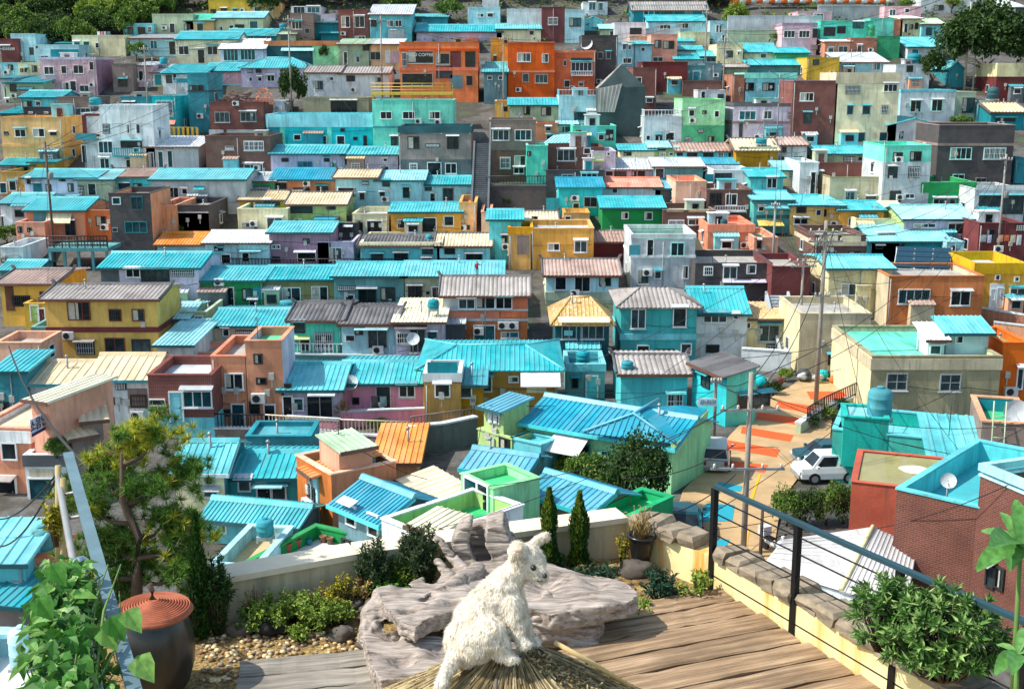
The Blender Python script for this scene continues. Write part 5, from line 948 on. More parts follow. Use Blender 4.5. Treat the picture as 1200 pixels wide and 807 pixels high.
def stairs(x0, x1, yb, n, rise, run, col, label, rot=0):
    O = T((x0 + x1) / 2, yb); w = (x1 - x0) / pxm(O); E_ = thing('stairway', label, 'stairs', O, radians(rot)); mb = MB()
    for i in range(n): mb.box(-w / 2, i * run, -2.5, w / 2, (i + 1) * run + .002 * i, (i + 1) * rise - .1 * 0)
    mb.build('steps', wall(col), E_); sb = MB(); top = n * rise; L = n * run
    for x in (-w / 2 - .2, w / 2 + .003): sb.hexa([(x, 0, -2), (x + .197, 0, -2), (x + .197, L, -2), (x, L, -2)], [(x, 0, .35), (x + .197, 0, .35), (x + .197, L, top + .35), (x, L, top + .35)])
    sb.build('side_wall', wall(col), E_); return E_
stairs(552,570,280,46,.19,.36,'dgrey','long dark concrete stairway climbing past the taupe house, centre')
stairs(918,942,425,20,.2,.34,'grey','grey concrete stairway rising from the painted street')
stairs(634,648,546,10,.22,.3,'gteal','short black stepped outside stair of the large green house',rot=-60)
# ---------------- things on roofs
def tank(px, py, w, h, col, label, rec=None, z=None, D=None, k=.5, legs=.5):
    if rec is not None:
        a, z_ = loc_on(rec, px, py, rec.dep * k); p = rec.O + rec.xa * a + rec.ya * (rec.dep * k) + Vector((0, 0, z_))
    elif z is not None: p = at_z(px, py, z)
    else: p = P(px, py, D)
    s_ = pxm(p); r_ = w / s_ / 2; hh = h / s_; E_ = thing('water_tank', label, 'water tank', p, 0, 'water tanks on the roofs')
    mb = MB(); mb.lathe([(r_ * .96, 0), (r_, hh * .04), (r_, hh * .3), (r_ * 1.03, hh * .32), (r_, hh * .34), (r_, hh * .62), (r_ * 1.03, hh * .64), (r_, hh * .66), (r_ * .98, hh * .8), (r_ * .85, hh * .9), (r_ * .4, hh * .96)], n=20); mb.build('tank_body', wall(col), E_)
    mb = MB(); mb.lathe([(r_ * .34, hh * .962), (r_ * .34, hh), (r_ * .25, hh * 1.03)], n=14); mb.build('lid', wall(col), E_)
    mb = MB(); mb.box(-r_ * .9, -r_ * .9, -.18, r_ * .9, r_ * .9, -.004)
    for sx in (-1, 1):
        for sy in (-1, 1): mb.box(sx * r_ * .8 - .05, sy * r_ * .8 - .05, -legs - .18, sx * r_ * .8 + .05, sy * r_ * .8 + .05, -.182)
    mb.build('stand', wall('grey'), E_); return E_
def near(label): return next(r for r in RECS if r.E['label'].startswith(label))
def N(label, *a, **k): return tank(*a[:4], a[4], label, near(a[5]), **k)
tank(1030,487,28,35,'teal','big blue tank with a paint splashed white top on the raised jade platform',HS['plat'],k=.45,legs=.05)
tank(51,652,27,38,'gteal','grey blue tank on the coral box house in the lower left',HS['coralbox'],legs=.05)
tank(311,626,20,20,'teal','round blue tank on the earth floored roof',HS['earth'],k=.7,legs=.1)
N('round grey green tank between the yellow cottages',1026,258,14,16,'gteal','honey yellow house with turq',k=.1,legs=1)
N('dark green tank on the salmon house roof',848,265,8,9,'dteal','salmon house with rooftop',legs=.3)
N('blue tank on the maroon brick row left of the pale sheds',793,88,12,10,'teal','long maroon brick',legs=.2)
N('blue tank right of the clutter on the aqua tan roofed house',573,304,15,14,'teal','aqua house with tan tile roof and water',k=.2,legs=1)
N('smaller blue tank at the right end of the aqua tan roofed house',565,303,10,13,'cyan','aqua house with tan tile roof and water',k=.05,legs=1)
N('blue tank on the dark roofed aqua cottage row',503,284,8,10,'teal','aqua cottage row',k=.3,legs=.8)
N('blue dome tank on the turret of the white modern house',112,123,14,9,'teal','recessed white stair',legs=.3)
N('blue tank on the low brown roof of the maroon block row',332,36,9,8,'teal','low house under a long',legs=.5)
N('big blue tank beside the mustard house',27,401,24,13,'teal','grey green shed with a big',legs=.2)
N('blue tank in front of the ochre aqua roofs at far upper left',49,92,8,6,'teal','pale mint white',legs=.3)
N('turquoise tank behind the twisted pole at upper left',192,75,9,8,'teal','small cream house with a bush',legs=.6)
N('green tank on the terracotta brick house, upper right',1019,43,11,14,'green','terracotta brick house with one',legs=.3)
N('blue tank on the timber house at upper right',1071,74,15,11,'teal','plain beige grey house',legs=.3)
N('blue tank on the mustard mural house',892,168,13,6,'teal','mustard house with tan',k=.1,legs=.4)
N('dark tank beside the white house right of the cream block',1163,116,13,14,'dteal','small aqua house between',legs=.5)
N('blue tank on a black stand under the yellow roofed lookout house',683,424,16,14,'teal','grey teal hut',k=.3,legs=.2)
N('blue tank left of the brown balcony house',508,361,13,11,'teal','lilac grey house with cream flat',k=.2,legs=.6)
N('small blue tank on the grey roof of the aqua street house',735,432,14,10,'teal','bright aqua house with plain',k=.1,legs=.3)
N('blue tank on the honey house with patched turquoise roof',1003,262,5,7,'teal','low cream terrace wall',legs=.2)
N('blue box tank on the olive house ledge',338,357,20,6,'teal','olive stone house',k=-.1,legs=.4)
tank(28,778,30,48,'pblue','pale blue barrel behind the vine in the lower left corner',z=-9.3,legs=.05)
# pots on the green terrace
def pot(px, py, w, h, z, hexc, label, grp, plant=None):
    p = at_z(px, py, z); s_ = pxm(p); r_ = w / s_ / 2; hh = h / s_ * .9; E_ = thing('plant_pot', label, 'plant pot', p, 0, grp)
    mb = MB(); mb.lathe([(r_ * .7, 0), (r_ * .85, hh * .5), (r_ * .98, hh * .8), (r_ * 1.08, hh * .82), (r_ * 1.08, hh), (r_ * .9, hh), (r_ * .85, hh * .85)], n=18); mb.build('pot_body', plain('pot_' + hexc, hexc, .7), E_)
    return E_
zf = HS['pots'].O.z + HS['pots'].top
for i, (x, y, w, h, c, l) in enumerate([(335,648,15,15,'A8543A','largest terracotta jar on the green edged terrace'),(347,642,13,13,'A8543A','second terracotta jar right of the largest one on the green edged terrace'),(354,638,7,8,'8A3F2C','small brown red pot behind the terracotta jars'),(362,638,7,8,'2A7F98','small blue pot on the green edged terrace'),(379,635,8,9,'8A5A44','brown pot at the back rail of the green edged terrace'),(387,637,8,9,'7A5A44','second brown pot at the back rail beside the first')]): pot(x, y, w, h, zf, c, l, 'pots on the green edged terrace')
for i, (x, y) in enumerate([(402,640),(408,642),(413,644),(417,645)]): pot(x, y, 6, 11, zf, '2A2A2E', 'black jar in the row under the orange rail of the green edged terrace', 'black jars in a row')
# ---------------- utility poles and cables
POLE = {}
def pole(px, yt, yb, label, arms=((.06, 1.0),), col='8E8C86', r=.13, key=None, box=None, wood=False):
    O = T(px, yb); hh = (yb - yt) / pxm(O); E_ = thing('utility_pole', label, 'utility pole', O, 0, 'utility poles'); m = plain('pole_' + col, col, .85, 0, .2)
    mb = MB(); mb.tube([(0, 0, -1), (0, 0, hh)], [r, r * .72], 10); mb.build('pole', m, E_)
    for k, w in arms:
        ab = MB(); z = hh * (1 - k); ab.box(-w, -.16, z - .05, w, -.08, z + .05); a = ab.build('crossarm', plain('galvanised', '9A9C9C', .5, .4), E_)
        if 'i' not in _fit: ib = MB(); ib.lathe([(.05, .052), (.07, .1), (.05, .14), (.07, .18), (.03, .24)], n=8); _fit['i'] = ib.mesh('insulator', plain('insulator', 'C8BEB0', .4))
        for x in (-w * .9, -w * .4, w * .4, w * .9): link('insulator', _fit['i'], a, (x, -.12, z))
    if box:
        bb = MB(); bb.lathe([(.2, hh * box), (.24, hh * box + .05), (.24, hh * box + .6), (.2, hh * box + .7)], (.3, -.05, 0), 12); bb.build('transformer', plain('transformer', '7E8486', .6), E_)
    POLE[key or px] = O + Vector((0, 0, hh * .96)); return E_
pole(342,22,132,'grey pole rising beside the round dark tree, upper left',((.05,.7),(.14,.6)))
pole(448,22,112,'grey pole in front of the long whitewashed house',((.06,.6),))
pole(175,56,152,'grey pole beside the teal cube house, upper left',((.42,1.1),(.05,.6)),box=.5)
pole(113,64,118,'thin pole against the pink mansion',((.04,.4),),r=.09)
pole(65,168,312,'brown wooden pole in front of the broad lilac turquoise roofs, left',((.06,.6),),'5A463C',box=.7)
pole(590,45,130,'grey pole in front of the red orange house',((.05,.6),))
pole(826,15,84,'grey pole at the stepped turquoise roofs, upper right of centre',((.05,.7),))
pole(847,36,112,'twin pole with many brackets beside the cream box house',((.04,.6),(.2,.9),(.3,.9)),box=.55)
pole(910,88,172,'grey pole before the aqua two storey house',((.35,.5),),r=.1)
pole(1130,-20,104,'tall concrete pole in front of the big round tree',((.2,.2),(.45,.75)),'A8A59C',.17,box=.42)
pole(1140,64,104,'short pole beside the tall concrete pole',((.05,.9),),'A8A59C')
pole(1168,182,308,'grey pole before the balustraded modern house, right',((.05,.6),),box=.6)
pole(905,236,318,'grey pole at the coral balustrade',((.06,.4),),key='coral')
pole(956,258,474,'tallest concrete pole standing in the painted street',((.06,1.1),(.11,1.1),(.4,.5)),'8A8378',.16,key='tall')
pole(936,302,412,'pole with wide crossarm beside the concrete stairway',((.03,1.2),(.08,1.0)),'8A8378',.13,key='mid')
pole(836,440,526,'dark pole with the street sign at the aqua corner house',((.05,.3),),'6A6A68',.12,key='sign')
pole(871,430,648,'grey lamp pole in the foreground of the street',((.2,1.3),(.52,1.6)),'8C867C',.14,key='near')
pole(891,592,652,'short dark bollard pole at the street end',(),'4A3A34',.09)
pole(545,560,610,'slanting blue grey post on the white walled terrace',(),'5A7A84',.07)
def cable(a, b, sag, label='thin dark power cable strung over the rooftops', r=.022):
    a, b = Vector(a), Vector(b); mb = MB(); n = 14; pts = []
    for i in range(n + 1): t = i / n; p = a + (b - a) * t; p.z -= sag * 4 * t * (1 - t); pts.append(p)
    mb.tube(pts, r, 4); tag(mb.build('power_cable', plain('cable_black', '1A1A1A', .7)), label, 'cable', 'power cables')
for a, b, s_ in [(342,448,.8),(448,590,.8),(175,342,1),(113,175,.6),(590,826,1.5),(826,847,.3),(847,910,.6),(910,1130,1.5),(847,1130,2),(1130,1140,.2),(65,342,2.5),('coral','mid',1),('mid','tall',.4),('tall',1168,2),('near','tall',1.2),('sign','near',.3),('coral',910,1.5),(65,175,1.5),('near',1168,3),('tall','coral',1)]:
    for q in range(2): cable(POLE[a] + Vector((.5 * q, 0, -.3 * q)), POLE[b] + Vector((.5 * q, 0, -.3 * q)), s_ * (1 + .2 * q))
for (x0, y0, D0, x1, y1, D1, s_, lb) in [(862,556,40,700,606,30,.6,'slack black cable looping from the near lamp pole to the garden corner'),(862,520,52,728,560,52,.5,'black cable from the near lamp pole to the bushes'),(770,640,48,1010,478,66,.3,'long thick black cable crossing the painted street'),(0,608,20,66,556,10,.1,'white wire from the handrail post to the left border'),(0,640,18,66,560,10,.15,'second white wire below the first at the handrail post'),(10,405,40,105,550,11,.4,'thick dark cable descending to the handrail post from upper left'),(1130,340,96,860,420,80,1.2,'thin cable from the peach brown block to the street'),(1165,430,80,1000,505,66,.4,'thin cable from the olive house to the street'),(940,440,80,1060,400,88,.5,'thin cable across the beige house'),(720,350,100,905,300,110,1,'thin cable above the teal two storey house')]:
    cable(P(x0, y0, D0), P(x1, y1, D1), s_, lb, .022 if D0 > 30 else .012)
q = random.Random(77)
for k, top in list(POLE.items()):           # service wires from every pole to roofs close by
    near_ = sorted(RECS, key=lambda r: (r.O + Vector((0, 0, r.H)) - top).length)[2:14]
    for r in q.sample(near_, 4): cable(top + Vector((0, 0, -q.uniform(0, 1))), r.O + r.xa * (r.x0 + (r.x1 - r.x0) * q.random()) + Vector((0, -.1, r.H + .1)), q.uniform(.2, .9), 'thin dark power cable strung over the rooftops', .016)
# lamp arm and street sign on their poles
o = T(836,526); E_ = thing('street_sign', 'white street name sign with blue lettering on the pole at the aqua corner house', 'street sign', o + Vector((0, -.2, (526 - 468) / pxm(o))))
mb = MB(); mb.prism([(-1.05, -.03), (-.9, -.03), (.05, -.03), (.05, .03), (-.9, .03), (-1.05, .03)], -.22, .22); mb.build('panel', plain('sign_white', 'DCE8EC', .5), E_)
def text(s_, size, mat, parent, loc, rot, name='lettering'):
    cu = bpy.data.curves.new('tmp', 'FONT'); cu.body = s_; cu.size = size; cu.align_x = 'CENTER'; cu.align_y = 'CENTER'; cu.extrude = .01
    t = bpy.data.objects.new('tmp', cu); COL.objects.link(t); me = evaluated(t, name); bpy.data.objects.remove(t); me.materials.clear(); me.materials.append(mat)
    o_ = link(name, me, parent, loc); o_.rotation_euler = rot; return o_
text('감내2로', .3, plain('sign_blue', '1F7FA8', .5), E_, (-.45, -.045, 0), (pi / 2, 0, 0))
cf = HS['cafe']; a, z = loc_on(cf, 492, 64.5); text('PARD COFFEE', .62, plain('letter_white', 'E8E4DA', .5), cf.E, (a, -.1, z), (pi / 2, 0, 0))
sh = HS['shop']
mb = MB()
for i in range(7): x = sh.x0 + .3 + i * .28; mb.box(x, -.06, sh.H * .5, x + .17, -.01, sh.H * .62)
mb.build('sign_strip', plain('letter_white', 'E8E4DA', .5), sh.E)
cc = HS['charcoal']
for px in (36, 54):
    mb = MB(); a, z = loc_on(cc, px, 132); mb.box(a - .3, -.06, z - .12, a + .3, -.01, z - .04); mb.box(a - .3, -.06, z + .06, a + .3, -.01, z + .14); mb.box(a + .22, -.06, z - .0405, a + .3, -.01, z + .0605)
    mb.build('white_symbol', plain('letter_white', 'E8E4DA', .5), cc.E)
# maroon bracket frame on the white stair bay
bay = HS['bay']; mb = MB()
def bar(p, q, th=.28):
    a, z = loc_on(bay, *p); b, w = loc_on(bay, *q); mb.box(min(a, b) - th / 2, -.75, min(z, w) - th / 2, max(a, b) + th / 2, -.45, max(z, w) + th / 2)
bar((101,136),(101,156)); bar((103,134.5),(117,134.5)); bar((103,158.5),(117,158.5)); mb.build('bracket_frame', wall('maroon'), bay.E)
mb = MB(); a, z = loc_on(bay, 91, 156); b, w = loc_on(bay, 116, 164); mb.box(a, -.9, w, b, 0, w + .2); mb.box(a, -.9, w + .203, b, -.82, z); mb.build('balcony', wall('teal'), bay.E)
# banner
tw = HS['tower']; A, B = P(35,492,57.5), P(64,477,60.0); dz = Vector((0, 0, -.85)); mb = MB(); n_ = Vector((.03, -.05, 0))
d_ = (B - A); E_ = thing('banner', 'white and purple banner with dark Korean lettering on the salmon house wall', 'banner', A + dz)
mb.hexa([v - A - dz for v in (A + dz, B + dz, B + dz - n_, A + dz - n_)], [v - A - dz for v in (A, B, B - n_, A - n_)]); mb.build('cloth', plain('banner_white', 'DCD2E2', .7), E_)
ang = math.atan2(d_.y, d_.x); L = math.hypot(d_.x, d_.y)
mb = MB(); mb.v = []; u = d_ * .82
mb.hexa([u + Vector((0, 0, .02)) + n_, d_ + Vector((0, 0, .02)) + n_, d_ + Vector((0, 0, .02)), u + Vector((0, 0, .02))], [u + Vector((0, 0, .84)) + n_, d_ + Vector((0, 0, .84)) + n_, d_ + Vector((0, 0, .84)), u + Vector((0, 0, .84))]); mb.build('blue_panel', plain('banner_blue', '2A3A78', .7), E_)
mb = MB(); mb.hexa([Vector((0, 0, .0)) + n_ * 1.1, d_ * .8 + n_ * 1.1, d_ * .8, Vector((0, 0, 0))], [Vector((0, 0, .14)) + n_ * 1.1, d_ * .8 + Vector((0, 0, .14)) + n_ * 1.1, d_ * .8 + Vector((0, 0, .14)), Vector((0, 0, .14))]); mb.build('purple_strip', plain('banner_purple', '35285A', .7), E_)
tt = text('소음인기', .62, plain('letter_dark', '2A2038', .7), E_, d_ * .42 + Vector((0, 0, .5)) + n_ * 1.6, (pi / 2, 0, ang)); 
# orange and white striped barrier at the very top right
E_ = thing('striped_barrier', 'orange and white striped tube barrier along the top of the concrete wall', 'barrier', T(855,8) + Vector((0, 0, 1.0))); o = E_.location
for m_, par in (('orange', 0), ('white', 1)):
    mb = MB()
    for i in range(par, 26, 2):
        a, b = T(857 + i * 7.2, 12 - min(i, 3) * 1.2) - o, T(857 + (i + 1) * 7.2, 12 - min(i + 1, 3) * 1.2) - o; up_ = Vector((0, 0, 1.2)); mb.tube([a + up_, b + up_], .62, 10)
    mb.build(m_ + '_segment', wall(m_), E_)
# dark pointed tower
def spire():
    O = T(728,158); s_ = pxm(O); E_ = thing('pointed_tower', 'dark pointed wedge tower with a ribbed grey slope in the upper centre', 'tower', O)
    L, M, Rr = -28 / s_, 0.0, 27 / s_; hl, hp, hr = (158 - 105) / s_, (158 - 77) / s_, (158 - 103) / s_
    mb = MB(); mb.hexa([(L, 0, -3), (Rr, 0, -3), (Rr, 4.5, -3), (L, 4.5, -3)], [(L, 0, hl), (Rr, 0, hr), (Rr, 4.5, hr), (L, 4.5, hl)]); i = len(mb.v)
    mb.v += [(L, -.003, hl), (Rr, -.003, hr), (Rr, 4.503, hr), (L, 4.503, hl), (M, 1.2, hp)]
    mb.face((i, i + 1, i + 4), 0); mb.face((i + 1, i + 2, i + 4), 0); mb.face((i + 2, i + 3, i + 4), 0); mb.build('wall', wall('pine'), E_)
    mb = MB(); slope(mb, (L - .02, 4.5, hl), (L - .02, 0, hl), (M - .02, 1.15, hp), (M - .02, 1.25, hp), 'metal', .35, .05); slope(mb, (L, -.03, hl - 3), (L + 2.2, -.03, hl - 3), (M, -.03 , hl + .6), (L, -.03, hl), 'metal', .35, .04); mb.build('ribbed_slope', roofm('tile'), E_)
spire()
# solar panels
rr = near('teal house with a large pale roof'); A, B, C_, D_ = P(1047,313,105), P(1114,315,105), P(1116,290,109.5), P(1051,289,109.5)
E_ = thing('solar_panel_array', 'three by four dark blue solar panels above the peach brown block', 'solar panels', A - Vector((0, 0, 1)))
mb = MB(); gb = MB(); n_ = (B - A).cross(D_ - A).normalized() * .06; O = E_.location
for i in range(3):
    for j in range(4):
        def q(u, v): return A + (B - A) * u + (D_ - A) * v - O
        a = [q((i + .04) / 3, (j + .05) / 4), q((i + .96) / 3, (j + .05) / 4), q((i + .96) / 3, (j + .95) / 4), q((i + .04) / 3, (j + .95) / 4)]; mb.hexa(a, [v + n_ for v in a])
mb.build('solar_cell', plain('solar_glass', '0E3A4C', .55), E_)
a = [A - O - n_ * 4, B - O - n_ * 4, C_ - O - n_ * 4, D_ - O - n_ * 4]; gb.hexa(a, [v + n_ * 1.6 for v in a]); gb.build('panel_frame', wall('white'), E_)
mb = MB()
for v in (A, B): mb.tube([v - O, v - O - Vector((0, 0, 1.8))], .06, 6)
for v in (C_, D_): mb.tube([v - O, v - O - Vector((0, 0, 3.2))], .06, 6)
mb.build('support', plain('galvanised', '9A9C9C', .5, .4), E_)
rr = near('small pale house with slatted'); A, B, C_, D_ = P(635,169,150), P(668,168,150), P(677,157,154), P(650,158,154)
E_ = thing('slatted_canopy', 'slatted white canopy above the long dark brown brick house', 'canopy', A - Vector((0, 0, 1))); O = E_.location; mb = MB()
for i in range(8):
    def q(u, v): return A + (B - A) * u + (D_ - A + (C_ - D_ - B + A) * u) * v - O
    a = [q((i + .12) / 8, 0), q((i + .88) / 8, 0), q((i + .88) / 8, 1), q((i + .12) / 8, 1)]; mb.hexa(a, [v + Vector((0, 0, .08)) for v in a])
mb.build('slat', wall('pblue'), E_)['kind'] = 'stuff'; mb = MB()
for u, v in ((0, 0), (1, 0), (0, 1), (1, 1)): mb.tube([q(u, v), q(u, v) - Vector((0, 0, 2.5))], .06, 6)
mb.build('post', wall('dteal'), E_)
# yellow awning, satellite dishes, laundry, ladder
O = T(902,272); E_ = thing('awning', 'bright yellow canvas awning on thin posts, right of the coral terrace', 'awning', O); s_ = pxm(O); w = 15 / s_
mb = MB(); z = 8 / s_; mb.hexa([(-w, -.8, z), (w, -.8, z), (w * .9, 1.4, z + .7), (-w * .9, 1.4, z + .7)], [(-w, -.8, z + .06), (w, -.8, z + .06), (w * .9, 1.4, z + .76), (-w * .9, 1.4, z + .76)]); mb.build('canvas', wall('gold'), E_)
for x in (-w * .9, w * .9): mb = MB(); mb.tube([(x, -.7, -1), (x, -.7, z)], .05, 6); mb.build('post', wall('brown'), E_)
def dish(px, py, rec, label, k=.3, r=.45):
    a, z = loc_on(rec, px, py, rec.dep * k); p = rec.O + rec.xa * a + rec.ya * rec.dep * k + Vector((0, 0, z)); E_ = thing('satellite_dish', label, 'satellite dish', p, R.uniform(-.5, .5)); mb = MB()
    prof = [(0.02, 0), (r * .5, r * .08), (r * .85, r * .22), (r, r * .34)]; n = 14; rings = []
    for rad, h in prof:
        rings.append(len(mb.v))
        for q in range(n): t = 2 * pi * q / n; v = Vector((rad * cos(t), rad * sin(t), h)); v.rotate(Matrix.Rotation(radians(62), 3, 'X')); mb.v.append(tuple(v + Vector((0, 0, .5))))
    for A, B in zip(rings, rings[1:]):
        for q in range(n): w_ = (q + 1) % n; mb.face((A + q, A + w_, B + w_, B + q), 0, True)
    mb.build('reflector', wall('lgrey'), E_); mb = MB(); mb.tube([(0, 0, -.6), (0, .05, .5)], .04, 6); mb.tube([(0, 0, .45), (0, -.5, .35)], .015, 4); mb.build('mast', plain('galvanised', '9A9C9C', .5, .4), E_)
dish(1190,497,HS['ladderhouse'],'large cream satellite dish on the taupe house with the sunken green floor',.15,.7)
dish(1110,578,HS['brick'],'small white satellite dish on the turquoise parapet of the red brick house',.1,.3)
dish(566,68+10,near('red orange two'),'tiny dish at the edge of the red orange house',.1,.35)
dish(412,458,near('bright pink house'),'grey satellite dish at the left corner of the pink house',-.02,.5)
dish(688,57,near('red orange balcony'),'white half dome dish on the red orange balcony house roof',.4,.9)
dish(484,405,near('lilac grey house with cream flat'),'grey dish left of the brown balcony house',-.1,.5)
def laundry(px0, px1, y, rec, label, cols, k=-.06):
    a, z = loc_on(rec, px0, y, rec.dep * k); b, _ = loc_on(rec, px1, y, rec.dep * k); p = rec.O + rec.xa * a + rec.ya * rec.dep * k + Vector((0, 0, z)); E_ = thing('laundry_line', label, 'laundry', p, rec.a); mb = MB(); mb.tube([(0, 0, 0), (b - a, 0, 0)], .015, 4); mb.build('line', plain('cable_black', '1A1A1A', .7), E_)
    x = .1
    for c in cols:
        if x + .4 > b - a: break
        w = R.uniform(.35, .6); h = R.uniform(.6, 1.0); mb = MB(); mb.hexa([(x, -.02, -h), (x + w, .03, -h), (x + w, .06, -h), (x, .01, -h)], [(x, -.01, -.02), (x + w, -.01, -.02), (x + w, .02, -.02), (x, .02, -.02)]); mb.build('garment', wall(c), E_); x += w + .12
laundry(433,460,464,near('bright pink house'),'washing hung in front of the pink house',['dark','slate','orange','white','lgrey','white'],-.08)
laundry(1148,1200,275,near('maroon lower house'),'washing line with orange and beige cloths at the right border',['lgrey','lilac','dark','peach','orange','beige','white'],-.1)
laundry(113,130,37,HS['creamvilla'],'coloured washing on the roof of the cream villa',['white','hotpink','lgrey','slate'],.2)
lh = HS['ladderhouse']; a, z = loc_on(lh, 1170, 495, -.12); E_ = thing('ladder', 'pale metal ladder leaning on the taupe house with the sunken green floor', 'ladder', lh.O + lh.xa * (loc_on(lh, 1170, 495)[0]) + lh.ya * -.5 + Vector((0, 0, .6)), lh.a); mb = MB()
for x in (-.28, .28): mb.tube([(x, -.5, 0), (x, .45, lh.H + .5)], .035, 6)
mb.build('rail', wall('sage'), E_); mb = MB()
for i in range(1, 9): t = i / 9.5; mb.tube([(-.28, -.5 + .95 * t, t * (lh.H + .5)), (.28, -.5 + .95 * t, t * (lh.H + .5))], .025, 5)
mb.build('rung', wall('sage'), E_)
# the hut and clutter on the olive apartment house roof, rubble on the red brick house
ol = HS['olive']
for (x0,x1,y_,h_,wl_,rm_,lb,w_) in ((1108,1157,2.2,1.5,'lgrey','turq','small grey roof hut with turquoise lid on the mint roof terrace',(1119,392,1129,401,'w0')),(1087,1106,1.6,1.2,'white','white','white roof porch with dark grid window left of the grey roof hut',(1089,404,1103,414,'w400'))):
    a, _ = loc_on(ol, x0, 415, y_); b, _ = loc_on(ol, x1, 415, y_); rec = mk_rec(ol.O + ol.xa * a + ol.ya * y_ + Vector((0, 0, ol.top)), ol.a); rec.shape = 'shed'
    finish(rec, 0, b - a, h_, 2.2, wl_, 'shed', rm_, .5, lb, dict(w=[w_], px0=x0, px1=x1, noside=1, nofit=1, dig=.0, name='roof_hut'))
rb_ = near('red brick house with two wide'); q = random.Random(2)
for i, (x0, x1, z, c, lb) in enumerate([(248,296,.3,'brown','dark heap of old timber on the red brick house roof'),(294,318,.9,'coral','heap of orange red tiles on the red brick house roof')]):
    a, _ = loc_on(rb_, (x0 + x1) / 2, 118); E_ = thing('rubble_heap', lb, 'rubble', rb_.O + rb_.xa * a + rb_.ya * 1.5 + Vector((0, 0, rb_.H - .3))); mb = MB(); w = (x1 - x0) / pxm(rb_.O) / 2
    for k in range(90):
        u = q.uniform(-1, 1); x, y, zz = u * w, q.uniform(-1, 1), q.uniform(0, 1.2 + z) * (1 - abs(u) ** 3); d_ = Vector((q.uniform(.2, .9), q.uniform(-.3, .3), q.uniform(-.3, .3))) * (1 if i == 0 else .45); p = Vector((x, y, zz)); n_ = Vector((0, .07, .07)); mb.hexa([p, p + d_, p + d_ + Vector((0, .15, 0)), p + Vector((0, .15, 0))], [v + Vector((0, 0, .12)) for v in (p, p + d_, p + d_ + Vector((0, .15, 0)), p + Vector((0, .15, 0)))])
    mb.build('rubble', wall(c), E_)['kind'] = 'stuff'
# ---------------- terrain, street
def lay(px, py, h): v = T(px, py); v.z += h; return v
mb = MB(); NX, ys = 70, [-40 + i * 4 for i in range(24)] + [56 + i * 3 for i in range(70)] + [268 + i * 12 for i in range(12)]
for j, Y in enumerate(ys):
    for i in range(NX + 1):
        X = -260 + 520 * i / NX; mb.v.append((X, Y, zt(Y) - .06 + (0 if Y < 90 else .25 * noise.noise(Vector((X * .2, Y * .2, 0))) - .25)))
for j in range(len(ys) - 1):
    for i in range(NX): a = j * (NX + 1) + i; mb.face((a, a + 1, a + NX + 2, a + NX + 1), 0, True)
n = NT('hillside_ground', .95); v = n.coord(rnd=False); a = n.noise(v, .22, 5); b = n.noise(v, 2.4, 5)
col = n.ramp(a, [(.3, srgb('3A3A3A')), (.46, srgb('62605C')), (.56, srgb('443E38')), (.7, srgb('4A5A3A'))]); n.base(n.mix(n.ramp(b, [(.4, g(0)), (.7, g(.6))]), col, srgb('35322E'))); n.bump(b, .6, .1)
struct('hillside', mb, n.m)
Lp = [(770,668),(779,650),(790,610),(800,575),(838,535),(855,510),(880,485),(905,465),(930,450),(945,438)]; Rp = [(905,668),(906,650),(912,610),(924,575),(950,540),(972,520),(975,490),(1000,470),(1016,452),(1024,438)]
def strips(mb, L, Rt, h, nx=8, sub=4):
    rows = []
    for (l0, r0), (l1, r1) in zip(zip(L, Rt), list(zip(L, Rt))[1:]):
        for k in range(sub):
            t = k / sub; rows.append(((l0[0] + (l1[0] - l0[0]) * t, l0[1] + (l1[1] - l0[1]) * t), (r0[0] + (r1[0] - r0[0]) * t, r0[1] + (r1[1] - r0[1]) * t)))
    rows.append((L[-1], Rt[-1])); i0 = len(mb.v)
    for l, r in rows:
        for i in range(nx + 1): t = i / nx; mb.v.append(tuple(lay(l[0] + (r[0] - l[0]) * t, l[1] + (r[1] - l[1]) * t, h)))
    for j in range(len(rows) - 1):
        for i in range(nx): a = i0 + j * (nx + 1) + i; mb.face((a, a + 1, a + nx + 2, a + nx + 1), 0)
def road_mat(name, hexc, dark=.7):
    n = NT(name, .9); v = n.coord(rnd=False); c = srgb(hexc); f = n.noise(v, .7, 5); f2 = n.noise(v, 6, 4)
    col = n.mix(n.ramp(f, [(.35, g(0)), (.7, g(1))]), tuple(x * dark for x in c[:3]) + (1,), c); n.base(n.mix(n.ramp(f2, [(.6, g(0)), (.75, g(.5))]), col, tuple(x * .5 for x in c[:3]) + (1,))); n.bump(f2, .3, .02); return n.m
mb = MB(); strips(mb, Lp, Rp, .02); struct('street', mb, road_mat('street_concrete', 'C2A276'))
def patch(name, quads, hexc, h=.035):
    mb = MB()
    for a, b, c, d in quads: strips(mb, [d, a], [c, b], h, 4, 4)
    struct(name, mb, road_mat(name + '_paint', hexc, .85))
patch('street_orange_marking', [((853,516),(914,527),(910,536),(853,526)),((853,540),(900,545),(896,554),(852,549)),((870,500),(930,510),(926,518),(868,508)),((888,483),(944,491),(941,499),(886,491)),((912,470),(958,477),(953,485),(908,477)),((945,459),(1008,459),(1008,467),(950,468))], 'E85A20')
patch('street_turquoise_marking', [((828,590),(861,592),(858,611),(815,611)),((842,565),(870,570),(868,576),(838,573)),((838,632),(855,632),(852,640),(836,640))], '179CB0')
patch('street_yellow_line', [((889,556),(892,556),(880,592),(876,592)),((874,620),(878,620),(875,648),(870,648))], 'F0B020', .04)
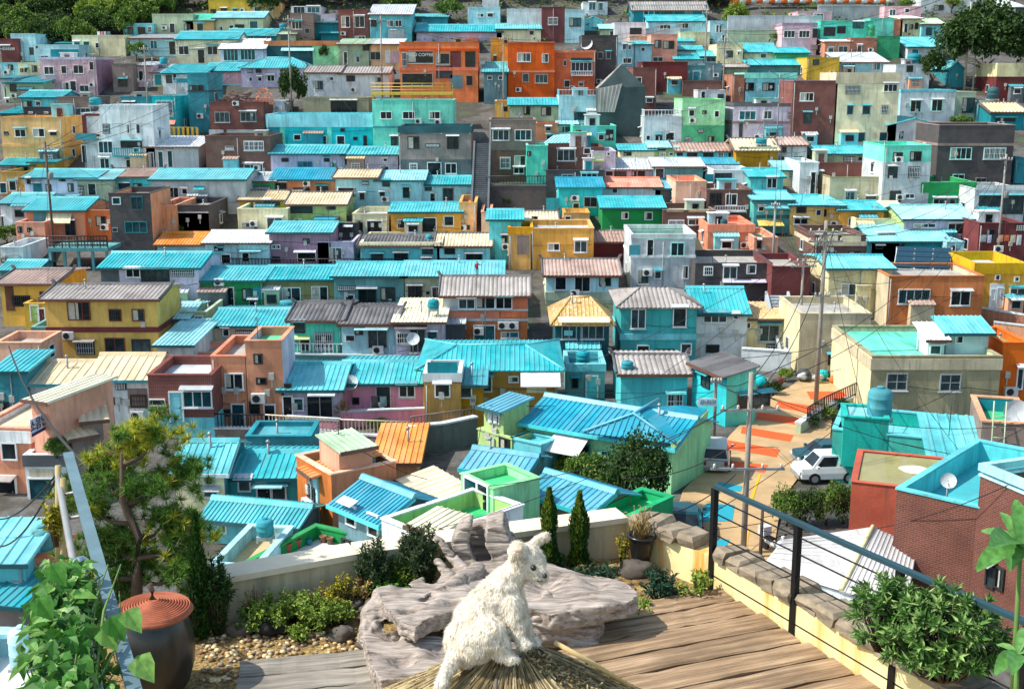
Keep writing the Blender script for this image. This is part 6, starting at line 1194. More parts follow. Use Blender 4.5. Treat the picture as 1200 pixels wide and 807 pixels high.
# ---------------- cars
def car(px, py, head, body_c, label, kind='suv', L=3.7):
    O = T(px, py); E_ = thing('parked_car', label, 'car', O, radians(head), 'cars by the painted street'); E_.scale = (.92, .92, .92); O.z += .03
    W_ = .86; hb, hr = (.95, 1.62) if kind == 'suv' else (.85, 1.4)
    m = plain('car_paint_' + body_c, body_c, .25, .1, .05); mb = MB()
    xs = [(-L / 2, .55, hb * .72, .8), (-L / 2 + .12, .32, hb * .92, .95), (-L / 2 + .9, .28, hb * .98, 1), (-.6, .28, hb, 1), (.9, .28, hb, 1), (L / 2 - .35, .3, hb * .99, .98), (L / 2, .45, hb * .9, .88)]
    i0 = len(mb.v)
    for x, z0, z1, k in xs:
        w = W_ * k; mb.v += [(x, -w, z0), (x, -w * 1.0, (z0 + z1) / 2), (x, -w * .93, z1), (x, w * .93, z1), (x, w, (z0 + z1) / 2), (x, w, z0)]
    for j in range(len(xs) - 1):
        for q in range(6): a = i0 + j * 6 + q; b = i0 + j * 6 + (q + 1) % 6; mb.face((a, b, b + 6, a + 6), 0, False)
    mb.face(tuple(i0 + q for q in range(5, -1, -1))); e = i0 + (len(xs) - 1) * 6; mb.face(tuple(e + q for q in range(6)))
    r0, r1 = (-.55, L / 2 - .25) if kind == 'suv' else (-.35, L / 2 - .9)
    f0, f1 = (-1.15, L / 2 - .02) if kind == 'suv' else (-1.1, L / 2 - .35)
    mb.hexa([(f0, -.78, hb - .02), (f1, -.78, hb - .02), (f1, .78, hb - .02), (f0, .78, hb - .02)], [(r0, -.62, hr), (r1, -.62, hr), (r1, .62, hr), (r0, .62, hr)])
    mb.build('body', m, E_)
    gm = glass(0); z0, z1 = hb + .06, hr - .1
    def edge(x0, x1, z): t = (z - hb) / (hr - hb); return f0 + (r0 - f0) * t, f1 + (r1 - f1) * t, .78 - .16 * t
    a0, b0, w0 = edge(0, 0, z0); a1, b1, w1 = edge(0, 0, z1)
    for sgn in (-1, 1):
        for (u0, u1) in ((.04, .46), (.5, .95)):
            wb = MB(); y0, y1 = sgn * (w0 + .012), sgn * (w1 + .012); p = [(a0 + (b0 - a0) * u0 + .1, y0, z0), (a0 + (b0 - a0) * u1, y0, z0), (a1 + (b1 - a1) * u1, y1, z1), (a1 + (b1 - a1) * u0 + .1, y1, z1)]
            wb.quad(*(p if sgn < 0 else p[::-1])); wb.build('window', gm, E_)
    wb = MB(); wb.quad((a0 - .012, .68, z0), (a0 - .012, -.68, z0), (a1 - .012, -.56, z1), (a1 - .012, .56, z1)); wb.build('windscreen', gm, E_)
    wb = MB(); wb.quad((b0 + .012, -.68, z0), (b0 + .012, .68, z0), (b1 + .012, .56, z1), (b1 + .012, -.56, z1)); wb.build('rear_window', gm, E_)
    for x in (-L / 2 + .85, L / 2 - .85):
        for y in (-.8, .8):
            t = MB(); t.v = []; n = 16
            for yy in (-.11, .11):
                for q in range(n): t.v.append((.33 * cos(2 * pi * q / n), yy, .33 * sin(2 * pi * q / n)))
            for q in range(n): w_ = (q + 1) % n; t.face((q, w_, n + w_, n + q), 0, True)
            t.face(tuple(range(n - 1, -1, -1))); t.face(tuple(range(n, 2 * n))); wo = t.build('wheel', plain('tyre_rubber', '1C1C1E', .9), E_, (x, y, .33))
            rb = MB(); s_ = -1 if y < 0 else 1
            for q in range(n): rb.v.append((.2 * cos(2 * pi * q / n), s_ * .122, .2 * sin(2 * pi * q / n)))
            rb.face(tuple(range(n)) if s_ < 0 else tuple(range(n - 1, -1, -1)));
            rb.build('rim', plain('alloy_rim', 'B4B6B8', .35, .7), wo)
    for y in (-.62, .62):
        hb_ = MB(); hb_.box(-L / 2 - .01, y - .16, hb * .6, -L / 2 + .08, y + .16, hb * .76); hb_.build('headlight', plain('headlight', 'DDE4E6', .15), E_)
        hb_ = MB(); hb_.box(L / 2 - .06, y - .1, hb * .62, L / 2 + .015, y + .1, hb * .9); hb_.build('tail_light', plain('tail_light', '8A2020', .3), E_)
    hb_ = MB(); hb_.box(L / 2 - .02, -.25, .55, L / 2 + .02, .25, .68); hb_.build('number_plate', plain('plate', 'C8CCC8', .5), E_)
    hb_ = MB(); hb_.box(-L / 2 - .04, -.72, .3, -L / 2 + .15, .72, .5); hb_.box(L / 2 - .15, -.72, .3, L / 2 + .035, .72, .48); hb_.build('bumper', plain('bumper_grey', '8A8C8C', .5), E_)
    for y in (-.98, .98): hb_ = MB(); hb_.box(-.95, y - .1, hb, -.8, y + .1, hb + .14); hb_.build('mirror', m, E_)
car(968, 561, 6, 'E2E4E2', 'white estate car parked nose to the street in front of the dark one')
car(966, 543, 6, '1F4A54', 'dark teal saloon car parked behind the white one', 'sedan')
car(838, 545, -100, 'B8BCBC', 'silver pickup like car seen from behind beside the big green house')
car(802, 622, -98, '12464E', 'dark teal car in the shade behind the stone capped wall', 'sedan')
# white scooter at the street end
O = T(906, 648); E_ = thing('scooter', 'white and black delivery scooter parked at the lower end of the street', 'scooter', O, radians(-60)); mb = MB()
mb.tube([(-.45, 0, .5), (-.1, 0, .42), (.3, 0, .45), (.45, 0, .7)], [.14, .12, .16, .1], 8); mb.tube([(.5, 0, .35), (.55, 0, 1.0)], .08, 6); mb.build('body', plain('scooter_white', 'D6D8D8', .4), E_)
for x in (-.55, .6):
    t = MB(); n = 14
    for yy in (-.06, .06):
        for q in range(n): t.v.append((.24 * cos(2 * pi * q / n), yy, .24 * sin(2 * pi * q / n)))
    for q in range(n): w_ = (q + 1) % n; t.face((q, w_, n + w_, n + q), 0, True)
    t.face(tuple(range(n - 1, -1, -1))); t.face(tuple(range(n, 2 * n))); t.build('wheel', plain('tyre_rubber', '1C1C1E', .9), E_, (x, 0, .24))
mb = MB(); mb.box(-.6, -.15, .58, -.05, .15, .68); mb.build('seat', plain('seat_black', '1A1A1A', .6), E_); mb = MB(); mb.tube([(.5, -.3, 1.0), (.5, .3, 1.0)], .03, 6); mb.build('handlebar', plain('seat_black', '1A1A1A', .6), E_)
mb = MB(); mb.box(-.8, -.22, .7, -.4, .22, 1.1); mb.build('luggage_box', plain('scooter_white', 'D6D8D8', .4), E_)
# sacks and rubbish at the beige house
def heap(px, py, r, cols, label, name='rubbish_pile', cat='rubbish', seed=0):
    O = T(px, py); E_ = thing(name, label, cat, O); q = random.Random(seed)
    for i, c in enumerate(cols):
        mb = MB(); mb.blob((q.uniform(-r, r), q.uniform(-r * .5, r * .5), q.uniform(.2, .5)), q.uniform(.3, .55), seed + i, 2, .6, 0, (1, 1, q.uniform(.6, 1.1))); mb.build('sack', wall(c), E_)
heap(950, 446, .8, ['dgrey', 'lgrey', 'cyan', 'dark'], 'pile of dark and blue sacks behind the tall street pole', seed=3)
heap(972, 446, 1.4, ['dark', 'lgrey', 'brown', 'terracotta', 'dark', 'grey'], 'heap of covered junk and boards in front of the beige house', seed=5)
heap(1002, 446, 1.0, ['dark', 'dark', 'grey', 'dgrey'], 'row of dark rubbish bags beside the beige house door', seed=9)
heap(895, 452, 1.2, ['dark', 'cyan', 'sage', 'maroon', 'dgrey'], 'assorted buckets and pots below the light grey concrete wall', 'pot_pile', 'pots', seed=12)
heap(1085, 318, 1.6, ['grey', 'lgrey', 'dgrey', 'grey', 'white'], 'clutter of grey machines under the solar panels', 'junk_pile', 'junk', seed=15)
# ---------------- vegetation
def leaf(mb, p, d, up, L, W, fold=.25, m=0, heart=False):
    d = d.normalized(); s = d.cross(up)
    if s.length < .02: s = d.cross(Vector((1, .3, 0)))
    s.normalize(); u = s.cross(d); i = len(mb.v); t = p + d * L - u * (L * .18)
    if heart:
        for v in (p, p + d * (L * .18) + s * (W * .5) + u * (W * fold), p + d * (L * .55) + s * (W * .42) + u * (W * fold * .7), t, p + d * (L * .55) - s * (W * .42) + u * (W * fold * .7), p + d * (L * .18) - s * (W * .5) + u * (W * fold)): mb.v.append(tuple(v))
        mb.face((i, i + 1, i + 2, i + 3), m); mb.face((i, i + 3, i + 4, i + 5), m)
    else:
        c = p + d * (L * .45)
        for v in (p, c + s * (W * .5) + u * (W * fold), t, c - s * (W * .5) + u * (W * fold)): mb.v.append(tuple(v))
        mb.face((i, i + 1, i + 2), m); mb.face((i, i + 2, i + 3), m)
def rv(q): 
    while True:
        v = Vector((q.uniform(-1, 1), q.uniform(-1, 1), q.uniform(-1, 1)))
        if .05 < v.length < 1: return v.normalized()
def crown(rx, ry, rz, nc, nl, L, seed, W=None, flatb=.35, cr=.36, shell=.5):
    """an uneven crown: leaf clumps scattered through an ellipsoid, gaps between them; centre at the origin"""
    q = random.Random(seed); mb = MB(); W = W or L * .75; rm = min(rx, ry, rz)
    for c in range(nc):
        v = rv(q)
        if v.z < -flatb: v.z *= -.5
        k = q.uniform(shell, 1.0) ** .7; C = Vector((v.x * rx * k, v.y * ry * k, v.z * rz * k)); r_ = rm * cr * q.uniform(.6, 1.3)
        for l in range(nl):
            w = rv(q); p = C + w * (r_ * q.uniform(.35, 1.0) ** .6); d = (w + rv(q) * .9 + Vector((0, 0, -.15)))
            leaf(mb, p, d, (w + Vector((0, 0, .8))).normalized(), L * q.uniform(.7, 1.3), W * q.uniform(.7, 1.2), .2)
    return mb
BARK = plain('bark', '5A4A3C', .95, 0, .35, 6)
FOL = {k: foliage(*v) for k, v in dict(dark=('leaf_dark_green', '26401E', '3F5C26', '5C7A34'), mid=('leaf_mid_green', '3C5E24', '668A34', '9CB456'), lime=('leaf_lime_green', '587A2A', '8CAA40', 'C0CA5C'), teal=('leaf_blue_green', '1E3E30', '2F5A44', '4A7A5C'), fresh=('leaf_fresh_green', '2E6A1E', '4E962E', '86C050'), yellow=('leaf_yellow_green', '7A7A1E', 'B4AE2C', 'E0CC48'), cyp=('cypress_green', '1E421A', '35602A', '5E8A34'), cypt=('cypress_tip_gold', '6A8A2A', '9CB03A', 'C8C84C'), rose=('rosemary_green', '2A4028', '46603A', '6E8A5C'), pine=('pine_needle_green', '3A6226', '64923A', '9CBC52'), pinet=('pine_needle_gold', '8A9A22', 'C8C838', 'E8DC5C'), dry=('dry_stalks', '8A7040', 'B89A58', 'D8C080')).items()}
def limbs(mb, h, r, seed, spread, top):
    q = random.Random(seed); mb.tube([(0, 0, -.6), (r * .3, 0, h * .35), (-r * .2, r * .3, h * .7)], [r * 1.25, r, r * .75], 8)
    for i in range(6):
        a = q.uniform(0, 2 * pi); b = Vector((-r * .2 * (i % 2), 0, h * q.uniform(.4, .72))); e = Vector((cos(a) * spread * q.uniform(.4, .8), sin(a) * spread * q.uniform(.4, .8), top * q.uniform(.75, 1.0))); mb.tube([b, b.lerp(e, .5) + Vector((0, 0, .15 * h)), e], [r * .6, r * .35, r * .12], 6)
_proto = {}
def tree(px, py, wpx, hpx, fol, label, grp=None, var=0, trunk=.3, name='broadleaf_tree', cat='tree', D=None, nc=38, nl=52, leafk=.15):
    O = T(px, py) if D is None else P(px, py, D); s_ = pxm(O); w, h = wpx / s_ / 2, hpx / s_; key = (fol, var, trunk, nc, nl, leafk)
    if key not in _proto:
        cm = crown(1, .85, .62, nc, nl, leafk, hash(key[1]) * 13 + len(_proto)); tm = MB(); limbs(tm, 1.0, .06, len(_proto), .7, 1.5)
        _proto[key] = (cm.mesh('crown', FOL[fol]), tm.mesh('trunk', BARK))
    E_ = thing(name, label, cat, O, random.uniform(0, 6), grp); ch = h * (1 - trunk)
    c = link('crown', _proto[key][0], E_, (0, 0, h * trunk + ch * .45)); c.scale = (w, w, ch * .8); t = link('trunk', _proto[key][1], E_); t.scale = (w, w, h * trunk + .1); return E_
WOOD = 'leafy green tree in the wood above the houses at upper left'; WG = 'trees of the wood at upper left'
q_ = random.Random(5); i_ = 0
for row, (yb, n, x0, x1) in enumerate([(-8, 20, -20, 560), (4, 20, -20, 340), (16, 16, -20, 200), (28, 14, -15, 170), (40, 12, -15, 150), (52, 8, -12, 92)]):
    for i in range(n):
        x = x0 + (x1 - x0) * (i + q_.uniform(-.25, .25)) / (n - 1); i_ += 1
        tree(x, yb + q_.uniform(-3, 5), q_.uniform(26, 44), q_.uniform(22, 34), q_.choice(('dark', 'mid', 'mid', 'lime', 'dark')), WOOD, WG, i_ % 3, .12)
for x, y, w, h, f in [(310, 20, 40, 30, 'dark'), (350, 4, 60, 34, 'teal'), (400, 4, 60, 36, 'dark'), (440, 2, 40, 30, 'dark'), (470, 14, 50, 22, 'mid'), (425, -10, 60, 30, 'dark'), (600, -4, 60, 30, 'mid'), (660, -6, 60, 26, 'dark'), (760, -2, 70, 24, 'dark'), (840, 6, 60, 20, 'dark'), (900, -6, 70, 22, 'mid'), (1000, -4, 60, 24, 'mid'), (690, -14, 90, 30, 'dark'), (540, -12, 80, 26, 'mid')]:
    tree(x, y, w, h, f, 'dark tree along the ridge behind the top row of houses', 'trees along the ridge', int(x) % 3, .12)
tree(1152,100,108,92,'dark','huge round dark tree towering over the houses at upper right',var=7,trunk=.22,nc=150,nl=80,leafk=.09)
tree(343,128,36,46,'dark','round dark tree between whitewashed houses at upper left of centre',var=4,trunk=.2)
tree(160,70,26,20,'mid','small bush tree below the sage green house, upper left',var=1)
tree(183,90,14,14,'lime','lime bush on the roof of the small cream house, upper left',name='bush',cat='bush')
tree(526,26,34,26,'mid','pale green bushy tree above the lilac row house',var=2)
tree(862,40,30,34,'lime','pale scrubby tree covering the left end of the concrete wall',var=1)
tree(912,52,26,14,'mid','bush at the foot of the pale green lower wall',name='bush',cat='bush')
tree(1092,104,34,44,'dark','dark shrub tree left of the small teal gabled hut',var=5)
tree(1060,38,18,12,'lime','small bush beside the rose pink house',name='bush',cat='bush')
tree(1115,14,24,18,'lime','bright green tree on the top edge at right',var=2)
tree(1126,150,30,14,'mid','green bush in front of the small aqua house, right',name='bush',cat='bush')
tree(380,75,16,22,'dark','dark shrub against the green terrace house',name='bush',cat='bush')
tree(1062,-2+16,20,14,'mid','green bush beside the light grey block at the top edge',name='bush',cat='bush')
for x, y, l in [(610,243,'left dark shrub on the brick garden terrace, centre'),(625,240,'right dark shrub on the brick garden terrace, centre'),(594,244,'small shrub left on the brick garden terrace, centre')]: tree(x,y,16,14,'dark',l,var=6,name='shrub',cat='shrub')
for x, l in [(972,'left green shrub on the cream balustraded terrace'),(988,'right green shrub on the cream balustraded terrace'),]: tree(x,284,22,16,'mid',l,var=8,name='shrub',cat='shrub')
tree(688,584,56,56,'mid','bushy tree in front of the porch of the large green house',var=9,trunk=.1,nc=80,nl=60,leafk=.11)
tree(745,600,84,94,'dark','dense dark tree right of the large green house',var=10,trunk=.08,nc=80,nl=60,leafk=.085)
tree(716,598,50,50,'mid','lower bushy tree between the two larger trees at the green house',var=11,trunk=.1,nc=40,nl=50,leafk=.11)
tree(668,560,40,30,'lime','yellow green shrub at the porch of the large green house',var=12,trunk=.1,name='shrub',cat='shrub')
tree(785,560,40,34,'dark','dark shrub under the right eave of the large green house',var=13,trunk=.1,name='shrub',cat='shrub')
tree(606,500,18,34,'dark','climbing plant on the small lime green hut',var=14,trunk=.1,name='climbing_plant',cat='plant')
for i, x in enumerate((922, 945, 968, 988)): tree(x,614 - i*1,40,48 - (i % 2) * 6,'dark' if i % 2 else 'mid','clipped hedge bush beside the street above the white corrugated roof',  'hedge bushes by the street', 15 + i % 2,.05,'hedge_bush','hedge',nc=50,nl=50,leafk=.11)
for i, (x, y) in enumerate(((1000,592),(982,590))): tree(x,y,24,24,'mid',['shrub at the foot of the jade house beside the hedge','leftmost shrub under the jade house'][i],var=17,trunk=.1,name='shrub',cat='shrub')
for i, (x, y, w) in enumerate(((950,500,22),(968,490,24),(985,482,22))): tree(x,y,w,16,'lime' if i == 1 else 'dark','ivy clump in the planter between street and jade house','ivy clumps in the planter',18,.05,'ivy','ivy')
tree(920,446,18,16,'lime','spiky green plant beside the light grey concrete wall',var=19,trunk=.1,name='shrub',cat='shrub')
tree(906,462,22,18,'dark','dark shrub at the edge of the street below the grey wall',var=20,trunk=.1,name='shrub',cat='shrub')
tree(66,534,34,22,'mid','green shrub on the roof of the small white house at left',var=21,trunk=.1,name='shrub',cat='shrub',D=59)
tree(290,436,18,34,'lime','green plants on the roof of the terracotta house',var=22,trunk=.1,name='shrub',cat='shrub',D=82)
tree(505,480,14,30,'dark','dark plant in front of the mustard block',var=23,trunk=.15,name='shrub',cat='shrub')
tree(540,490,26,14,'dark','dark shrubs at the foot of the mustard block',var=24,trunk=.1,name='shrub',cat='shrub')
tree(400,500,20,34,'dry','bare brown shrub beside the pink garden wall',var=25,trunk=.3,name='shrub',cat='shrub',nl=12)
tree(445,505,30,16,'dark','plants along the walkway under the pink terrace wall',var=26,trunk=.1,name='shrub',cat='shrub')
tree(580,455,34,36,'dark','dark plants in the yard of the ochre house',var=27,trunk=.1,name='shrub',cat='shrub')
tree(212,276,18,14,'mid','pale green plant on the dark garden wall, left',var=28,trunk=.1,name='shrub',cat='shrub')
tree(8,284,34,22,'mid','green shrub at the left border below the white house',var=29,trunk=.1,name='shrub',cat='shrub')
# hillside scrub that fills the gaps far up: nobody could count it
mb = MB(); q = random.Random(44)
for i in range(2600):
    x, y = q.uniform(-30, 1230), q.uniform(-18, 60)
    if q.random() < (y + 10) / 80: continue
    p = T(x, y); 
    for k in range(3): leaf(mb, p + Vector((q.uniform(-.8, .8), q.uniform(-.8, .8), q.uniform(0, .6))), rv(q) + Vector((0, 0, .4)), Vector((0, 0, 1)), q.uniform(.4, .9), q.uniform(.3, .6))
tag(mb.build('scrub', FOL['mid']), 'low green scrub covering the slope between the top houses', 'scrub', None, 'stuff')
# ---------------- the terrace in the foreground
ZT = -5.04
def tz(px, py, h=0.0): return at_z(px, py, ZT + h)
Cn, Lf = tz(733, 652), tz(215, 738); Pd = Vector((.56, -1.1, 0)).normalized(); P0 = Vector((2.0, 11.17, ZT))
Re = P0 + Pd * 6.5; fl = [(Lf.x - .9, Lf.y - .1), (Lf.x - .9, 4.0), (Re.x, 4.0), (Re.x, Re.y), (P0.x, P0.y), (Cn.x, Cn.y), (Lf.x, Lf.y)]
n = NT('garden_soil', .95); v = n.coord(rnd=False); a = n.noise(v, 3.5, 6, .7); b = n.noise(v, 30, 4, .7); n.base(n.mix(n.ramp(b, [(.4, g(0)), (.66, g(1))]), n.ramp(a, [(.35, srgb('6A5236')), (.5, srgb('A88A52')), (.68, srgb('C0A868'))]), srgb('4A3A28'))); n.bump(b, .8, .03)
mb = MB(); mb.prism(fl, ZT - .35, ZT); struct('terrace_floor', mb, n.m)
cen = Vector((0, 8)); mb = MB(); mb.prism([(x * .97, 4.05 + (y - 4) * .985) for x, y in fl], -21.5, ZT - .352); struct('terrace_building', mb, wall('cream'))
def lowwall(name, label, pts, h, th, mat, cap=None, out=1):
    O = Vector(pts[0]); E_ = thing(name, label, 'wall', O); mb = MB(); cb = MB()
    for a, b in zip(pts, pts[1:]):
        d = (b - a).normalized(); nn = Vector((-d.y, d.x, 0)) * th * out; A, B = a - O, b - O; u = Vector((0, 0, h)); dn = Vector((0, 0, -.3))
        f = [A + dn, B + dn, B + nn + dn, A + nn + dn]; t = [A + u, B + u, B + nn + u, A + nn + u]
        if out < 0: f = f[::-1]; t = t[::-1]
        mb.hexa(f, t)
        if cap:
            e = nn.normalized() * .04; A2, B2 = A + u - e + Vector((0, 0, .003)), B + u - e + Vector((0, 0, .003)); k = nn + e * 2; w = Vector((0, 0, .06)); f = [A2, B2, B2 + k, A2 + k]; t = [x + w for x in f]
            if out < 0: f = f[::-1]; t = t[::-1]
            cb.hexa(f, t)
    mb.build('wall', mat, E_)
    if cap: cb.build('coping', cap, E_)
    return E_
n = NT('stained_cream_render', .85); v = n.coord(rnd=False); a = n.noise(v, 2.0, 5); vs = n.coord((1.5, 1.5, .18), rnd=False); st = n.noise(vs, 2.2, 5, .6)
c1 = n.ramp(a, [(.35, srgb('D9C48A')), (.65, srgb('EBDCA4'))]); n.base(n.mix(n.ramp(st, [(.52, g(0)), (.64, g(.9))]), c1, srgb('E0952A'))); n.bump(a, .3, .03); CREAM = n.m
lowwall('garden_wall', 'low cream garden wall with sunlit pale top behind the shrubs and driftwood', [Lf, tz(420, 698), Cn], .4, .24, wall('beige'), plain('sunlit_coping', 'DDD0B6', .85, 0, .15))  # wall shade put into the beige, sunlight on its top into the coping colour
n2 = [Cn, P0, Re]; lowwall('parapet_wall', 'low cream yellow wall with rust stains under the stone capping, right', n2, .37, .22, CREAM)
# stone capping: each stone a thing
q = random.Random(3); SG = plain('cap_stone', '8E806C', .95, 0, .45, 9); pos = 0.0; path = [Cn, P0, Re]; segs = [(a, b) for a, b in zip(path, path[1:])]; k = 0
for a, b in segs:
    d = (b - a).normalized(); L = (b - a).length; t = .05; nn = Vector((-d.y, d.x, 0))
    while t < L - .1:
        w = q.uniform(.17, .3); 
        if t + w > L: break
        c = a + d * (t + w / 2) + nn * .13 + Vector((0, 0, .37)); mb = MB(); h = q.uniform(.1, .15); hw = w / 2 - .012; dd = q.uniform(.14, .19); j = lambda: q.uniform(-.025, .025)
        def C3(u, v_, z): return d * (u + j()) + nn * (v_ + j()) + Vector((0, 0, z + j() * .6))
        bot = [C3(-hw, -dd, -.0), C3(hw, -dd, -.0), C3(hw, dd, -.0), C3(-hw, dd, -.0)]; mid = [C3(-hw * 1.03, -dd * 1.06, h * .6), C3(hw * 1.03, -dd * 1.06, h * .6), C3(hw * 1.03, dd * 1.06, h * .6), C3(-hw * 1.03, dd * 1.06, h * .6)]; top = [C3(-hw * .8, -dd * .85, h), C3(hw * .8, -dd * .85, h), C3(hw * .8, dd * .85, h), C3(-hw * .8, dd * .85, h)]
        mb.hexa(bot, mid); mb.hexa([v + Vector((0, 0, .0005)) for v in mid], top); o = mb.build('capping_stone', SG, None, c); tag(o, 'rough grey brown capping stone on the low cream yellow wall', 'stone', 'capping stones of the terrace wall'); t += w
# railing
E_ = thing('terrace_railing', 'black cable railing with blue grey handrail along the terrace edge', 'railing', P0); hs = [1.09, 1.13, 1.17, 1.22, 1.26, 1.3]; tops = []; BK = plain('black_steel', '1C1D20', .5, .5, .2); HR = plain('handrail_blue_grey', '2C4C56', .5, .3, .2)
for i in range(6):
    o = Pd * (1.235 * i) + Vector((0, 0, 0)); mb = MB(); mb.box(-.028, -.028, -.05, .028, .028, hs[i]); mb.box(-.06, -.06, .0, .06, .06, .02); p = mb.build('post', BK, E_, o); p.rotation_euler = (0, 0, math.atan2(Pd.y, Pd.x)); tops.append(o + Vector((0, 0, hs[i] + .005)))
mb = MB(); side = Vector((-Pd.y, Pd.x, 0)) * .03
for a, b in zip(tops, tops[1:]): mb.hexa([a - side, b - side, b + side, a + side], [v + Vector((0, 0, .035)) for v in (a - side, b - side, b + side, a + side)])
mb.build('handrail', HR, E_)
for k in (.16, .36, .56, .76, .9):
    mb = MB(); mb.tube([t - Vector((0, 0, 1)) * (h_ * (1 - k)) + side.normalized() * .0 for t, h_ in zip(tops, hs)], .008, 5); mb.build('cable', BK, E_)
# deck planks
def wood(name, h1, h2, h3, ax=(.35, 9, 9), sc=2.2):
    n = NT(name, .85); v = n.coord(ax); a = n.noise(v, sc, 6, .65); v2 = n.coord((1, 1, 1)); b = n.noise(v2, 1.4, 5); f = n.noise(v, sc * 4, 4)
    col = n.ramp(a, [(.3, srgb(h1)), (.52, srgb(h2)), (.72, srgb(h3))]); col = n.mix(n.ramp(b, [(.45, g(0)), (.72, g(.55))]), col, srgb(h1)); n.base(col); n.bump(f, .7, .015); return n.m
PL = wood('weathered_plank', '56442F', '9C8062', 'CAB090'); PLG = wood('grey_plank', '5A544A', '8E867A', 'B0A898')
u = Vector((.934, .358, 0)); w_ = Vector((.358, -.934, 0)); o0 = tz(697, 722)
q = random.Random(8)
def plank(c, L, wd, th, mat, ang, label, grp):
    nseg = 14; mb = MB(); i0 = len(mb.v)
    for i in range(nseg + 1):
        x = L * i / nseg; j0, j1, jz = q.uniform(-.012, .012), q.uniform(-.012, .012), q.uniform(-.006, .006)
        if i in (0, nseg): x += q.uniform(-.02, .02)
        mb.v += [(x, j0, -th), (x, j0, jz - .012), (x, .02 + j0, jz), (x, wd * .5, jz + q.uniform(-.006, .004)), (x, wd - .02 + j1, jz), (x, wd + j1, jz - .012), (x, wd + j1, -th)]
    for i in range(nseg):
        for k in range(7): a, b = i0 + i * 7 + k, i0 + i * 7 + (k + 1) % 7; mb.face((a, b, b + 7, a + 7))
    mb.face(tuple(i0 + k for k in range(6, -1, -1))); mb.face(tuple(i0 + nseg * 7 + k for k in range(7)))
    o = mb.build('deck_plank', mat, None, c); o.rotation_euler = (0, 0, ang); return tag(o, label, 'plank', grp)
A21 = math.atan2(.358, .934)
def wall_x(c):   # distance along u from c to the inner face of the right wall
    d = P0 - c; det = u.x * -Pd.y + Pd.x * u.y; return (d.x * -Pd.y + Pd.x * d.y) / det
for k in range(9):
    c = o0 + w_ * (.325 * (k + 1)) - u * (.25 + .1 * (k % 3) + (1.2 if k > 1 else 0)); c.z = ZT + .1; L = wall_x(c) - .04
    plank(c, L, .3, .08, PL, A21, 'weathered brown deck plank beside the low cream yellow wall', 'planks of the brown deck')
o1 = tz(280, 797)
for k in range(3):
    c = o1 + Vector((.2, -.98, 0)) * (.31 * (k + .2)) ; c.z = ZT + .08; plank(c, 1.7, .29, .07, PLG, radians(11), 'grey weathered plank left of the driftwood at the bottom edge', 'grey planks at the bottom edge')
# pebbles and stones
mb = MB(); q = random.Random(21)
for i in range(720):
    if i < 640: p = tz(q.uniform(235, 440), q.uniform(742, 800))
    else: p = tz(q.uniform(735, 860), q.uniform(690, 722))
    r_ = q.uniform(.014, .034); mb.blob((p.x, p.y, ZT + r_ * .4), r_, i, 1, .3, q.randrange(4), (1, q.uniform(.7, 1.1), .6))
tag(mb.build('pebbles', [plain('pebble_tan', 'C0A06A', .95, 0, .3), plain('pebble_grey', '9A8A70', .95, 0, .3), plain('pebble_brown', '8A6A44', .95, 0, .3), plain('pebble_pale', 'D8C49A', .95, 0, .2)]), 'loose pebbles strewn over the garden bed', 'pebbles', None, 'stuff')
RK = plain('garden_rock', '5E564E', .95, 0, .5, 7)
for i, (x, y, r_, l) in enumerate([(315,742,.13,'black round stone at the left of the garden bed'),(368,728,.13,'broad brown rock between the yellow green shrubs'),(412,712,.12,'dark jagged rock left of the driftwood'),(445,722,.16,'brown rock tucked against the driftwood knob'),(400,748,.1,'flat brown stone on the pebbles'),(283,742,.1,'small rock against the garden wall'),(660,672,.1,'small rock behind the driftwood arm'),(790,700,.09,'pale stone beside the first railing post'),(745,672,.14,'grey stone block under the dark plant pot'),(430,760,.08,'long brown stone on the pebbles beside the driftwood')]):
    p = tz(x, y); mb = MB(); mb.blob((0, 0, r_ * .45), r_, i * 5 + 2, 3, .55, 0, (1.2, .9, .75)); tag(mb.build('rock', plain('rock_black', '22201E', .9, 0, .3) if i == 0 else RK, None, p), l, 'rock')
p = tz(1065, 812); mb = MB(); mb.blob((0, 0, .05), .26, 77, 3, .4, 0, (1.1, .9, .8)); tag(mb.build('rock', plain('rock_pale', 'A8977C', .95, 0, .35, 8), None, p + Vector((.3, .1, .35))), 'large pale tan rock under the right hand bush at the bottom edge', 'rock')
# onggi jar
J = tz(186, 808); J.z = ZT; E_ = thing('earthenware_jar', 'big dark glazed storage jar with a terracotta lid, lower left', 'jar', J)
n = NT('dark_glaze', .28); v = n.coord((1, 1, .4), False); a = n.noise(v, 3, 5); n.base(n.ramp(a, [(.35, srgb('10161A')), (.55, srgb('1E2022')), (.72, srgb('322C26'))])); GL = n.m
mb = MB(); mb.lathe([(.2, 0), (.26, .08), (.31, .25), (.325, .4), (.31, .55), (.27, .66), (.25, .7), (.27, .73), (.24, .735)], n=40); mb.build('jar_body', GL, E_)
prof = [(.31, .70), (.325, .715), (.31, .735)]
for k in range(12): r_ = .29 - k * .022; prof += [(r_ + .014, .738 + k * .006), (r_ + .012, .756 + k * .006), (r_ + .004, .758 + k * .006), (r_ + .001, .742 + k * .006)]
prof += [(.02, .83)]
mb = MB(); mb.lathe(prof, n=48); lid = mb.build('lid', plain('terracotta_lid', 'A4583A', .75, 0, .35, 12), E_); mb = MB(); mb.tube([(0, 0, .82), (.005, 0, .9), (-.02, 0, .955)], [.03, .022, .026], 10); mb.build('handle', plain('lid_handle', '3A2A20', .7), lid)
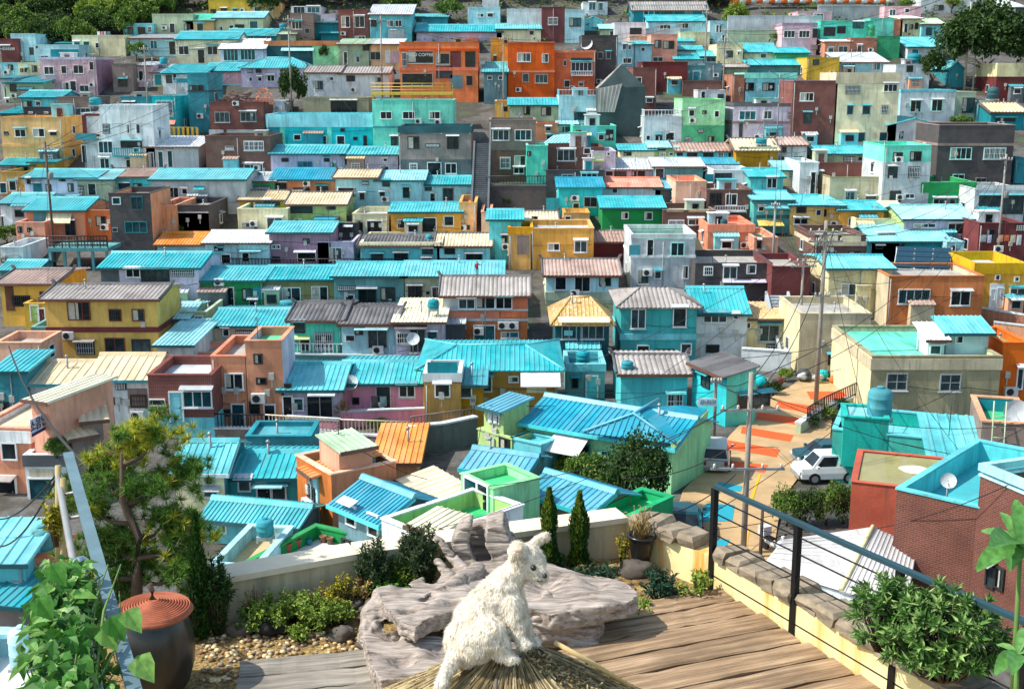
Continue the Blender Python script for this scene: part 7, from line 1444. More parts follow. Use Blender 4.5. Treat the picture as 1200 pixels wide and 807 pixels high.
# dark pot with dry stalks
pp = tz(751, 668); pp.z = ZT + .1; E_ = thing('plant_pot', 'dark glazed pot of dry stalks in the garden corner', 'plant pot', pp); mb = MB(); mb.lathe([(.09, 0), (.11, .1), (.125, .2), (.14, .27), (.155, .275), (.155, .3), (.135, .3), (.13, .27)], n=28); mb.build('pot_body', GL, E_)
mb = MB(); q = random.Random(9)
for i in range(46):
    a = q.uniform(0, 6.28); r_ = q.uniform(0, .1); b = Vector((r_ * cos(a), r_ * sin(a), .26)); t = b + Vector((q.uniform(-.1, .1), q.uniform(-.1, .1), q.uniform(.12, .34))); mb.tube([b, b.lerp(t, .5) + Vector((q.uniform(-.02, .02), 0, .02)), t], [.005, .004, .002], 4)
    leaf(mb, t, rv(q), Vector((0, 0, 1)), .05, .02)
mb.build('stalks', FOL['dry'], E_)
# evergreen columns and shrubs on the terrace
def cypress(px, py, wpx, hpx, label, seed, tip=True):
    p = tz(px, py); s_ = pxm(p); r_, h = wpx / s_ / 2, hpx / s_; E_ = thing('cypress', label, 'cypress', p, 0, 'slim cypresses on the terrace'); q = random.Random(seed); mb = MB()
    for i in range(4600):
        t = q.random() ** 1.15; rad = r_ * 1.3 * (1.0 - t ** 1.8) * (.75 + .25 * sin(t * 9 + seed)) * (1 if t > .1 else .7 + 3 * t) + .004; a = q.uniform(0, 6.28); k = q.uniform(.55, 1.05)
        b = Vector((rad * k * cos(a), rad * k * sin(a), t * h)); d = Vector((cos(a) * .45, sin(a) * .45, 1)) + rv(q) * .35; m_ = 1 if (tip and (q.random() < .2 + .5 * t) and cos(a) < .3) else 0
        leaf(mb, b, d, Vector((cos(a), sin(a), .2)), q.uniform(.03, .06), q.uniform(.01, .018), .2, m_)
    mb.build('foliage', [FOL['cyp'], FOL['cypt']], E_); mb = MB(); mb.tube([(0, 0, -.05), (0, 0, h * .8)], [.02, .006], 6); mb.build('trunk', BARK, E_)
cypress(643, 675, 26, 106, 'slim cypress directly behind the dog, golden tipped', 1); cypress(678, 671, 28, 98, 'slim cypress right of the first, darker green', 2, True); cypress(237, 746, 22, 152, 'tall slim cypress right of the pine at lower left', 3, False)
def shrub(px, py, wpx, hpx, fol, label, seed, L=.04, W=.018, n=1500, up=.4, dome=True, name='shrub', z=0.0, D=None, stems=10, spike=False):
    p = tz(px, py) if D is None else P(px, py, D); s_ = pxm(p); r_, h = wpx / s_ / 2, hpx / s_; E_ = thing(name, label, 'shrub', p + Vector((0, 0, z)), 0, None); q = random.Random(seed); mb = MB(); sb = MB(); tips = []
    ns = stems
    for i in range(ns):
        a = q.uniform(0, 6.28); k = q.uniform(.1, 1) ** .6; e = Vector((cos(a) * r_ * k, sin(a) * r_ * k, h * (1 - .45 * k * k) * q.uniform(.7, 1.0))); b = Vector((e.x * .25, e.y * .25, 0)); mid = b.lerp(e, .55) + Vector((0, 0, .1 * h)); sb.tube([b, mid, e], [.007, .005, .003], 4); tips.append((b, mid, e))
    for i in range(n):
        b, m_, e = q.choice(tips); t = q.uniform(.25, 1.05) if not spike else q.uniform(.05, 1.0); p_ = (b.lerp(m_, t * 2) if t < .5 else m_.lerp(e, t * 2 - 1)); jit = .014 if spike else r_ * .22; p_ = p_ + rv(q) * jit * q.random(); d = rv(q) + Vector((0, 0, up)); leaf(mb, p_, d, (rv(q) * .5 + Vector((0, 0, 1))).normalized(), L * q.uniform(.7, 1.3), W * q.uniform(.7, 1.3), .2)
    mb.build('foliage', FOL[fol], E_); sb.build('stem', BARK, E_); return E_
shrub(256, 742, 44, 108, 'cyp', 'dark juniper bush right of the tall slim cypress', 31, .05, .014, 3200, .9, stems=46, spike=True)
shrub(224, 752, 30, 74, 'cyp', 'low dark juniper between pine and cypress', 32, .05, .014, 1800, .9, stems=30, spike=True)
shrub(440, 704, 46, 84, 'rose', 'left rosemary bush with upright shoots against the garden wall', 33, .05, .013, 4200, .7, stems=44, spike=True)
shrub(492, 699, 62, 100, 'rose', 'taller rosemary bush beside the driftwood horn', 34, .05, .013, 7000, .7, stems=70, spike=True)
shrub(478, 700, 60, 56, 'lime', 'round leafed green shrub in front of the rosemary', 35, .035, .03, 1500, .3, stems=30)
shrub(455, 708, 66, 36, 'fresh', 'low bright green shrub at the driftwood knob', 36, .035, .03, 1400, .3, stems=30)
shrub(318, 738, 70, 46, 'lime', 'yellow green ground shrub at the left of the garden bed', 37, .035, .025, 1200, .3, stems=26)
shrub(372, 738, 70, 46, 'lime', 'yellow green ground shrub beside the broad brown rock', 38, .035, .025, 1200, .3, stems=26)
shrub(405, 714, 30, 54, 'yellow', 'bright yellow small shrub against the garden wall', 39, .03, .02, 420, .4, stems=16)
shrub(330, 730, 26, 26, 'yellow', 'golden tuft below the garden wall, left', 40, .03, .02, 300, .4, stems=12)
shrub(300, 734, 34, 60, 'dry', 'dry reddish stalks against the garden wall at left', 41, .025, .012, 260, .4, stems=16)
shrub(370, 722, 34, 44, 'dry', 'dry brown stalks against the garden wall, centre left', 42, .025, .012, 240, .4, stems=14)
shrub(700, 690, 60, 30, 'teal', 'blue green leafy clump behind the driftwood arm', 43, .06, .02, 500, .5, stems=24)
shrub(772, 704, 46, 44, 'teal', 'blue green succulent clump before the dark pot', 44, .055, .022, 600, .6, stems=24)
shrub(728, 664, 34, 50, 'yellow', 'yellow flowered tall weed left of the dark pot', 45, .03, .02, 300, .4, stems=10)
shrub(815, 704, 46, 40, 'lime', 'lime leafed weeds at the first railing post', 46, .045, .028, 420, .4, stems=16)
shrub(742, 722, 60, 22, 'lime', 'low lime ground plants along the first deck plank', 47, .03, .025, 700, .4, stems=24)
shrub(690, 676, 60, 18, 'dry', 'straw coloured ground tuft behind the driftwood', 48, .05, .01, 500, .8, stems=30)
shrub(660, 668, 40, 18, 'mid', 'small green plants at the foot of the slim cypresses', 49, .04, .02, 400, .5, stems=20)
for i,(x,y,w,h,f,l) in enumerate([(345,728,56,42,'lime','middle yellow green shrub close to the garden wall'),(298,742,44,40,'mid','green shrub at the cypress foot in the garden bed'),(400,732,40,30,'lime','small lime shrub right of the broad brown rock'),(425,710,40,40,'dry','dry tangle between garden wall and rosemary'),(385,722,44,44,'yellow','yellow leafed shrub behind the broad brown rock'),(352,748,36,18,'lime','lowest lime ground plant on the pebbles')]): shrub(x,y,w,h,f,l,80+i,.035,.022,620,.3,stems=20)
# pine
PB = tz(168, 742); E_ = thing('pine_tree', 'young pine with golden green needle tufts at the left', 'pine', PB); q = random.Random(17); s_ = pxm(PB)
mb = MB(); tr = [Vector(((160 - 168) / s_, 0, 0)), Vector((-.02, 0, .55)), Vector((.02, 0, .95)), Vector((-.1, 0, 1.3)), Vector((-.08, 0, 1.75))]; mb.tube(tr, [.06, .05, .04, .03, .012], 9); br = []
tufts = []
PADS = [(150, 520), (186, 508), (122, 548), (208, 556), (160, 572), (104, 592), (196, 604), (226, 628), (134, 632), (168, 652), (214, 668), (104, 662), (140, 690)]
for px0, py0 in PADS:
    C0 = P(px0, py0 + 5, PB.dot(FWD) + q.uniform(-.2, .2)) - PB; h = max(.5, min(1.65, C0.z - .1)); k = 0
    while k < 3 and tr[k + 1].z < h: k += 1
    b = tr[k].lerp(tr[k + 1], max(0, min(1, (h - tr[k].z) / (tr[k + 1].z - tr[k].z)))); mb.tube([b, b.lerp(C0, .5) + Vector((0, 0, -.05)), C0], [.024, .017, .01], 6)
    for i in range(25):
        px, py = q.gauss(px0, 16), q.gauss(py0, 9); e = P(px, py, C0.dot(FWD) + PB.dot(FWD) + q.uniform(-.18, .18)) - PB; tufts.append((e, px, py)); mb.tube([C0, e], [.006, .003], 4)
mb.build('trunk', BARK, E_)
nb = MB()
for e, px, py in tufts:
    gold = 1 if (q.random() < (.55 if py < 545 else .12)) else 0; ax = (e.normalized() * .3 + Vector((0, 0, 1)) + rv(q) * .3).normalized()
    for sub in range(3):
        c = e + rv(q) * .06 * sub
        for i in range(60):
            d = (ax * q.uniform(.1, 1.1) + rv(q) * .85).normalized(); L = q.uniform(.06, .125); s2 = d.cross(rv(q)).normalized() * .0042; t = c + d * L - Vector((0, 0, L * .1)); j = len(nb.v); nb.v += [tuple(c - s2), tuple(c + s2), tuple(t)]; nb.face((j, j + 1, j + 2), gold if q.random() < .85 else 0)
nb.build('needles', [FOL['pine'], FOL['pinet']], E_)
# handrail beams, posts and lamp at the left
def beam(mb, a, b, w, h, m=0):
    d = (b - a).normalized(); s2 = d.cross(Vector((0, 0, 1))).normalized() * w; n2 = s2.cross(d).normalized() * h
    mb.hexa([a - s2 - n2, a + s2 - n2, b + s2 - n2, b - s2 - n2], [a - s2 + n2, a + s2 + n2, b + s2 + n2, b - s2 + n2])
E_ = thing('stair_handrail', 'worn blue grey flat metal handrail running down the left side', 'handrail', P(110, 660, 7.2)); O = E_.location
mb = MB(); beam(mb, P(80, 532, 9.2) - O, P(166, 840, 5.6) - O, .036, .018); mb.build('top_rail', plain('worn_blue_grey', '6A858C', .5, .3, .25, 5), E_)
mb = MB(); mb.tube([P(68, 560, 9.0) - O, P(92, 690, 7.2) - O, P(120, 830, 5.6) - O], .024, 10); mb.build('lower_pipe', plain('galvanised', '9A9C9C', .5, .4), E_)
for i, (x0, y0, x1, y1, D_) in enumerate([(74, 545, 74, 600, 9.0), (80, 560, 80, 662, 8.8)]): mb = MB(); mb.tube([P(x0 - 6, y0, D_) - O, P(x1 - 6, y1 + 60, D_) - O], .022, 10); mb.build('post', plain('wood_post', 'A89468', .8, 0, .3), E_)
for y, D_ in ((603, 8.3), (575, 8.7), (690, 7.1)): mb = MB(); t = (y - 532) / 308; mb.tube([P(70 + t * 45, y + 4, D_) - O, P(84 + t * 80, y, D_) - O], .012, 6); mb.build('bracket', plain('galvanised', '9A9C9C', .5, .4), E_)
mb = MB(); mb.tube([P(92, 660, 7.0) - O, P(112, 840, 5.7) - O], .03, 10); mb.build('lamp_post', plain('chrome', 'C8CCCC', .15, 1.0, .05), E_)
E2 = thing('garden_lamp', 'small mirrored ball lamp on the stair handrail post, left', 'lamp', P(95, 662, 6.9)); mb = MB(); mb.blob((0, 0, 0), .055, 3, 3, 0.0); mb.build('ball', plain('chrome', 'C8CCCC', .15, 1.0, .05), E2); mb = MB(); mb.lathe([(.03, -.1), (.035, -.05), (.02, -.04)], n=12); mb.build('collar', plain('galvanised', '9A9C9C', .5, .4), E2)
# broad leaved vine
E_ = thing('climbing_vine', 'climbing vine with big heart shaped leaves over the handrail, lower left corner', 'vine', P(90, 760, 6.0)); O = E_.location; q = random.Random(29); mb = MB(); sb = MB()
for i in range(720):
    t = q.random(); px = q.gauss(82, 30); py = q.uniform(655, 830)
    if px < 22 + max(0, (760 - py)) * .12 or px > 112 + (py - 690) * .3: continue
    if py < 690 and not (40 < px < 150): continue
    D_ = 7.0 - (py - 650) / 180 * 1.6 + q.uniform(-.4, .15); p_ = P(px, py, D_ + (.5 if px > 100 else 0)) - O; d = Vector((q.uniform(-1, 1), q.uniform(-.9, .1), q.uniform(-.9, .2))); leaf(mb, p_, d, Vector((q.uniform(-.5, .2), q.uniform(-.5, .1), 1)).normalized(), q.uniform(.035, .13), q.uniform(.03, .09), q.uniform(.05, .4), 0, True)
    if i % 4 == 0: sb.tube([p_, p_ + rv(q) * .1 - Vector((0, 0, .05)), p_ + rv(q) * .12 - Vector((0, 0, .14))], [.004, .004, .005], 4)
for px, py, L in [(148, 714, .14), (160, 768, .16), (128, 722, .15), (120, 735, .14), (60, 660, .14), (45, 700, .14)]: leaf(mb, P(px, py, 5.9) - O, Vector((.5, -.4, -.5)), Vector((-.3, -.5, 1)).normalized(), L, L * .8, .14, 0, True)
for i in range(9): a = P(q.uniform(60, 130), 830, 5.6) - O; b = P(q.uniform(50, 150), q.uniform(660, 720), 6.8) - O; sb.tube([a, a.lerp(b, .5) + rv(q) * .1, b], [.009, .007, .004], 5)
mb.build('leaves', foliage('vine_leaf', '2E6420', '529236', '94C068', .45, .3), E_); sb.build('stem', plain('vine_stem', '5A7A38', .8), E_)
shrub(66, 640, 30, 60, 'yellow', 'yellow green sprigs behind the handrail posts', 51, .05, .03, 260, .4, stems=12, D=8.8)
# leafy bush and broad leaved plants at the right
def rosette_bush(px, py, wpx, hpx, D_, label, seed, n, L=.12):
    p = P(px, py, D_); s_ = pxm(p); E_ = thing('leafy_bush', label, 'bush', p); q = random.Random(seed); mb = MB(); sb = MB(); r_, h = wpx / s_ / 2, hpx / s_
    for i in range(n):
        v = rv(q); v.z = abs(v.z) * .9 + .05; k = q.uniform(.5, 1.0); e = Vector((v.x * r_ * k, v.y * r_ * .8 * k, h * (.25 + .7 * v.z * k))); sb.tube([(0, 0, 0), e * .5 + Vector((0, 0, -.05)), e], [.01, .007, .004], 4); ax = (e - Vector((0, 0, h * .3))).normalized()
        for l in range(15):
            a = l * 2.4 + q.random(); s1 = ax.cross(Vector((.3, .2, 1))).normalized(); s2 = ax.cross(s1); d = (s1 * cos(a) + s2 * sin(a)) * (1.0 - l * .045) + ax * (.15 + l * .07); leaf(mb, e + ax * (l * .004), d, ax, L * q.uniform(.7, 1.2), L * .36, .15)
    mb.build('foliage', foliage('bush_leaf', '44682C', '6C9A4C', 'B0CC80', .5, .25), E_); sb.build('stem', BARK, E_)
rosette_bush(1036, 765, 80, 100, 9.5, 'glossy leaved bush leaning over the railing, left one of the pair', 61, 80, .085); rosette_bush(1105, 800, 130, 128, 9.2, 'larger glossy leaved bush on the terrace edge, right one of the pair', 62, 230, .085)
def paddle(px, py, D_, label, lv, seed, stem):
    p = P(px, py, D_); E_ = thing('broad_leaved_plant', label, 'plant', p); q = random.Random(seed); mb = MB(); sb = MB(); sb.tube([P(*stem, D_) - p, Vector((0, 0, 0))], [.022, .014], 8)
    for (x, y, dz) in lv:
        e = P(x, y, D_ + dz) - p; d = e.normalized(); L = e.length; s2 = d.cross(Vector((0, -.5, 1))).normalized(); W = L * .32; n2 = s2.cross(d); i0 = len(mb.v); N_ = 8
        for i in range(N_ + 1):
            t = i / N_; c = e * t + Vector((0, 0, .25 * L * (t - t * t) * 1.6)) ; w = W * (sin(pi * min(1, t * .93 + .05)) ** .75) * .5 + .003; wob = q.uniform(-.05, .05) * W; mb.v += [tuple(c - s2 * w + n2 * (w * .35 + wob)), tuple(c), tuple(c + s2 * w + n2 * (w * .35 - wob))]
        for i in range(N_):
            a = i0 + i * 3; mb.face((a, a + 1, a + 4, a + 3), 0, True); mb.face((a + 1, a + 2, a + 5, a + 4), 0, True)
    mb.build('leaves', foliage('paddle_leaf', '4A8840', '6AA454', '98C878', .4, .3), E_); sb.build('stem', plain('vine_stem', '5A7A38', .8), E_)
paddle(1196, 640, 8.4, 'plant with large paddle shaped leaves at the right border, upper one', [(1144, 668, -.2), (1150, 622, .1), (1172, 600, .2), (1190, 585, .1), (1182, 668, -.3), (1230, 610, 0), (1240, 660, -.1), (1160, 640, -.4)], 71, (1186, 830))
paddle(1192, 765, 8.2, 'plant with paddle shaped leaves low at the right border', [(1166, 790, -.2), (1168, 755, .1), (1200, 735, .1), (1230, 760, 0), (1185, 790, -.3)], 72, (1190, 835))
# ---------------- fused organic shapes
def fuse(chains, vox, smooth_it, amp, fr, seed, nm, keep=0, dents=()):
    """chains of balls and tapering tubes melted into one closed skin"""
    mb = MB()
    for ch in chains:
        if isinstance(ch, tuple):          # an outline with a thickness
            pl, ex = ch; i = len(mb.v); n_ = len(pl); mb.v += [tuple(p) for p in pl] + [tuple(Vector(p) + ex) for p in pl]; mb.face(tuple(range(i, i + n_))); mb.face(tuple(range(i + 2 * n_ - 1, i + n_ - 1, -1)))
            for k in range(n_): j = (k + 1) % n_; mb.face((i + k, i + n_ + k, i + n_ + j, i + j))
            continue
        pts = [Vector(c[:3]) for c in ch]; rs = [c[3] for c in ch]; fl = [c[4] if len(c) > 4 else 1.0 for c in ch]
        seq = []
        for (a, ra, fa), (b, rb, fb) in zip(list(zip(pts, rs, fl)), list(zip(pts, rs, fl))[1:]):
            L = (b - a).length; n = max(1, int(L / (min(ra, rb) * .45)))
            for i in range(n): t = i / n; seq.append((a.lerp(b, t), ra + (rb - ra) * t, fa + (fb - fa) * t))
        seq.append((pts[-1], rs[-1], fl[-1]))
        for p, r_, f in seq: mb.blob(p, r_, 0, 2, 0, 0, (1, 1, f))
    o = mb.build('tmp', []); m = o.modifiers.new('r', 'REMESH'); m.mode = 'VOXEL'; m.voxel_size = vox; s = o.modifiers.new('s', 'SMOOTH'); s.iterations = smooth_it; s.factor = .5
    me = evaluated(o, nm); bpy.data.objects.remove(o)
    if amp:
        cs, ns = [v.co.copy() for v in me.vertices], [v.normal.copy() for v in me.vertices]; fl_ = []
        for c, nv in zip(cs, ns):
            k = noise.noise(c * fr + Vector((seed, 0, 0))) * amp + noise.noise(c * fr * 3.1) * amp * .4
            if keep: k -= (max(0, 1 - abs(noise.noise(Vector((c.x * 1.3, c.y * 8, c.z * 8)))) * 9) * .03 + max(0, 1 - abs(noise.noise(c * 1.6 + Vector((7, 0, 0)))) * 14) * .006 + abs(noise.noise(Vector((c.x * 2, c.y * 16, c.z * 16)))) * .02) * keep
            for D0, r0, dp in dents: k -= dp * math.exp(-((c - D0).length / r0) ** 2)
            fl_ += list(c + nv * k)
        me.vertices.foreach_set('co', fl_)
    me.polygons.foreach_set('use_smooth', [True] * len(me.polygons)); me.update(); return me
def pt(O, px, py, D, r, f=1.0): v = P(px, py, D) - O; return (v.x, v.y, v.z, r, f)
# driftwood
O = tz(590, 720); E_ = thing('driftwood', 'huge weathered grey driftwood root lying behind the straw white dog', 'driftwood', O)
def s(px, py, h, r, f=1.0): v = at_z(px, py, ZT + h) - O; return (v.x, v.y, v.z, r, f)
def sp(L, h): return [at_z(x, y, ZT + h) - O for x, y in L]
def fp_(L, D_): return [P(x, y, D_) - O for x, y in L]
dz_ = Vector((0, 0, -.17)); bk = Vector((0, .3, 0))
ch = [(sp([(440,690),(455,682),(480,685),(492,676),(506,681),(520,668),(560,656),(610,654),(650,662),(700,671),(744,683),(749,697),(735,706),(690,712),(645,719),(600,706),(560,709),(530,716),(505,722),(486,733),(468,727),(450,710)][::-1], .45), dz_),
      (sp([(424,742),(440,728),(462,738),(500,742),(560,748),(612,748),(604,765),(540,775),(480,792),(446,796),(432,776)][::-1], .24), Vector((0, 0, -.3))),
      (fp_([(528,640),(540,618),(552,614),(549,640),(562,668),(545,676)], 11.62), bk), (fp_([(570,618),(590,612),(601,640),(616,656),(640,668),(600,684),(580,662),(567,640)], 11.6), bk * 1.2), (fp_([(540,620),(556,613),(590,614),(604,650),(600,680),(550,680)], 11.95), bk * .4),
      [s(470, 706, .4, .1, .6), s(455, 692, .42, .1, .6), s(444, 695, .4, .08)],
      [s(560, 668, .5, .09), s(530, 684, .46, .07), s(500, 696, .43, .055), s(468, 716, .36, .05)], [s(600, 670, .5, .1), s(580, 692, .46, .07), s(560, 714, .34, .06), s(552, 738, .2, .07), s(540, 760, .1, .08)],
      [s(630, 672, .48, .08), s(670, 680, .45, .055), s(720, 692, .42, .04)], [s(480, 716, .36, .08), s(470, 735, .24, .07), s(480, 752, .14, .08)], [s(640, 700, .4, .1), s(660, 718, .3, .12), s(690, 736, .16, .15), s(672, 752, .06, .13)],
      [s(450, 702, .34, .12, .8), s(438, 722, .26, .13), s(434, 745, .16, .13)],
      [s(436, 752, .1, .1), s(446, 776, .02, .12), s(500, 778, .0, .1)],
      [s(600, 690, .3, .2), s(605, 730, .2, .2), s(678, 736, .16, .19)],
      [s(690, 742, .1, .1), s(694, 766, .02, .1)],
      [s(555, 682, .4, .09), pt(O, 540, 664, 11.5, .06), pt(O, 526, 648, 11.55, .045), pt(O, 517, 634, 11.55, .03), pt(O, 511, 630, 11.55, .018)],
      [s(540, 690, .36, .09), pt(O, 520, 668, 11.35, .05), pt(O, 512, 658, 11.4, .05)],
      [pt(O, 596, 636, 12.0, .09), pt(O, 598, 628, 12.0, .07)],
      [s(500, 690, .4, .06), s(484, 684, .42, .06, .6), s(496, 680, .4, .05)],
      [s(520, 700, .2, .06), s(520, 700, -.05, .07)], [s(640, 715, .2, .06), s(640, 715, -.05, .07)]]
n = NT('driftwood_grain', .85); v = n.coord((.5, 5, 5), False); a = n.noise(v, 3.4, 6, .7); v2 = n.coord((1, 1, 1), False); b = n.noise(v2, 4.5, 5, .6); f = n.noise(v, 9, 5, .7); wv = n.add('ShaderNodeTexWave'); wv.bands_direction = 'Y'; wv.inputs['Scale'].default_value = 7; wv.inputs['Distortion'].default_value = 4; wv.inputs['Detail'].default_value = 3; wv.inputs['Detail Scale'].default_value = 1.4; n.ln(n.coord((.2, .8, 1.6), False), wv.inputs['Vector'])
col = n.ramp(a, [(.32, srgb('5A5048')), (.47, srgb('968A80')), (.66, srgb('BAAEA4'))]); col = n.mix(n.ramp(b, [(.55, g(0)), (.75, g(.6))]), col, srgb('5A4E44')); col = n.mix(n.ramp(wv.outputs['Fac'], [(0, g(.45)), (.06, g(0))]), col, srgb('4A4038')); n.base(col); n.bump(n.mix(.5, f, wv.outputs['Fac']), .8, .02)
DW = n.m; link('root_mass', fuse(ch, .014, 9, .042, 1.7, 5, 'root_mass', .75, [(Vector(s(x, y, h, 0)[:3]), r_, dp) for x, y, h, r_, dp in ((570, 690, .46, .12, .1), (500, 696, .46, .08, .08), (640, 684, .46, .13, .07), (478, 714, .44, .07, .1), (700, 686, .44, .1, .06), (530, 710, .4, .1, .1), (470, 770, .24, .1, .12), (520, 760, .24, .12, .1), (460, 742, .24, .08, .1), (610, 716, .3, .12, .1), (740, 690, .4, .05, .06), (680, 735, .2, .08, .08))]), E_).data.materials.append(DW)
# straw roof under the dog
AP = P(600, 764, 8.6); E_ = thing('thatched_roof', 'straw thatched cone roof with ropes at the bottom edge, the dog sitting on its tip', 'thatch', AP); RZ, HZ = 1.5, .92; q = random.Random(13)
mb = MB(); mb.lathe([(RZ, -HZ - .12), (RZ, -HZ), (.5, -.3), (.14, -.04), (.02, -.01)], n=40); mb.build('thatch_core', roofm('straw'), E_)
SB = foliage('straw_strand', '54442C', '94805A', 'CDBA90', .8, 0); sb = MB()
for i in range(9500):
    a = q.uniform(pi * .8, pi * 2.2); t0 = q.random() ** .7; L = q.uniform(.18, .5); r0 = .1 + t0 * (RZ - .2); r1 = min(RZ, r0 + L); da = q.uniform(-.05, .05)
    def cp(r_, aa, up): 
        z = -HZ * (r_ - .14) / (RZ - .14) if r_ > .14 else 0; return Vector((r_ * cos(aa), r_ * sin(aa), z + up))
    h0, h1 = q.uniform(.015, .06), q.uniform(.02, .08); A, B = cp(r0, a, h0), cp(r1, a + da, h1); s2 = (B - A).cross(Vector((0, 0, 1))).normalized() * q.uniform(.004, .009); j = len(sb.v)
    u2 = Vector((0, 0, .006)); sb.v += [tuple(A - s2), tuple(A + u2), tuple(A + s2), tuple(B + s2), tuple(B + u2), tuple(B - s2)]; sb.face((j, j + 5, j + 4, j + 1)); sb.face((j + 1, j + 4, j + 3, j + 2))
sb.build('straw', SB, E_)
rb = MB(); 
def rope(mb, pts, r_, tw=26):
    P_ = [Vector(p) for p in pts]; full = []
    for a, b in zip(P_, P_[1:]):
        k = max(3, int((b - a).length / .03))
        for i in range(k): full.append(a.lerp(b, i / k))
    full.append(P_[-1])
    for ph in (0, pi):
        line = []
        for i, p in enumerate(full):
            d = (full[min(i + 1, len(full) - 1)] - full[max(i - 1, 0)]).normalized(); s1 = d.cross(Vector((0, 0, 1))).normalized(); s2 = s1.cross(d); t = i * .55 + ph; line.append(p + s1 * (r_ * .6 * cos(t)) + s2 * (r_ * .6 * sin(t)))
        mb.tube(line, r_ * .65, 6)
def on(px, py, up): 
    r_ = ray(px, py); D_ = 6.5
    while D_ < 10.5:
        p = r_ * D_ - AP; rad = math.hypot(p.x, p.y)
        if p.z < -HZ * max(0, rad - .14) / (RZ - .14) + up: return p
        D_ += .01
    return r_ * 8.5 - AP
rope(rb, [on(606, 766, .04), on(596, 780, .05), on(584, 795, .05), on(578, 815, .05)], .022); rope(rb, [on(626, 764, .04), on(608, 772, .05), on(590, 776, .05)], .02); rope(rb, [on(560, 790, .03), on(600, 782, .05), on(640, 766, .03)], .016); rb.build('rope', plain('old_rope', '6A625A', .9, 0, .35, 14), E_)
bb = MB(); bb.tube([on(650, 752, .06), on(700, 780, .06), on(745, 808, .05)], .018, 8); bb.build('bamboo_edge', plain('bamboo', 'C8B078', .7, 0, .25), E_)
cb = MB()
for i in range(420):
    t = q.random(); px, py = 622 + t * 85 + q.uniform(-9, 9), 768 + t * 50 + q.uniform(-7, 7); p = on(px, py, .05); d = rv(q); d.z = abs(d.z) * .3; d = d + Vector((.5, -.6, 0)); cb.tube([p, p + d.normalized() * q.uniform(.03, .07)], .007, 5)
cb.build('cut_straw', SB, E_)
# the dog: a sitting white straw dog
DD = 8.55; O = P(585, 762, DD); E_ = thing('dog', 'shaggy cream white dog figure sitting on the thatched roof and looking right', 'dog', O)
def d(px, py, dz, r_, f=1.0): v = P(px, py, DD + dz) - O; return (v.x, v.y, v.z, r_, f)
body = [[d(551, 750, 0, .195), d(559, 729, 0, .182), d(573, 708, 0, .158), d(588, 689, 0, .135), d(602, 673, 0, .108), d(611, 661, 0, .098)],
        [d(590, 692, -.02, .14), d(598, 710, -.04, .125), d(604, 728, -.05, .1)],
        [d(612, 660, 0, .105), d(618, 655, -.01, .12), d(623, 660, -.02, .11)], [d(622, 662, -.03, .095), d(630, 670, -.06, .07), d(634, 674, -.07, .058)],
        [d(600, 708, -.12, .075), d(606, 730, -.14, .06), d(609, 748, -.15, .052), d(616, 755, -.18, .05, .7)], [d(606, 708, .1, .075), d(613, 728, .12, .06), d(617, 746, .12, .052), d(628, 753, .1, .05, .7)],
        [d(560, 752, -.15, .15), d(574, 742, -.19, .13), d(585, 756, -.2, .085), d(590, 768, -.22, .06, .7), d(602, 772, -.24, .05, .6)], [d(565, 750, .15, .15), d(580, 745, .18, .11), d(590, 764, .18, .06, .7)],
        [d(545, 760, -.08, .085), d(531, 772, -.14, .06), d(522, 790, -.2, .052), d(516, 806, -.26, .045), d(512, 826, -.32, .034)],
        [d(614, 645, -.08, .045), d(606, 640, -.1, .06, .6), d(602, 648, -.14, .046), d(600, 658, -.15, .018)], [d(622, 642, .06, .05), d(631, 633, .08, .044, .8), d(639, 628, .1, .03), d(643, 631, .1, .016)]]
me = fuse(body, .013, 5, .012, 16, 9, 'body')
n = NT('dog_coat', .95); v = n.coord((1, 1, 1), False); a = n.noise(v, 6, 5, .65); b = n.noise(v, 26, 4); n.base(n.mix(n.ramp(b, [(.42, g(0)), (.64, g(.4))]), n.ramp(a, [(.34, srgb('D8C6A4')), (.5, srgb('EEE4D2')), (.7, srgb('F2EADA'))]), srgb('BFA67A'))); n.bump(b, .8, .02); bo = link('body', me, E_); me.materials.clear(); me.materials.append(n.m)
eye0 = P(625, 665, DD - .142) - O; fb = MB(); q = random.Random(4); polys = list(me.polygons); ar = [p.area for p in polys]; 
for p in q.choices(polys, ar, k=30000):
    if (p.center - eye0).length < .045: continue
    c = p.center + rv(q) * .006; nn = p.normal; dn = (Vector((-.25, 0, -1)) - nn * nn.dot(Vector((-.25, 0, -1)))); hd = c.z > .62
    dn = dn.normalized() if dn.length > .05 else rv(q); dr = (dn + nn * q.uniform(.22, .5) + rv(q) * .28).normalized(); L = q.uniform(.014, .036) * (.75 if hd else 1); s2 = dr.cross(nn).normalized() * q.uniform(.0014, .0034); j = len(fb.v); fb.v += [tuple(c - s2), tuple(c + s2), tuple(c + dr * L)]; fb.face((j, j + 1, j + 2))
fb.build('fur', foliage('dog_fur', 'DACCB2', 'F0E8DA', 'F8F4EC', .9, .1), E_)
def bead(px, py, dz, r_, nm, m): v = P(px, py, DD + dz) - O; mb = MB(); mb.blob(v, r_, 1, 2, 0); mb.build(nm, m, E_)
EY = plain('dog_eye', '2A2420', .3); bead(625, 665, -.142, .022, 'eye', EY); bead(633, 662, .04, .018, 'eye', EY); bead(637, 674, -.1, .028, 'nose', plain('dog_nose', '3A2E2A', .5))
mb = MB(); e = [P(x, y, DD + z) - O for x, y, z in ((629, 680, -.135), (632, 681, -.13), (636, 680, -.12))]; mb.tube(e, .006, 5); mb.build('mouth', plain('dog_nose', '3A2E2A', .5), E_)
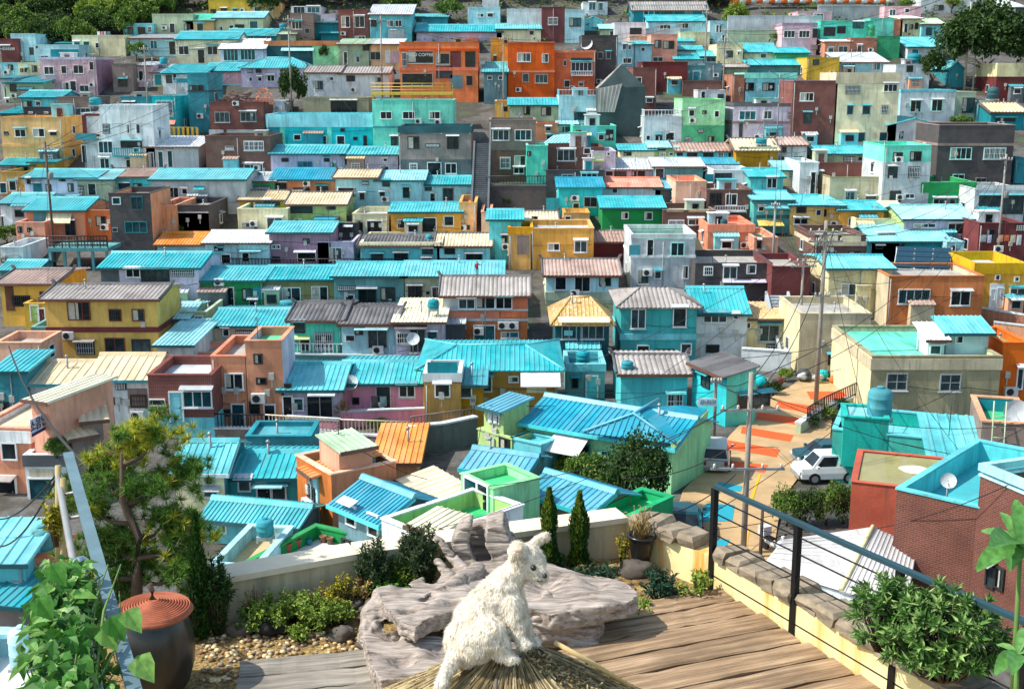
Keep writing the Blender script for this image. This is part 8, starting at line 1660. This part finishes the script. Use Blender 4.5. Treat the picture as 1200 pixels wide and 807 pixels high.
for (x, y, z) in ((606, 645, -.165),): mb = MB(); mb.blob(P(x, y, DD + z) - O, .035, 2, 2, .1, 0, (1, .35, .55)); mb.build('inner_ear', plain('ear_pink', 'E0B8A4', .9), E_)
# the little figure standing on the roof
bal = HS['balcony']; a, z = loc_on(bal, 559, 324.5, bal.dep * .5); O = bal.O + bal.xa * a + bal.ya * bal.dep * .5; O.z = bal.O.z + bal.H + bal.rise + .18; k = (15.5 / pxm(O)) / 1.7
E_ = thing('person', 'person in red top and dark trousers holding a stick on the grey tile roof', 'person', O, radians(20))
def b_(x, y, z, r_): return (x * k, y * k, z * k, r_ * k)
bd = [[b_(-.1, 0, .95, .1), b_(-.11, -.02, .5, .075), b_(-.11, .02, .09, .05), b_(-.12, -.14, .04, .045)], [b_(.1, 0, .95, .1), b_(.13, -.02, .5, .075), b_(.14, .03, .09, .05), b_(.15, -.14, .04, .045)], [b_(0, 0, .92, .14), b_(0, 0, 1.2, .15), b_(0, 0, 1.38, .14), b_(0, -.01, 1.5, .06), b_(0, -.03, 1.6, .1), b_(0, -.02, 1.66, .09)],
      [b_(-.17, 0, 1.38, .06), b_(-.24, .02, 1.14, .05), b_(-.22, -.1, .92, .04)], [b_(.17, 0, 1.38, .06), b_(.38, -.05, 1.26, .05), b_(.58, -.12, 1.3, .04)]]
me = fuse(bd, .016, 2, 0, 1, 0, 'body'); me.materials.clear(); me.materials.append(plain('dark_trousers', '2A2E36', .8)); me.materials.append(plain('skin', 'C89878', .6)); me.polygons.foreach_set('material_index', [1 if (p.center.z > 1.46 * k or (abs(p.center.x) > .45 * k)) else 0 for p in me.polygons]); link('body', me, E_)
jk = fuse([[b_(0, 0, .98, .17), b_(0, 0, 1.2, .175), b_(0, 0, 1.37, .165)], [b_(-.17, 0, 1.38, .075), b_(-.24, .02, 1.16, .065)], [b_(.17, 0, 1.38, .075), b_(.38, -.05, 1.26, .062)]], .016, 2, 0, 1, 0, 'jacket'); jk.materials.clear(); jk.materials.append(plain('red_cloth', 'A82A3C', .8)); link('jacket', jk, E_)
mb = MB(); mb.blob((0, .01 * k, 1.68 * k), .115 * k, 1, 2, .05, 0, (1, 1, .8)); mb.build('hair', plain('hair_black', '161416', .7), E_)
O2 = O.copy(); E3 = thing('stick', 'thin dark stick held out by the person on the roof', 'stick', O2); mb = MB(); mb.tube([(.5 * k, .05 * k, 1.22 * k), (.95 * k, .1 * k, 1.72 * k)], .022 * k, 5); mb.build('shaft', plain('dark_metal', '2A2C2E', .5, .3), E3)
# ---------------- camera, sky and sun
cam = bpy.data.cameras.new('camera'); cam.lens = 36 * F / 1200; cam.sensor_width = 36; cam.clip_end = 2000; cam.clip_start = .1
co = bpy.data.objects.new('camera', cam); COL.objects.link(co); co.rotation_euler = (pi / 2 - PITCH, 0, 0); SC.camera = co
TS = Vector((-.64, -.08, .76)).normalized(); el = math.asin(TS.z); az = math.atan2(TS.x, TS.y)
w = bpy.data.worlds.new('World'); SC.world = w; w.use_nodes = True; nt = w.node_tree; bg = nt.nodes['Background']; sky = nt.nodes.new('ShaderNodeTexSky'); sky.sky_type = 'NISHITA'; sky.sun_disc = False; sky.sun_elevation = el; sky.sun_rotation = az; tn = nt.nodes.new('ShaderNodeMix'); tn.data_type = 'RGBA'; tn.blend_type = 'MULTIPLY'; tn.inputs[0].default_value = 1; tn.inputs[7].default_value = (1, .99, .88, 1); nt.links.new(sky.outputs[0], tn.inputs[6]); nt.links.new(tn.outputs[2], bg.inputs[0]); bg.inputs[1].default_value = .15
sl = bpy.data.lights.new('sun', 'SUN'); sl.energy = 3.3; sl.angle = radians(.5); sl.color = (1, .95, .86); so = bpy.data.objects.new('sun', sl); COL.objects.link(so); so.rotation_euler = (-TS).to_track_quat('-Z', 'Y').to_euler()
vs = SC.view_settings; vs.view_transform = 'Standard'; vs.look = 'None'; vs.gamma = 1; vs.exposure = .88
bpy.data.scenes.remove(TMP)
for l, ns in LABELS.items():
    gs = {bpy.data.objects[x].get('group') for x in ns}
    if len(ns) > 1 and None in gs: print('DUP LABEL', l, ns)
